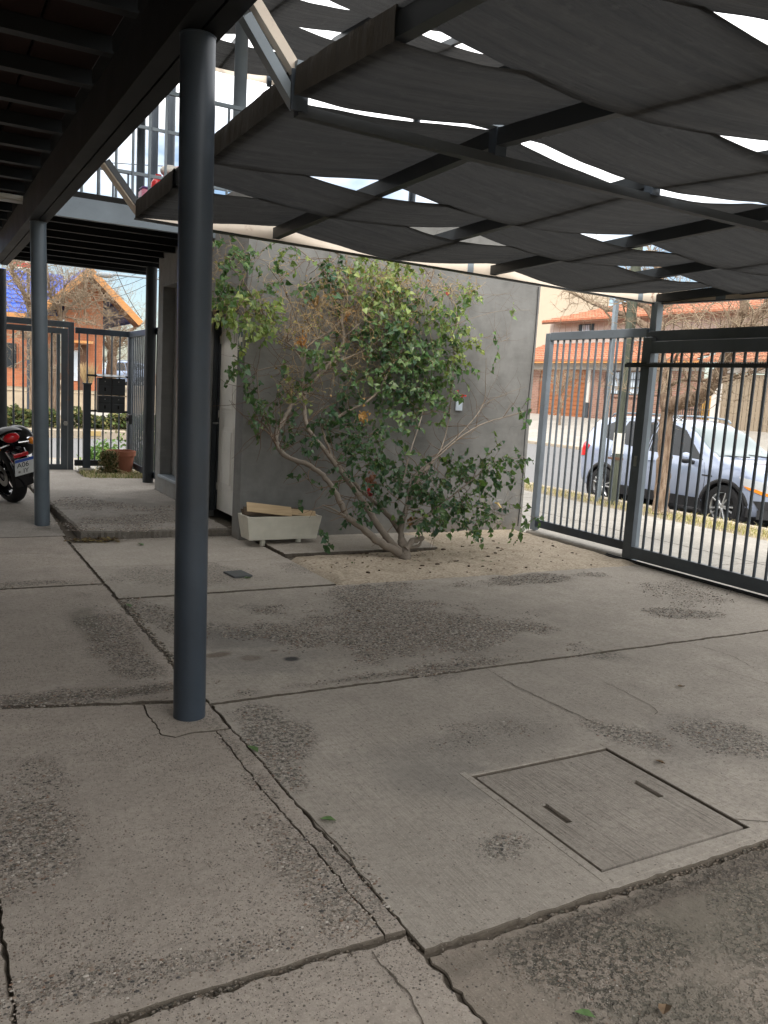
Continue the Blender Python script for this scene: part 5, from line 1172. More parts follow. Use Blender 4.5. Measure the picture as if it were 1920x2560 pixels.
# body: seat, tank, side covers, engine, forks, bars
b = MB()
def seat(u, v):
    x = -.30+.98*u; w = .15-.05*u+.01*math.sin(u*9); zt = .80+.05*math.exp(-((u-.12)/.16)**2)-.07*math.exp(-((u-.55)/.2)**2)+.03*u
    a = math.pi*v; return (x, w*math.cos(a), zt-.09+.09*math.sin(a)**.6)
b.grid(seat, 26, 12); b.build('seat', M['vinyl_black'], mo, smooth=True)
for s in (-1, 1):
    b = MB()
    def bag(u, v):
        a = 2*math.pi*u; k = math.sin(math.pi*v)**.35 if 0 < v < 1 else 0
        return (.08+.26*math.cos(a)*k, s*(.16+.20*v), .63+.17*math.copysign(abs(math.sin(a))**.75, math.sin(a))*k)
    if s < 0: b.grid(bag, 24, 10); pn = b.build('pannier', M['vinyl_black'], mo, smooth=True); b = MB(); b.tube([(.08+.266*math.cos(a), s*.26, .66+.168*math.sin(a)*.2) for a in [i*math.pi/10 for i in range(21)]], .006, 6); b.build('lid_seam', M['black_plastic'], pn)
b = MB(); b.sphere((.86, 0, .80), .24, 20, 14, (1.25, .62, .58)); b.build('tank', M['gloss_black'], mo, smooth=True)
b = MB(); b.box((.62, 0, .42), (.42, .26, .34), None, .05)
for i in range(7): b.box((.66, 0, .56+i*.022), (.26, .30, .010))
b.build('engine', M['steel_bare'], mo)
b = MB(); b.tube(curve([(.75, -.16, .32), (.35, -.19, .24), (-.05, -.20, .27), (-.38, -.20, .33)], 5), [.025]*8+[.042]*8, 14); b.build('exhaust', M['chrome'], mo, smooth=50)
b = MB()
for s in (-1, 1): b.tube([(0, s*.10, .315), (.42, s*.12, .42), (.55, s*.10, .66)], .022, 8); b.tube([(0, s*.115, .34), (.12, s*.12, .64)], .03, 10)
b.tube([(-.15, 0, .66), (.5, 0, .70), (1.05, 0, .92), (.95, 0, .35), (.45, 0, .30)], .022, 8); b.build('frame', M['black_plastic'], mo, smooth=50)
b = MB()
for s in (-1, 1): b.tube([(1.42, s*.085, .315), (1.12, s*.085, .98)], .022, 10)
b.build('fork', M['chrome'], mo, smooth=50)
b = MB(); b.tube(curve([(.86, .40, 1.08), (1.02, .30, 1.13), (1.10, .08, 1.03), (1.10, -.08, 1.03), (1.02, -.30, 1.13), (.86, -.40, 1.08)], 5), .013, 8); hb = b.build('handlebar', M['chrome'], mo, smooth=50)
for s in (-1, 1):
    b = MB(); b.tube([(.98, s*.33, 1.12), (1.0, s*.42, 1.28)], .006, 6); b.sphere((1.0, s*.44, 1.31), .065, 14, 10, (.3, 1.0, .7)); b.build('mirror', M['silver_blue'], hb, smooth=True)
b = MB(); b.sphere((1.24, 0, .93), .10, 18, 12, (.8, 1, 1)); b.build('headlight', M['chrome'], mo, smooth=True)
b = MB(); b.grid(lambda u, v: (1.42+.36*math.cos(R(20+130*u)), (v-.5)*.14, .315+.36*math.sin(R(20+130*u))), 16, 6); b.build('front_fender', M['gloss_black'], mo, smooth=True)
b = MB(); b.tube([(-.12, .06, .80), (-.18, .10, 1.02)], .002, 4); b.build('antenna', M['black_plastic'], mo)
b = MB(); b.tube([(.45, .12, .30), (.42, .22, .03)], .012, 8); b.box((.42, .235, .012), (.06, .05, .016)); b.build('side_stand', M['black_plastic'], mo)
# ================================================================ parked car
def lerp_tab(tab, x):
    if x <= tab[0][0]: return tab[0][1]
    for (a, va), (c, vc) in zip(tab, tab[1:]):
        if x <= c:
            t = (x-a)/(c-a); t = t*t*(3-2*t)*.5+t*.5; return va+(vc-va)*t
    return tab[-1][1]
Zbot = [(-2.19, .52), (-2.12, .40), (-1.9, .30), (-1.6, .25), (1.7, .24), (2.0, .26), (2.2, .32), (2.27, .42)]
Zbelt = [(-2.19, .98), (-2.0, 1.10), (-1.5, 1.12), (-.5, 1.06), (.5, 1.0), (1.0, .985), (1.5, .93), (1.9, .84), (2.15, .74), (2.27, .62)]
Ztop = [(-2.19, 1.02), (-2.14, 1.12), (-2.02, 1.38), (-1.92, 1.545), (-1.72, 1.61), (-1.3, 1.655), (-.8, 1.68), (-.2, 1.67), (.12, 1.63), (.35, 1.545), (.95, 1.17), (1.12, 1.085), (1.5, 1.03), (1.9, .945), (2.12, .845), (2.22, .74), (2.27, .64)]
Wb = [(-2.19, .66), (-2.14, .74), (-2.0, .83), (-1.7, .885), (-1.2, .912), (0, .918), (1.3, .91), (1.7, .875), (1.95, .80), (2.12, .69), (2.22, .56), (2.27, .44)]
Wr = [(-2.19, .60), (-2.1, .62), (-1.9, .575), (-1.5, .60), (-.5, .635), (.1, .625), (.35, .635), (.9, .72), (1.12, .76), (1.5, .74), (1.9, .66), (2.15, .54), (2.27, .36)]
def section(x):
    zb, zl, zt, wb, wr = [lerp_tab(t, x) for t in (Zbot, Zbelt, Ztop, Wb, Wr)]
    zt = max(zt, zl+.03); h = zt-zl
    return [(0, zb), (wb*.90, zb), (wb*.955, zb+.05), (wb*.985, zb+.16), (wb*1.0, zl-.24), (wb*.992, zl-.10), (wb*.972, zl-.03), (wb*.945, zl+.012*min(1, h*6)),
            (wb*.945+(wr*1.06-wb*.945)*.5+.012*min(1, h*3), zl+h*.46), (wr*1.05, zl+h*.86), (wr*.98, zl+h*.945), (wr*.80, zl+h*.982), (wr*.4, zl+h*.998), (0, zt)]
def side_y(x, z):
    s = section(x)[4:11]
    for (ya, za), (yb, zb) in zip(s, s[1:]):
        if za <= z <= zb: return ya+(yb-ya)*(z-za)/max(zb-za, 1e-6)
    return s[0][0] if z < s[0][1] else s[-1][0]
WR, WB_ = .345, 1.345
def make_car(name, paint_mat):
    c = empty(name)
    xs = [-2.19+4.46*i/110 for i in range(111)]
    b = MB(); ring = []
    for x in xs:
        s = section(x); full = s+[(-y, z) for y, z in s[-2:0:-1]]; ring.append([(x, y, z) for y, z in full])
    m = len(ring[0]); vs_ = [p for r_ in ring for p in r_]; fs = []
    for i in range(len(xs)-1):
        for k in range(m): l = (k+1) % m; fs.append((i*m+k, i*m+l, (i+1)*m+l, (i+1)*m+k))
    fs.append(tuple(range(m-1, -1, -1))); fs.append(tuple((len(xs)-1)*m+k for k in range(m)))
    b.add(vs_, fs); body = b.build('body', M[paint_mat], c, smooth=True)
    cut = MB()
    for ax in (-WB_, WB_): cut.cyl((ax, -1.2, .33), (ax, 1.2, .33), .405, n=40)
    co = cut.build('cutter', M['black_plastic'])
    md = body.modifiers.new('b', 'BOOLEAN'); md.object = co; md.operation = 'DIFFERENCE'; md.solver = 'EXACT'
    dg = bpy.context.evaluated_depsgraph_get(); me = bpy.data.meshes.new_from_object(body.evaluated_get(dg)); body.modifiers.clear(); body.data = me; bpy.data.objects.remove(co)
    me.polygons.foreach_set('use_smooth', [True]*len(me.polygons)); me.set_sharp_from_angle(angle=R(38))
    # inner arches
    for ax in (-WB_, WB_):
        b = MB(); b.lathe([(.398, -.90), (.398, .90)], 32, (ax, 0, .33), 'Y'); b.build('wheel_well', M['black_plastic'], c)
    def surf(poly, off, mat, nm, s, div=.05):
        """polygon in (x, z) laid on the flank"""
        bm = bmesh.new(); bm.faces.new([bm.verts.new((x, 0, z)) for x, z in poly])
        x0 = min(p[0] for p in poly); x1 = max(p[0] for p in poly); z0 = min(p[1] for p in poly); z1 = max(p[1] for p in poly)
        k = int((x1-x0)/div)
        for i in range(1, k+1): bmesh.ops.bisect_plane(bm, geom=bm.verts[:]+bm.edges[:]+bm.faces[:], plane_co=(x0+i*div, 0, 0), plane_no=(1, 0, 0))
        k = int((z1-z0)/div)
        for i in range(1, k+1): bmesh.ops.bisect_plane(bm, geom=bm.verts[:]+bm.edges[:]+bm.faces[:], plane_co=(0, 0, z0+i*div), plane_no=(0, 0, 1))
        for v in bm.verts: v.co.y = s*(side_y(v.co.x, v.co.z)+off)
        r_ = bmesh.ops.extrude_face_region(bm, geom=bm.faces[:])
        for v in [g for g in r_['geom'] if isinstance(g, bmesh.types.BMVert)]: v.co.y -= s*(off+.012)
        bmesh.ops.recalc_face_normals(bm, faces=bm.faces)
        me = bpy.data.meshes.new(nm); bm.to_mesh(me); bm.free(); me.materials.append(M[mat]); me.polygons.foreach_set('use_smooth', [True]*len(me.polygons)); me.set_sharp_from_angle(angle=R(35))
        return part(nm, me, c)
    for s in (-1, 1):
        surf([(.86, 1.035), (.30, 1.485), (.08, 1.555), (-.26, 1.575), (-.30, 1.085)], .004, 'car_glass', 'side_window', s)
        surf([(-.36, 1.09), (-.33, 1.578), (-1.02, 1.565), (-1.16, 1.175)], .004, 'car_glass', 'side_window', s)
        surf([(-1.22, 1.185), (-1.09, 1.555), (-1.36, 1.54), (-1.66, 1.42), (-1.58, 1.26)], .004, 'car_glass', 'quarter_window', s)
        surf([(-.32, 1.085), (-.285, 1.578), (-.305, 1.578), (-.345, 1.085)], .006, 'black_plastic', 'door_pillar', s)
        # seams, sills, cladding
        b = MB()
        def poly3(pts, r_): b.tube([(x, s*(side_y(x, z)-.001), z) for x, z in pts], r_, 5)
        def dens(pts): return [tuple(p) for p in curve([(a, 0, bb) for a, bb in pts], 6)]
        poly3([(p[0], p[2]) for p in dens([(-.32, 1.06), (-.34, .8), (-.33, .42)])], .004); poly3([(p[0], p[2]) for p in dens([(.90, 1.0), (.98, .8), (.96, .5), (.93, .38)])], .004); poly3([(p[0], p[2]) for p in dens([(-1.20, 1.12), (-1.17, .9), (-1.02, .72), (-.95, .42)])], .004)
        b.build('door_seam', M['black_plastic'], c)
        b = MB(); b.grid(lambda u, v: (-.93+1.86*u, s*(lerp_tab(Wb, -.93+1.86*u)*(.955+.035*v)+.012), .25+.17*v), 20, 4); b.build('sill_cladding', M['black_plastic'], c, smooth=True)
        for ax in (-WB_, WB_):
            b = MB()
            def arch(u, v):
                a = R(-12+204*u); r_ = .395+.062*v; x = ax+r_*math.cos(a); z = .33+r_*math.sin(a)
                return (x, s*(max(lerp_tab(Wb, x)*(.99 if z > .4 else .965), .6)+.016*math.sin(math.pi*(v*.8+.1))), z)
            b.grid(arch, 30, 4); b.build('arch_cladding', M['black_plastic'], c, smooth=True)
        for hx in (-.20, -1.05): b = MB(); b.box((hx, s*(side_y(hx, .93)+.018), .93), (.19, .022, .026), None, .008); b.build('door_handle', M[paint_mat], c)
        b = MB(); b.tube(curve([(-1.55, s*.575, 1.63), (-1.40, s*.600, 1.685), (-.6, s*.632, 1.715), (.0, s*.625, 1.69), (.14, s*.615, 1.63)], 6), .017, 8); b.build('roof_rail', M['steel_light'], c, smooth=50)
        mr = MB(); mr.sphere((.66, s*1.03, 1.06), .115, 18, 12, (.62, 1.0, .72)); mi_ = mr.build('mirror', M[paint_mat], c, smooth=True)
        mr = MB(); mr.sphere((.665, s*1.03, 1.015), .112, 18, 12, (.60, .98, .50)); mr.tube([(.70, s*.88, .98), (.68, s*.98, 1.0)], .035, 8); mr.build('mirror_base', M['black_plastic'], mi_, smooth=True)
        surf([(1.60, .845), (1.72, .70), (2.02, .605), (2.15, .60), (2.14, .70), (1.95, .80)], .010, 'clear_lens', 'headlight', s)
        surf([(1.70, .715), (1.78, .665), (2.00, .600), (2.10, .585), (2.08, .625), (1.90, .68)], .014, 'amber_lens', 'indicator', s)
        surf([(-1.78, 1.06), (-1.90, .86), (-2.10, .84), (-2.13, 1.0), (-1.98, 1.12)], .010, 'red_lens', 'tail_lamp', s)
        surf([(1.86, .50), (2.16, .52), (2.18, .36), (1.98, .34)], .006, 'black_plastic', 'fog_recess', s)
        b = MB(); b.lathe([(0, 0), (.045, 0), (.052, .015), (.052, .03)], 16, (2.09, s*(side_y(2.09, .43)-.005), .43), 'X'); b.build('fog_lamp', M['chrome'], c, smooth=40)
        b = MB(); b.box((1.02, s*(side_y(1.02, .80)+.004), .80), (.20, .010, .022), None, .004); b.build('fender_vent', M['black_plastic'], c)
    # windscreen and rear glass
    def screen(xa, xb, t0, t1, off, mat, nm, nu=14):
        b = MB(); nv = 24
        def fn(u, v):
            x = xa+(xb-xa)*u; s = section(x); q = 2*v-1; tt = t1-(t1-t0)*abs(q)
            i = min(int(tt), 12); f = tt-i; y = s[i][0]+(s[i+1][0]-s[i][0])*f; z = s[i][1]+(s[i+1][1]-s[i][1])*f
            return (x+off*.5*(1 if xa > 0 else -1), y*(1 if q < 0 else -1), z+off)
        b.grid(fn, nu, nv); b.build(nm, M[mat], c, smooth=True)
    screen(.30, 1.06, 10.15, 13, .006, 'windscreen', 'windscreen'); screen(-2.12, -1.93, 10.15, 13, .006, 'car_glass', 'rear_window')
    b = MB(); b.tube([(1.10, .6, 1.10), (1.02, .05, 1.145)], .010, 6); b.tube([(1.12, -.05, 1.105), (1.03, -.58, 1.13)], .010, 6); b.build('wiper', M['black_plastic'], c)
    b = MB(); b.prism([(-.55, .52), (.55, .52), (.48, .36), (-.48, .36)], 'X', 2.19, 2.262); b.build('grille', M['black_plastic'], c)
    b = MB(); b.grid(lambda u, v: (lambda a: (1.90+.34*math.cos(a)*1.02, .88*math.sin(a), .235+.14*v))(R(-78+156*u)), 24, 3); b.build('front_valance', M['black_plastic'], c, smooth=True)
    # wheels
    tb = MB(); prof = [(.225, -.105), (.30, -.112), (.335, -.09), (.345, -.05), (.345, .05), (.335, .09), (.30, .112), (.225, .105)]; tb.lathe(prof, 44, axis='Y'); tme = tb.mesh('tyre', M['tyre'], True)
    rb = MB(); rb.lathe([(.228, .10), (.240, .104), (.240, .085), (.215, .07), (.205, -.08)], 40, axis='Y'); 
    for k in range(5):
        for q in (-.20, .20):
            a = k*2*math.pi/5+q; a0 = k*2*math.pi/5+q*.45
            rb.bar(Vector((.03*math.cos(a0), .085, .03*math.sin(a0))), Vector((.222*math.cos(a), .088, .222*math.sin(a))), .022, .045, (0, 1, 0), .004)
    rb.cyl((0, .06, 0), (0, .098, 0), .052, n=20); rme = rb.mesh('rim', M['alloy'], 40)
    db = MB(); db.cyl((0, -.02, 0), (0, .035, 0), .205, n=30); dme = db.mesh('brake_disc', M['black_plastic'])
    for ax in (-WB_, WB_):
        for s in (-1, 1):
            w = empty('wheel', (ax, s*.79, WR)); w.parent = c; w.rotation_euler = (0, .35*ax, 0 if s > 0 else math.pi)
            part('tyre', tme, w); part('rim', rme, w); part('brake_disc', dme, w)
    return c
car = make_car('parked_car', 'car_paint'); car.location = (11.12+.915, 10.27, -.335); car.rotation_euler = (0, 0, R(-90))
tag(car, 'pale silver-blue compact SUV parked on the street beyond the gate', 'car')
def copy_tree(o, parent=None, swap=None):
    q = o.copy(); COL.objects.link(q); q.parent = parent
    if swap and q.type == 'MESH' and q.data.materials and q.data.materials[0] == swap[0]:
        q.data = q.data.copy(); q.data.materials[0] = swap[1]
    for ch in list(o.children): copy_tree(ch, q, swap)
    return q
c2 = copy_tree(car, None, (M['car_paint'], M['silver_blue'])); q = ony(285, 950, 54.0); c2.location = (q.x, 54.0, .75); c2.rotation_euler = (0, 0, R(200)); tag(c2, 'blue-grey car parked far behind the mailboxes', 'car')
# ================================================================ houses across the street (right)
HX = 25.0
hs = HX/23.0
def zd(x, y): return (1340+x*.3496, 720+y*.3496)
def Hp(px, py, X=HX): return onx(*zd(px, py), X)
ho = empty('tiled_house', (HX, 24.0, .85)); tag(ho, 'two-storey house with clay tile roofs and brown garage door across the street', 'house')
HL = ho.location
def HB(b, x0, x1, y0, y1, z0, z1, bev=0): b.box(Vector(((x0+x1)/2, (y0+y1)/2, (z0+z1)/2))-HL, (x1-x0, y1-y0, z1-z0), None, bev)
yL, yR = 33.0, Hp(1150, 800).y                         # left is far (+Y), right is near
zb = .80
dA, dB = Hp(40, 580), Hp(335, 915); eL = Hp(400, 520); wA, wB2 = Hp(510, 595), Hp(800, 770)
b = MB(); HB(b, HX, HX+.25, dA.y+.1, yL, zb, dA.z-.02); b.build('brick_wall', M['brick_red'], ho); b = MB(); HB(b, HX, HX+.25, yR, dB.y-.30, zb, dA.z-.02)
b.build('brick_wall', M['brick_red'], ho)
b = MB(); HB(b, HX-.02, HX+.25, yR, yL, dA.z, eL.z+.05); b.build('white_band', M['plaster_white'], ho)
b = MB(); HB(b, HX-.03, HX+.2, dB.y-.27, dB.y-.02, zb+.75, dA.z-.01); b.build('white_pillar', M['plaster_white'], ho)
b = MB(); HB(b, HX-.05, HX+.2, dB.y-.32, dB.y-.0, zb, zb+.74); b.build('pillar_base', M['window_glass'], ho)
gd = MB(); HB(gd, HX+.05, HX+.10, dB.y, dA.y+.05, zb, dA.z-.01); g_ = gd.build('garage_door', M['wood_garage'], ho)
hgt = dA.z-.05-zb
for i in range(11): b = MB(); HB(b, HX+.028, HX+.05, dB.y+.03, dA.y, zb+.02+i*hgt/11, zb+.02+(i+1)*hgt/11-.018, .004); b.build('plank', M['wood_garage'], g_)
wn = MB(); HB(wn, HX-.015, HX+.05, wB2.y, wA.y, wB2.z, wA.z); w_ = wn.build('window', M['window_glass'], ho)
sh_y = wA.y-(wA.y-wB2.y)*.10
for i in range(4):
    ya = wB2.y+.03+i*(sh_y-wB2.y-.03)/4; yb = wB2.y+.03+(i+1)*(sh_y-wB2.y-.03)/4-.03; b = MB(); HB(b, HX-.030, HX-.017, ya, yb, wB2.z+.03, wA.z-.03); b.build('shutter', M['shutter_blue'], w_)
b = MB(); k = 18
for i in range(k+1): yy = wB2.y+(wA.y-wB2.y)*i/k; HB(b, HX-.085, HX-.07, yy-.007, yy+.007, wB2.z, wA.z)
for f in (.02, .33, .66, .98): zz = wB2.z+(wA.z-wB2.z)*f; HB(b, HX-.088, HX-.068, wB2.y, wA.y, zz-.012, zz+.012)
b.build('grille', M['black_iron'], w_)
b = MB(); HB(b, HX-.07, HX+.0, wB2.y-.05, wA.y+.05, wB2.z-.10, wB2.z-.005); b.build('sill', M['brick_red'], w_)
def tiled(root, name, x0, x1, z0, z1, y0, y1, mat, rows, pitch=.21, y0t=None, y1t=None, amp=.035):
    """barrel-tiled slope rising from x0,z0 to x1,z1; corrugated with stepped courses"""
    O = root.location; b = MB(); ny = int((y1-y0)/pitch*4); y0t = y0 if y0t is None else y0t; y1t = y1 if y1t is None else y1t
    for r_ in range(rows):
        def fn(u, v):
            f = (r_+(0 if v < .75 else 1.0))/rows; ya = y0+(y0t-y0)*f; yb = y1+(y1t-y1)*f; y = ya+(yb-ya)*u
            return Vector((x0+(x1-x0)*f, y, z0+(z1-z0)*f+(-.05 if v < .25 else amp*abs(math.sin(math.pi*y/pitch))+(.03 if v < .75 else 0)+.012*fbm(y*6, r_*3.3))))-O
        b.grid(fn, ny, 2)
    o = b.build(name, M[mat], root, smooth=30, fix=False); return o
r1 = Hp(60, 440); rg = Hp(600, 400)
rl = tiled(ho, 'lower_roof', HX-.55, HX+2.2, eL.z, eL.z+.95, yR-.3, yL, 'clay_tile', 9); rl['kind'] = 'stuff'
b = MB(); HB(b, HX-.53, HX-.47, yR-.3, yL, eL.z-.13, eL.z-.02); b.build('fascia', M['wood_orange'], ho)
b = MB()
for i in range(26):
    yy = yR-.1+i*.45
    if yy < yL: HB(b, HX-.45, HX-.02, yy, yy+.07, eL.z-.12, eL.z-.03)
b.build('rafter_tails', M['wood_brown'], ho)
# upper storey
UX = HX+2.3; us = UX
ue = onx(*zd(600, 205), UX-.5); b = MB(); HB(b, UX, UX+.25, yR-1.5, yL, eL.z+.6, ue.z+.10); b.build('upper_wall', M['plaster_pink'], ho)
tp_ = onx(*zd(640, 108), UX+2.6)
ru = tiled(ho, 'upper_roof', UX-.55, UX+2.8, ue.z, tp_.z, yR-2.0, yL, 'clay_tile', 9, y1t=yL-2.0); ru['kind'] = 'stuff'
b = MB(); HB(b, UX-.53, UX-.47, yR-2.0, yL, ue.z-.12, ue.z-.02); b.build('fascia', M['wood_brown'], ho)
a1, a2 = onx(*zd(310, 262), UX), onx(*zd(410, 345), UX)
b = MB(); HB(b, UX-.02, UX+.05, a2.y, a1.y, a2.z, a1.z); w_ = b.build('window', M['window_glass'], ho)
b = MB()
for i in range(9): yy = a2.y+(a1.y-a2.y)*i/8; HB(b, UX-.07, UX-.055, yy-.008, yy+.008, a2.z, a1.z)
b.build('grille', M['black_iron'], w_)
for yy in (a2.y+.25, ): b = MB(); HB(b, UX-.035, UX-.022, yy, yy+.5, a2.z+.04, a1.z-.04); b.build('curtain', M['shutter_blue'], w_)
# dividing parapet with round tiles between lower roof and upper wall
sd = onx(*zd(250, 440), UX-.1)
# cream neighbour wall behind
cw = onx(*zd(220, 60), 30.0); o = MB(); o.box((1.5, 3.5, 4.0), (3.0, 7.0, 8.0)); o = o.build('cream_building', M['plaster_cream'], None, loc=(30.0, cw.y, .9)); tag(o, 'tall cream rendered building rising behind the tiled house', 'building')
# right neighbour: brick porch, yellow door, white pillar, slatted fence
nb = empty('brick_porch', (HX, 20.5, .85)); tag(nb, 'brick porch with yellow door beside a white pillar across the street', 'house'); NL = nb.location
def NB(b, x0, x1, y0, y1, z0, z1, bev=0): b.box(Vector(((x0+x1)/2, (y0+y1)/2, (z0+z1)/2))-NL, (x1-x0, y1-y0, z1-z0), None, bev)
p1, p2 = Hp(1260, 790), Hp(1310, 950); yd1, yd2 = Hp(1140, 820), Hp(1200, 935)
b = MB(); NB(b, HX+.4, HX+.6, p2.y, yR-.05, zb, 3.0); b.build('brick_wall', M['brick_red'], nb)
b = MB(); NB(b, HX+.34, HX+.40, yd2.y, yd1.y, zb, 2.6); b.build('door', M['wood_yellow'], nb)
b = MB(); NB(b, HX-.05, HX+.25, p2.y, p1.y, zb, 2.75, .01); b.build('pillar', M['plaster_white'], nb)
b = MB()
for i in range(14): yy = p1.y+.1+i*.105; NB(b, HX-.02, HX+.0, yy, yy+.018, zb, 1.95)
for z in (1.0, 1.5, 1.9): NB(b, HX-.025, HX+.005, p1.y, p1.y+1.5, z, z+.025)
b.build('grille', M['black_iron'], nb)
f1, f2 = Hp(1310, 640), Hp(1600, 990)
sfn = empty('slatted_gate', (HX, f1.y, zb)); tag(sfn, 'tall beige slatted gate to the right of the white pillar', 'gate')
k = 15; wd = (f1.y+.1-7.0)
pm = MB(); pm.box((0, 0, 1.0), (.04, .155, 2.0), None, .004); pme = pm.mesh('board', M['wood_fence'])
yy = f1.y; i = 0
while yy > 8.0: part('board', pme, sfn, (0, yy-f1.y, 0)); yy -= .175; i += 1
b = MB()
for z in (.35, 1.65): b.box((.04, (8.0-f1.y)/2, z), (.03, f1.y-8.0, .08))
b.build('rail', M['black_iron'], sfn)
sp_ = MB(); 
yy = f1.y-.09
while yy > 8.0:
    for z in (.55, 1.1, 1.6): sp_.box((-.01, yy-f1.y, z), (.012, .03, .045))
    sp_.box((0, yy-f1.y, 1.0), (.012, .010, 2.0)); yy -= .175
sp_.build('iron_studs', M['black_iron'], sfn)
rb_ = tiled(nb, 'porch_roof', HX-.4, HX+2.4, 3.25, 4.3, 7.5, yR-.35, 'clay_tile', 8); rb_['kind'] = 'stuff'
b = MB(); NB(b, HX+.02, HX+.3, 7.5, p2.y-.02, 2.85, 3.25); b.build('lintel', M['plaster_white'], nb)
b = MB(); NB(b, HX+2.5, HX+2.8, 7.0, yR-1.6, .9, 5.0); b.build('rear_wall', M['plaster_pink'], nb)
rb2 = tiled(nb, 'rear_roof', HX+2.0, HX+5.0, 4.9, 6.1, 6.0, yR-2.2, 'clay_tile', 8); rb2['kind'] = 'stuff'

# ================================================================ house with the blue roof (left, beyond the pedestrian gate)
BY = 36.0
def za(x, y): return (x*.2532, 640+y*.2532)
def Bp(px, py, Y=BY): return ony(*za(px, py), Y)
bh = empty('blue_roof_house', (5.0, BY, .80)); tag(bh, 'brick house with bright blue tiled roof and orange wooden gable', 'house'); BL = bh.location
def BB(b, x0, x1, y0, y1, z0, z1, bev=0): b.box(Vector(((x0+x1)/2, (y0+y1)/2, (z0+z1)/2))-BL, (x1-x0, y1-y0, z1-z0), None, bev)
ap = Bp(835, 150); tR = Bp(1320, 660); wR = Bp(1015, 700); eLf = Bp(90, 555, BY+1.4); rL = Bp(90, 135, BY+4.5)
slope = (ap.z-tR.z)/(tR.x-ap.x); wl = ap.x-(wR.x-ap.x)          # symmetric gable
zw = ap.z-slope*(wR.x-ap.x)-.15
b = MB(); b.prism([(wl-BL.x, 0), (wR.x-BL.x, 0), (wR.x-BL.x, zw-.8), (ap.x-BL.x, ap.z-.8-.25), (wl-BL.x, zw-.8)], 'Y', 0, .25); b.build('gable_wall', M['brick_orange'], bh)
b = MB(); BB(b, wR.x-.25, wR.x, BY+.25, BY+8, .8, zw); b.build('side_wall', M['brick_orange'], bh)
def slope_roof(sgn, nm):
    O = bh.location; b = MB(); L = tR.x-ap.x+.02
    if sgn < 0: L = L*1.0
    rows = 9; nx = rows
    for r_ in range(rows):
        def fn(u, v):
            f = (r_+(0 if v < .25 else 1.0))/rows; y = BY-1.25+9.6*u
            return Vector((ap.x+sgn*L*f, y, ap.z+.05-slope*L*f+(-.05 if v > .75 else .035*abs(math.sin(math.pi*y/.3))+(.03 if v > .25 else 0))))-O
        b.grid(fn, 96, 2)
    return b.build(nm, M['blue_tile'], bh, smooth=30, fix=False)
slope_roof(1, 'cross_roof')['kind'] = 'stuff'; slope_roof(-1, 'cross_roof')['kind'] = 'stuff'
for sgn in (-1, 1):
    L = tR.x-ap.x; A = Vector((ap.x, BY-1.3, ap.z-.08))-BL; B = Vector((ap.x+sgn*L, BY-1.3, ap.z-.08-slope*L))-BL
    b = MB(); b.bar(A, B, .05, .24, (0, 0, 1)); b.build('bargeboard', M['wood_orange'], bh)
    b = MB(); b.bar(A+Vector((0, .6, -.10)), B+Vector((0, .6, -.10)), 1.15, .03, (0, 0, 1)); b.build('soffit', M['wood_brown'], bh)
    for f in (.35, .7): 
        c_ = A+(B-A)*f; b = MB(); b.box(c_+Vector((0, .6, -.16)), (.10, 1.2, .12)); b.build('purlin', M['wood_brown'], bh)
rows = 10; b = MB()
for r_ in range(rows):
    def fn(u, v):
        f = (r_+(0 if v < .75 else 1.0))/rows; x = -9+u*(ap.x+9.0-.2)
        return Vector((x, eLf.y-.4+(rL.y-eLf.y+.4)*f, eLf.z-.05+(rL.z-eLf.z+.05)*f+(-.06 if v < .25 else .045*abs(math.sin(math.pi*x/.32))+(.05 if v < .75 else 0))))-BL
    b.grid(fn, 190, 2)
o = b.build('main_roof', M['blue_tile'], bh, smooth=30, fix=False); o['kind'] = 'stuff'
b = MB(); BB(b, -9, wl-.02, eLf.y, eLf.y+.25, .8, eLf.z); b.build('main_wall', M['brick_orange'], bh)
b = MB(); BB(b, -9, wl-.05, eLf.y-.46, eLf.y-.40, eLf.z-.20, eLf.z-.02); b.build('fascia', M['wood_orange'], bh)
cA, cB = Bp(270, 700, BY+1.2), Bp(300, 1310, BY+1.2); b = MB(); BB(b, cA.x, cA.x+.14, BY+1.05, BY+1.2, .8, eLf.z-.2); b.build('post', M['wood_orange'], bh)
d1, d2 = Bp(770, 900), Bp(850, 1190); b = MB(); BB(b, d1.x, d2.x, BY-.04, BY, .8, d1.z+.1); b.build('door', M['wood_brown'], bh)
d1, d2 = Bp(725, 930), Bp(765, 1200); b = MB(); BB(b, d1.x, d2.x, BY-.035, BY, 1.2, d1.z); b.build('sidelight', M['shutter_blue'], bh)
d1, d2 = Bp(715, 860), Bp(860, 895); b = MB(); BB(b, d1.x-.1, d2.x+.1, BY-.8, BY, d1.z, d1.z+.10); b.build('door_canopy', M['wood_orange'], bh)
w1, w2 = Bp(115, 860, BY+1.4), Bp(162, 1105, BY+1.4); b = MB(); BB(b, w1.x-.6, w2.x, eLf.y-.03, eLf.y, w2.z, w1.z); b.build('window', M['window_glass'], bh)
b = MB()
for i in range(7): BB(b, w1.x-.55+i*.13, w1.x-.53+i*.13, eLf.y-.08, eLf.y-.06, w2.z, w1.z)
b.build('window_bars', M['black_iron'], bh)
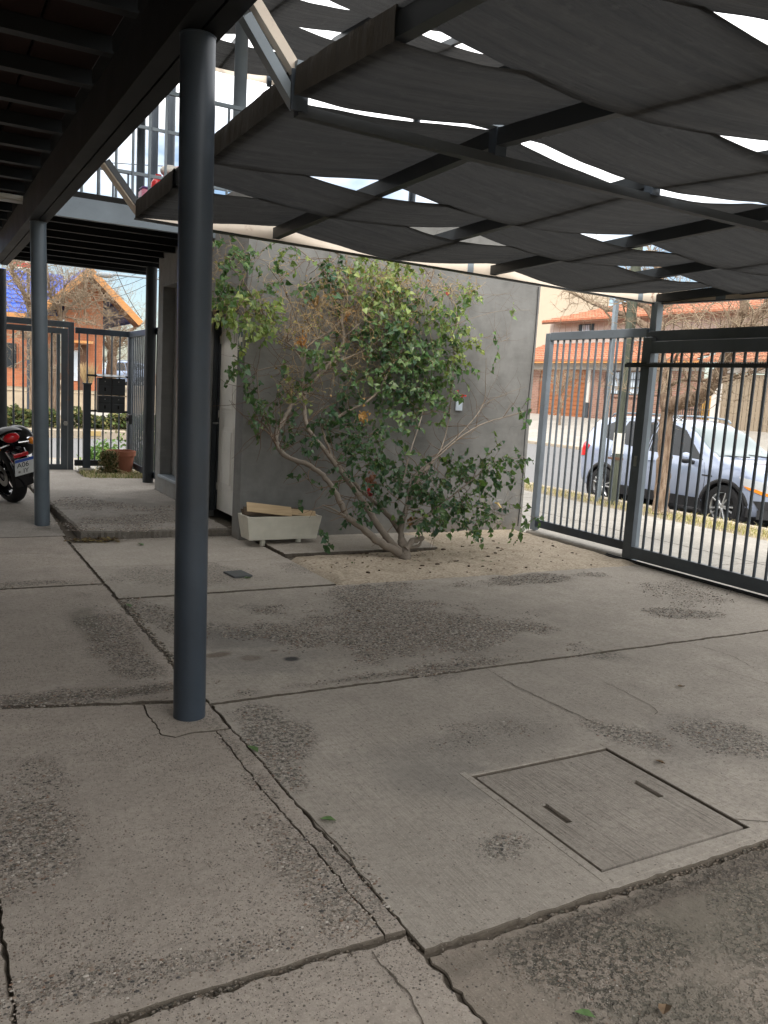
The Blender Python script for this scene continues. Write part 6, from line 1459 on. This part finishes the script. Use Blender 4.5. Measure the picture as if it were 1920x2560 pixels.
# low pots / bollard / grasses in front of it
q1 = Bp(875, 1240, 31.6)
rnd = random.Random(8); pts = []
og = empty('ornamental_grass', (q1.x, 31.8, .8)); tag(og, 'tall yellow ornamental grass by the brick house wall', 'plant')
b = MB()
for i in range(160):
    a = rnd.uniform(0, 6.28); r_ = rnd.uniform(.05, .4); b.tube([(0, 0, 0), (r_*.5*math.cos(a), r_*.5*math.sin(a), .5), (r_*math.cos(a), r_*math.sin(a), rnd.uniform(.7, 1.15))], [.012, .01, .004], 3, False)
b.build('blades', M['dry_twig'], og, fix=False)
# hedge along the far kerb
def hedge(name, x0, x1, y, z0, h, n, label, seed):
    rnd = random.Random(seed); o = empty(name, ((x0+x1)/2, y, z0)); tag(o, label, 'hedge'); cx = (x0+x1)/2; pts = []
    for i in range(n):
        x = rnd.uniform(x0, x1); top = h*(.7+.5*fbm(x*1.4, seed)+.25*fbm(x*5, seed)); zz = rnd.random()**.7*top; pts.append((x-cx, rnd.gauss(0, .2), zz))
    foliage('foliage', o, pts, (.06, .13), [(0.10, 0.13, 0.04), (0.15, 0.15, 0.05), (0.06, 0.09, 0.03), (0.19, 0.17, 0.07), (0.05, 0.06, 0.03)], seed); return o
hedge('hedge', -1.0, 3.55, 25.75, -.06, .62, 5200, 'low clipped hedge along the far kerb, left stretch', 3)
hedge('hedge', 3.7, 7.6, 25.75, -.06, .58, 4600, 'low clipped hedge along the far kerb, right stretch', 4)
rs = Bp(935, 1930, 16.2); rnd = random.Random(3)
o = empty('weed_clump', (rs.x+.15, 16.3, -.09)); tag(o, 'bright green weed clump behind the mailbox fence', 'plant'); foliage('foliage', o, [(rnd.gauss(0, .14), rnd.gauss(0, .12), abs(rnd.gauss(0, .13))) for i in range(700)], (.04, .09), [(0.14, 0.26, 0.06), (0.20, 0.30, 0.08), (0.09, 0.18, 0.05)], 9)
o = empty('weed_clump', (3.55, 13.9, -.02)); tag(o, 'tall green weeds outside the side fence', 'plant'); foliage('foliage', o, [(rnd.gauss(0, .25), rnd.gauss(0, .8), abs(rnd.gauss(0, .35))) for i in range(2200)], (.04, .09), [(0.10, 0.17, 0.05), (0.16, 0.22, 0.07), (0.09, 0.10, 0.04), (0.22, 0.2, 0.1)], 10)

# ================================================================ bare trees
def bare_tree(name, label, limbs, seed, ntw, twig_len, mat_l='bark', mat_t='grey_twig', depth=3, origin=None, tw_r=.006):
    """limbs: list of (points, r0, r1); twigs sprout from the outer parts of limbs"""
    rnd = random.Random(seed); O = Vector(origin); t = empty(name, O); tag(t, label, 'tree')
    b = MB(); tips = []
    for li, (pts, r0, r1) in enumerate(limbs):
        q = curve([Vector(p)-O for p in pts], 7); m = len(q)
        q = [p+Vector((fbm(i*.6, li*7), fbm(i*.6, li*7+3), fbm(i*.6, li*7+5)))*r0*.35*(1 if 0 < i < m-1 else 0) for i, p in enumerate(q)]
        rad = [(r0+(r1-r0)*(i/(m-1)))*(1+.16*fbm(i*.9, li*3.1)) for i in range(m)]
        if li == 0: rad[0] *= 1.35; rad[1] *= 1.12
        b.tube(q, rad, 12)
        for i in range(int(m*.25), m): tips.append((q[i], (q[min(i+1, m-1)]-q[i-1]).normalized(), rad[i]))
    b.build('trunk' if True else '', M[mat_l], t, smooth=60, fix=False)
    tb = MB()
    def grow(p, d, L, r_, lv):
        k = 4; pts = [p]; dd = Vector(d)
        for i in range(k):
            dd = (dd+Vector((rnd.gauss(0, .28), rnd.gauss(0, .28), rnd.gauss(.05, .26)))).normalized(); p = p+dd*L/k; pts.append(p)
        tb.tube(pts, [r_*(1-.2*i) for i in range(k+1)], 4 if r_ > .01 else 3, False)
        if lv > 0:
            for j in range(rnd.randint(2, 4)):
                i = rnd.randint(1, k); e = (dd+Vector((rnd.gauss(0, .8), rnd.gauss(0, .8), rnd.gauss(0, .7)))).normalized(); grow(pts[i], e, L*rnd.uniform(.45, .75), r_*.6, lv-1)
    for i in range(ntw):
        p, d, r_ = rnd.choice(tips); e = (d*.6+Vector((rnd.gauss(0, .8), rnd.gauss(0, .8), rnd.gauss(.15, .6)))).normalized(); grow(p, e, twig_len*rnd.uniform(.5, 1.2), min(r_*.5, tw_r*2.2), depth)
    tb.build('twigs', M[mat_t], t, fix=False)
    return t
def z6(x, y): return (1240+x*.4099, 680+y*.4099)
def T(px, py, X): return onx(*z6(px, py), X)
TX = 9.85
base_t = onz(*z6(1000, 1478), -.10)
limbs = [([base_t, T(1020, 1200, TX), T(1035, 950, TX), T(1040, 800, TX), T(1010, 560, TX+.05), T(990, 350, TX+.1), T(985, 180, TX+.15), T(990, -60, TX+.2)], .115, .06),
         ([T(1035, 820, TX), T(1120, 795, TX-.05), T(1230, 765, TX-.1), T(1330, 670, TX-.2), T(1395, 540, TX-.2), T(1440, 400, TX-.15), T(1500, 240, TX-.1), T(1560, 60, TX-.1)], .120, .05),
         ([T(1390, 560, TX-.2), T(1460, 420, TX-.3), T(1560, 310, TX-.3), T(1690, 130, TX-.2)], .075, .04),
         ([T(1000, 400, TX+.1), T(900, 320, TX+.2), T(790, 265, TX+.2), T(640, 210, TX+.3), T(540, 165, TX+.3), T(450, 120, TX+.4)], .060, .022),
         ([T(985, 330, TX+.1), T(920, 220, TX+.2), T(830, 180, TX+.3), T(740, 150, TX+.4)], .055, .03),
         ([T(1060, 690, TX), T(1150, 655, TX-.1), T(1260, 660, TX-.2), T(1420, 640, TX-.3), T(1620, 590, TX-.4)], .035, .012),
         ([T(1040, 640, TX), T(1090, 540, TX-.1), T(1120, 480, TX-.2), T(1180, 430, TX-.2)], .03, .012),
         ([T(1330, 680, TX-.2), T(1500, 640, TX-.4), T(1700, 560, TX-.5)], .022, .008)]
bare_tree('bare_tree', 'bare tree with thick bent limb on the verge behind the gate', limbs, 12, 150, .75, depth=3, origin=base_t, tw_r=.006)
# second bare tree farther right behind the fence
o2 = Vector((21.0, 14.5, .35)); limbs = [([o2, o2+Vector((0, .1, 1.2)), o2+Vector((.1, .3, 2.2))], .13, .09)]+[([o2+Vector((.1, .3, 2.1)), o2+Vector((a*.5, c*.5, 3.0)), o2+Vector((a, c, 4.0+.3*k))], .06, .02) for k, (a, c) in enumerate(((-1.2, 1.5), (.5, -1.6), (-.8, -1.2), (.6, 1.8)))]
bare_tree('bare_tree', 'bare tree with pale twigs on the far sidewalk behind the car', limbs, 13, 120, 1.1, depth=3, origin=o2)
o3 = Vector((22.5, Hp(170, 740).y*.93, .55)); o3.y = onx(*zd(170, 900), 22.5).y
limbs = [([o3, o3+Vector((0, 0, .9)), o3+Vector((0, .1, 1.4))], .06, .04)]+[([o3+Vector((0, .05, 1.2)), o3+Vector((0, a*.5, 1.7)), o3+Vector((.1, a, 2.0))], .03, .012) for a in (-.6, .5, .9, -.3)]
bare_tree('bare_tree', 'small bare street tree in front of the brown garage door', limbs, 14, 60, .6, depth=3, origin=o3)
# trees before the blue-roofed house
def A3(px, py, Y): return ony(*za(px, py), Y)
b0 = A3(515, 1520, 26.5); b0.z = -.02
limbs = [([b0, A3(515, 1200, 26.5), A3(520, 930, 26.5), A3(600, 640, 26.5)], .14, .09), ([A3(600, 640, 26.5), A3(560, 480, 26.3), A3(500, 400, 26.2), A3(470, 150, 26.0)], .06, .025), ([A3(610, 620, 26.5), A3(660, 520, 26.6), A3(770, 430, 26.8), A3(850, 300, 27), A3(840, 180, 27)], .06, .02),
         ([A3(680, 520, 26.6), A3(820, 520, 26.8), A3(950, 440, 27), A3(1080, 400, 27.2)], .035, .012), ([A3(640, 600, 26.5), A3(820, 640, 26.4), A3(980, 690, 26.4)], .03, .01), ([A3(600, 600, 26.5), A3(610, 400, 26.4), A3(700, 170, 26.4)], .04, .012),
         ([A3(780, 430, 26.8), A3(900, 380, 26.6), A3(1000, 560, 26.6), A3(1080, 600, 26.6)], .03, .01)]
bare_tree('bare_tree', 'bare tangled tree in front of the orange gable', limbs, 15, 170, .85, depth=3, origin=b0, tw_r=.008)
b1 = A3(330, 1500, 26.2); b1.z = -.02
limbs = [([b1, A3(335, 1100, 26.2), A3(330, 700, 26.2), A3(300, 480, 26.2)], .12, .08), ([A3(305, 500, 26.2), A3(220, 340, 26), A3(140, 210, 26), A3(100, 30, 26), A3(90, -200, 26)], .075, .04), ([A3(310, 520, 26.2), A3(400, 300, 26.4), A3(420, 50, 26.4)], .05, .02), ([A3(250, 400, 26), A3(180, 280, 25.8), A3(250, 150, 25.8)], .03, .012), ([A3(320, 700, 26.2), A3(200, 740, 26), A3(110, 800, 26)], .04, .012)]
bare_tree('bare_tree', 'bare tree with a leaning limb across the blue roof', limbs, 16, 90, .9, depth=3, origin=b1, tw_r=.008)
b2 = A3(1100, 1200, 44); b2.z = .9
limbs = [([b2, b2+Vector((0, 0, 1.5)), b2+Vector((.1, 0, 2.0))], .28, .18)]+[([b2+Vector((0, 0, 1.8)), b2+Vector((a*.5, 0, 2.6)), b2+Vector((a, 0, 3.4))], .12, .04) for a in (-1.4, -.5, .5, 1.4)]
bare_tree('bare_tree', 'stout bare tree far behind the mailboxes', limbs, 17, 90, 1.3, depth=3, origin=b2, tw_r=.012)

# ================================================================ utility pole, post, lamp, wires, sign
pb = onz(*z6(712, 1418), -.10); po = empty('utility_pole', pb); tag(po, 'weathered green-grey wooden utility pole on the verge beside the car', 'pole')
b = MB(); b.tube([(0, 0, 0), (0, 0, 2.5), (0, 0, 7.0)], [.088, .082, .07], 18); b.build('shaft', M['pole_wood'], po, smooth=50)
qz = T(738, 1045, pb.x).z+.10; b = MB(); b.lathe([(.0885, qz-.16), (.0885, qz+.17)], 18); b.build('notice', M['paper'], po, smooth=50)
b = MB(); b.lathe([(.086, qz-.26), (.094, qz-.26), (.094, qz-.22), (.086, qz-.22)], 18); b.box((-.10, .06, qz-.24), (.05, .16, .03)); b.build('strap', M['wood_brown'], po)
gp = onz(*z6(700, 1405), -.09); tpz = onx(*z6(797, 192), gp.x); o = empty('steel_post', (gp.x-.25, gp.y+.05, -.09)); tag(o, 'slim pale grey steel post standing beside the wooden pole', 'post')
b = MB(); b.box((0, 0, (tpz.z+.09)/2), (.065, .065, tpz.z+.09), None, .004); b.build('shaft', M['steel_light'], o); b = MB(); b.box((0, 0, tpz.z+.095), (.075, .075, .01)); b.build('cap', M['steel_light'], o)
lp = A3(1035, 188, 33.0); sl_ = empty('street_lamp', (9.6, 33.0, .8)); tag(sl_, 'street lamp head on an arm against the pale sky', 'street lamp')
b = MB(); b.sphere(lp-sl_.location, .22, 14, 8, (1.5, .7, .5)); b.build('head', M['steel_light'], sl_, smooth=True)
b = MB(); b.tube([(0, 0, 0), (0, 0, lp.z-.8+.1), (lp.x-9.6+.2, 0, lp.z-.8+.05)], .04, 8); b.build('pole', M['steel_light'], sl_)
def wire(pts, r_, label):
    A, B = Vector(pts[0]), Vector(pts[1]); b = MB(); b.tube([A.lerp(B, i/16)-Vector((0, 0, .12*4*(i/16)*(1-i/16)))-A for i in range(17)], r_, 5); o = b.build('overhead_wire', M['black_plastic'], None, loc=tuple(A)); tag(o, label, 'wire', 'overhead wires')
wire((A3(1140, 140, 30), A3(1400, 620, 30)), .012, 'steep overhead wire crossing the pale sky right of the gable')
wire((A3(1000, 260, 33), A3(1600, 60, 33)), .009, 'uppermost of the slanting overhead wires right of the gable')
wire((A3(1060, 330, 33), A3(1600, 120, 33)), .009, 'middle of the slanting overhead wires right of the gable')
wire((A3(1080, 420, 33), A3(1600, 190, 33)), .009, 'lowest of the slanting overhead wires right of the gable')
wire((Vector((1.0, 15.5, 4.9)), Vector((9.0, 16.5, 6.2))), .008, 'overhead wire seen above the balcony railing')
wire((Vector((1.0, 15.5, 4.2)), Vector((9.0, 16.5, 5.2))), .008, 'lower overhead wire seen behind the balcony railing')
q = A3(278, 75, 30); b = MB(); b.box((0, 0, 0), (.9, .06, .55)); o = b.build('street_sign', M['white_paint'], None, loc=(q.x, 30, q.z+.1)); tag(o, 'white board with a red stripe high up left of the second column', 'sign')
b = MB(); b.box((0, -.034, -.16), (.9, .006, .14)); b.build('red_stripe', M['red_plastic'], o); b = MB(); b.cyl((0, 0, -.275), (0, 0, -q.z-.1+.2), .05, n=8); b.build('pole', M['steel'], o)
# ================================================================ climbing shrub against the grey wall
def z5(x, y): return (500+x*.5063, 560+y*.5063)
def Yof(py, off=0.0): return max(6.30, min(7.42, 6.42+max(0, (1655-py))/620*.78+off))
def S(px, py, off=0.0): return ony(*z5(px, py), Yof(py, off))
sb = onz(*z5(1010, 1658), .0); shr = empty('climbing_shrub', sb); tag(shr, 'leafy climbing shrub with twisted bare limbs spread against the grey wall', 'shrub')
SO = Vector(shr.location)
LIMBS = [([(1010, 1672), (1012, 1640), (1005, 1600), (995, 1560)], 0, .062, .040),
  ([(1000, 1635), (960, 1610), (880, 1568), (800, 1500), (720, 1445)], 0, .040, .028),
  ([(722, 1447), (700, 1390), (655, 1305), (605, 1240), (530, 1188), (430, 1150), (385, 1100), (378, 1040), (408, 980), (450, 900), (512, 830), (580, 758), (640, 690), (692, 622), (712, 560)], .02, .027, .015),
  ([(720, 1447), (660, 1410), (605, 1388)], -.05, .012, .006),
  ([(985, 1615), (925, 1550), (880, 1490), (830, 1410), (790, 1350), (740, 1280), (680, 1200), (610, 1110), (545, 1030), (520, 960), (515, 850), (505, 740), (520, 655)], 0, .034, .015),
  ([(1000, 1570), (985, 1515), (930, 1440), (860, 1370), (780, 1300), (700, 1205), (640, 1120), (600, 1000)], .12, .030, .010),
  ([(1000, 1580), (990, 1510), (1015, 1420), (1045, 1330), (1085, 1250), (1130, 1200)], 0, .032, .014),
  ([(1015, 1605), (1050, 1565), (1098, 1552)], -.05, .030, .024),
  ([(1030, 1600), (1078, 1588), (1095, 1560)], -.02, .014, .010),
  ([(1010, 1430), (1050, 1260), (1180, 1145), (1290, 1050), (1390, 990), (1480, 960), (1600, 925)], -.12, .011, .004),
  ([(1035, 1500), (1150, 1420), (1260, 1330), (1360, 1250), (1440, 1180), (1600, 1150)], -.22, .012, .004),
  ([(985, 1330), (1010, 1240), (1040, 1120), (1080, 1000), (1105, 910)], -.10, .008, .004),
  ([(1110, 1215), (1190, 1120), (1300, 1020), (1398, 892), (1410, 760), (1413, 660)], .05, .008, .003),
  ([(1398, 892), (1500, 842), (1615, 800)], .05, .004, .002),
  ([(1130, 1205), (1190, 1110), (1225, 980), (1245, 800), (1262, 600), (1270, 450)], .15, .008, .004),
  ([(1020, 1480), (1120, 1440), (1240, 1400), (1380, 1400), (1500, 1440)], -.25, .008, .003),
  ([(712, 560), (700, 470), (705, 400), (720, 300), (724, 170), (730, 60)], .02, .019, .010),
  ([(700, 470), (640, 530), (560, 580), (500, 640)], .0, .012, .006),
  ([(775, 530), (762, 430), (700, 340), (620, 240), (545, 170), (460, 105)], -.1, .009, .006),
  ([(468, 345), (560, 270), (640, 200), (690, 150)], -.05, .008, .006),
  ([(515, 700), (450, 600), (380, 560), (330, 470), (270, 380), (200, 260), (120, 190)], .05, .009, .004),
  ([(520, 655), (480, 480), (420, 330), (330, 200)], .08, .010, .004),
  ([(700, 560), (760, 520), (840, 430), (900, 300), (960, 200)], .10, .010, .004),
  ([(640, 690), (780, 640), (900, 560), (1010, 440), (1080, 330), (1150, 230)], .12, .012, .005),
  ([(600, 1000), (720, 930), (860, 850), (950, 700), (1010, 600), (1060, 460), (1120, 330), (1165, 200)], .15, .016, .007),
  ([(300, 980), (330, 1000), (370, 1080)], .05, .008, .010), ([(280, 730), (290, 850), (310, 940), (345, 1030), (375, 1090)], .05, .005, .009),
  ([(505, 740), (420, 700), (300, 720), (270, 735)], .05, .007, .004), ([(510, 830), (600, 870), (605, 905), (560, 940)], .05, .006, .004),
  ([(520, 960), (640, 1010), (760, 1040), (880, 1030)], .10, .007, .003), ([(510, 690), (640, 680), (720, 655)], .08, .006, .004),
  ([(1160, 300), (1300, 340), (1440, 350), (1530, 340)], .05, .004, .002), ([(1200, 520), (1330, 470), (1480, 430), (1640, 425)], .05, .004, .002), ([(1240, 560), (1400, 560), (1480, 580), (1530, 560)], .05, .004, .002)]
limb_pts = []
b = MB()
for li, (pts, off, r0, r1) in enumerate(LIMBS):
    q = curve([S(x, y, off)-SO for x, y in pts], 7); m = len(q)
    q = [p+Vector((fbm(i*.5, li*7), fbm(i*.5, li*7+3), fbm(i*.5, li*7+5)))*min(.012, r0*.5)*(1 if 0 < i < m-1 else 0) for i, p in enumerate(q)]
    rad = [(r0+(r1-r0)*(i/(m-1)))*(1+.18*fbm(i*.8, li*3.1)) for i in range(m)]
    if li == 0: rad[0] *= 1.4
    b.tube(q, rad, 10 if r0 > .012 else 6)
    limb_pts += [(q[i], rad[i]) for i in range(m) if S(0, 0) is not None]
b.build('limbs', M['limb_bark'], shr, smooth=60, fix=False)
PY = [(0.21, 0.27, 0.075), (0.28, 0.33, 0.11), (0.15, 0.22, 0.065), (0.12, 0.18, 0.055)]
PG = [(0.065, 0.13, 0.042), (0.10, 0.175, 0.058), (0.055, 0.115, 0.048), (0.15, 0.22, 0.085)]
PD = [(0.038, 0.088, 0.036), (0.055, 0.115, 0.050), (0.075, 0.135, 0.060), (0.045, 0.10, 0.058)]
CL = [(130, 130, 95, 60, 190, PG, -.2), (110, 330, 60, 60, 190, PG, -.2), (250, 400, 110, 70, 380, PY, -.2), (150, 440, 85, 40, 170, PY, -.15), (330, 520, 90, 60, 190, PY, 0), (300, 230, 100, 80, 90, PG, 0), (380, 110, 40, 40, 40, PG, 0),
  (640, 250, 60, 70, 150, PD, .1), (600, 330, 60, 50, 110, PG, .05), (470, 190, 60, 40, 40, PY, 0), (880, 215, 180, 55, 380, PY, 0), (890, 330, 150, 90, 420, PY, 0), (1010, 440, 190, 110, 800, PY+PG, -.05), (1210, 420, 70, 120, 230, PY+PG, 0),
  (940, 570, 140, 110, 640, PG+PD, 0), (1080, 640, 170, 110, 720, PG, -.05), (1010, 760, 130, 110, 520, PD+PG, 0), (1170, 730, 110, 110, 440, PG, -.05), (1185, 860, 60, 90, 190, PG, -.05), (1245, 580, 60, 150, 300, PY, 0), (960, 880, 120, 90, 340, PD+PG, .05),
  (800, 735, 70, 50, 110, PG, 0), (740, 850, 90, 70, 150, PD, .05), (660, 950, 100, 80, 150, PD, .05), (720, 1040, 120, 60, 190, PD, .05), (880, 1090, 100, 100, 280, PD+PG, 0), (760, 1170, 90, 80, 170, PD, .05), (560, 620, 60, 40, 110, PG, 0), (700, 600, 120, 60, 110, PG+PY, 0),
  (210, 720, 55, 60, 120, PG, -.05), (250, 815, 20, 30, 30, PD, 0), (335, 900, 60, 60, 90, PG, 0), (275, 945, 25, 35, 40, PG, 0), (440, 1010, 60, 40, 70, PD, .05), (490, 1090, 70, 50, 90, PD, .05), (520, 1300, 25, 120, 30, PD, .2), (590, 1490, 25, 30, 25, PD, .1), (780, 1420, 40, 30, 50, PD, 0),
  (1200, 1190, 120, 60, 210, PD+PG, -.2), (1350, 1215, 150, 70, 320, PG+PD, -.25), (1480, 1180, 100, 50, 150, PG, -.25), (1560, 1150, 70, 22, 70, PG, -.25), (1250, 1320, 160, 90, 400, PD+PG, -.25), (1100, 1290, 120, 80, 300, PD, -.1), (1000, 1290, 100, 90, 240, PD, 0), (1390, 1370, 110, 70, 210, PD+PG, -.25), (1230, 1450, 150, 60, 230, PD+PG, -.3), (1080, 1450, 60, 50, 80, PG, -.1), (1440, 1470, 80, 50, 110, PG, -.3), (1590, 1450, 55, 40, 90, PG, -.3), (900, 1240, 110, 80, 240, PD, 0), (860, 1340, 60, 60, 90, PD, 0),
  (1600, 920, 40, 25, 12, PG, -.2), (1490, 600, 25, 20, 14, PG, 0), (1420, 1330, 60, 20, 25, PG, -.2), (1330, 330, 60, 30, 70, PY, 0), (1560, 380, 20, 10, 6, PG, 0), (680, 190, 60, 30, 40, PY, 0), (1390, 760, 15, 10, 6, PG, 0), (540, 780, 200, 120, 60, PG, .05), (440, 850, 70, 80, 50, PY, .05), (1350, 560, 40, 60, 60, PY, .05), (1040, 985, 90, 40, 60, PG, -.05)]
rnd = random.Random(31); LV = MB(); tint = []; TW = MB(); TD = MB()
def leaf(p, d, s, c):
    d = Vector(d).normalized(); e = d.cross(Vector((rnd.gauss(0, .6), -1+rnd.gauss(0, .5), rnd.gauss(.3, .6))))
    if e.length < 1e-3: return
    e.normalize(); nrm = e.cross(d); f = nrm*s*rnd.uniform(.04, .16); tipd = nrm*s*rnd.uniform(-.18, .05)
    LV.add([p, p+e*s*.40-d*s*.04+f, p+e*s*.42+d*s*.28+f*1.1, p+e*s*.20+d*s*.66+f*.6, p+d*s*1.02+tipd, p-e*s*.20+d*s*.66+f*.6, p-e*s*.42+d*s*.28+f*1.1, p-e*s*.40-d*s*.04+f, p+d*s*.45], [(0, 1, 2, 8), (8, 2, 3, 4), (8, 4, 5, 6), (0, 8, 6, 7)])
    k = rnd.uniform(.75, 1.25); tint.extend([(c[0]*k, c[1]*k, c[2]*k)]*9)
for (cx, cy, rx, ry, n, pal, off) in CL:
    done = 0; n = n*(.50 if cy > 1080 else .60); rx *= 1.12; ry *= 1.12
    while done < n:
        a = rnd.uniform(0, 6.283); r_ = rnd.random()**.55
        px, py = cx+rx*r_*math.cos(a), cy+ry*r_*math.sin(a)
        yy = max(6.2, min(7.50, Yof(py, off)+rnd.gauss(-.05, .13))); p = ony(*z5(px, py), yy)-SO
        d = Vector((rnd.gauss(0, 1), rnd.gauss(-.15, .5), rnd.gauss(-.1, .8))).normalized(); k = rnd.randint(4, 8); pts = [p]
        c0 = rnd.choice(pal)
        for i in range(k):
            d = (d+Vector((rnd.gauss(0, .25), rnd.gauss(0, .15), rnd.gauss(-.08, .22)))).normalized(); p = p+d*rnd.uniform(.02, .038)
            if p.y+SO.y > 7.56: p.y = 7.56-SO.y
            pts.append(p); ld = (d*.3+Vector((rnd.gauss(0, .6), rnd.gauss(-.2, .5), rnd.gauss(-.65, .5))))
            c = c0 if rnd.random() < .6 else rnd.choice(pal); leaf(p, ld, (.018+.052*rnd.random()**1.1), c)
        TW.tube(pts, [.0022]*len(pts), 3, False); done += k
# twigs growing off the limbs
for i in range(520):
    p, r_ = rnd.choice(limb_pts)
    if p.z < .35: continue
    d = Vector((rnd.gauss(0, 1), rnd.gauss(0, .35), rnd.gauss(.2, .8))).normalized(); pts = [p]; L = rnd.uniform(.15, .5); k = 5
    for j in range(k):
        d = (d+Vector((rnd.gauss(0, .28), rnd.gauss(0, .12), rnd.gauss(.02, .25)))).normalized(); p = p+d*L/k
        if p.y+SO.y > 7.57: p.y = 7.57-SO.y
        pts.append(p)
    TW.tube(pts, [min(.0045, r_*.5)*(1-.13*j) for j in range(k+1)], 4, False)
# dry tan tangle in the upper crown
DT = [(700, 370, 190, 120, 330), (550, 500, 140, 120, 260), (590, 430, 110, 80, 220), (900, 370, 200, 120, 260), (760, 570, 150, 90, 200), (230, 420, 190, 80, 220), (1010, 400, 240, 120, 260), (450, 790, 35, 110, 110), (740, 240, 60, 60, 90), (920, 260, 140, 70, 200), (140, 200, 110, 90, 120), (1280, 310, 130, 60, 120), (800, 680, 150, 70, 110), (480, 560, 50, 40, 90), (660, 770, 160, 100, 90), (1100, 300, 120, 60, 120), (380, 300, 180, 120, 120)]
for (cx, cy, rx, ry, n) in DT:
    rx *= 1.15; ry *= 1.15
    for i in range(int(n*.42)):
        a = rnd.uniform(0, 6.283); r_ = rnd.random()**.6; px, py = cx+rx*r_*math.cos(a), cy+ry*r_*math.sin(a)
        p = ony(*z5(px, py), max(6.5, min(7.5, Yof(py, -.12)+rnd.gauss(0, .12))))-SO; d = Vector((rnd.gauss(0, 1), rnd.gauss(0, .4), rnd.gauss(0, .8))).normalized(); pts = [p]; k = rnd.randint(3, 5); st = rnd.uniform(.025, .06)
        for j in range(k):
            d = (d+Vector((rnd.gauss(0, .55), rnd.gauss(0, .3), rnd.gauss(0, .5)))).normalized(); p = p+d*st; pts.append(p)
        TD.tube(pts, [.0020*(1-.12*j) for j in range(k+1)], 3, False)
        if rnd.random() < .35: leaf(p, (rnd.gauss(0, 1), rnd.gauss(0, .5), rnd.gauss(-.5, .6)), rnd.uniform(.018, .032), rnd.choice([(0.34, 0.20, 0.07), (0.26, 0.22, 0.08), (0.22, 0.24, 0.08)]))
# dead orange clusters
for (cx, cy, n, c) in ((810, 940, 26, (0.48, 0.27, 0.09)), (500, 575, 34, (0.42, 0.19, 0.05)), (745, 240, 30, (0.46, 0.25, 0.09)), (735, 440, 16, (0.40, 0.2, 0.08)), (845, 1260, 40, (0.22, 0.09, 0.06)), (1040, 1460, 14, (0.25, 0.13, 0.06)), (560, 360, 40, (0.30, 0.17, 0.07))):
    for i in range(n):
        p = S(cx+rnd.gauss(0, 14), cy+rnd.gauss(0, 18), -.08)-SO; leaf(p, (rnd.gauss(0, .6), rnd.gauss(0, .4), -1), rnd.uniform(.025, .045), c)
for (cx, cy, n, s) in ((1225, 340, 7, .028), (1275, 833, 4, .02), (1300, 846, 6, .026), (838, 1335, 16, .03), (1044, 36, 5, .025), (832, 1310, 6, .024)):
    for i in range(n):
        p = S(cx+rnd.gauss(0, 4), cy+rnd.gauss(0, 4), -.12)-SO; leaf(p, (rnd.gauss(0, 1), rnd.gauss(0, 1), rnd.gauss(0, 1)), s, (0.55, 0.03, 0.04) if cy != 1335 else (0.28, 0.02, 0.03))
o = LV.build('leaves', M['leaf_green'], shr, fix=False); add_tint(o, tint); o['kind'] = 'stuff'
o = TW.build('twigs', M['brown_twig'], shr, fix=False); o['kind'] = 'stuff'
o = TD.build('dry_twigs', M['dry_twig'], shr, fix=False); o['kind'] = 'stuff'
# the large heart leaves at the ends of the canes beside the gate
bl = MB(); s = 1.0
bl.add([(0, 0, 0), (.42, .02, -.05), (.46, .03, .25), (.24, .03, .62), (0, -.02, 1.0), (-.24, .03, .62), (-.46, .03, .25), (-.42, .02, -.05), (0, -.03, .42)], [(0, 1, 2, 8), (8, 2, 3, 4), (8, 4, 5, 6), (0, 8, 6, 7)])
n_ = N('big_leaf', 'object'); M['big_leaf'] = n_.out(n_.mix(n_.noise(4), (0.035, 0.10, 0.03), (0.07, 0.15, 0.05)), 0.4, trans=(0.25, (0.10, 0.22, 0.05)))
blm = bl.mesh('leaf', M['big_leaf'])
for (px, py, sz, ry) in ((1575, 905, .075, 3.0), (1600, 930, .07, 2.6), (1633, 915, .08, 3.3), (1625, 965, .075, 3.1), (1575, 1165, .05, 2.8), (1612, 1160, .085, 3.2), (1540, 1160, .06, 3.5), (1415, 1105, .06, 3.1), (1480, 1155, .055, 3.3), (1500, 1180, .05, 2.7), (1350, 1190, .065, 3.2), (1290, 1215, .06, 3.0), (1405, 1225, .06, 3.4), (1190, 1330, .07, 3.0), (1115, 1460, .07, 3.1), (1545, 905, .055, 3.2)):
    q = part('leaf', blm, shr, S(px, py, -.22)-SO, (rnd.uniform(-.4, .4), ry, rnd.uniform(-.5, .5)), (sz, sz, sz))
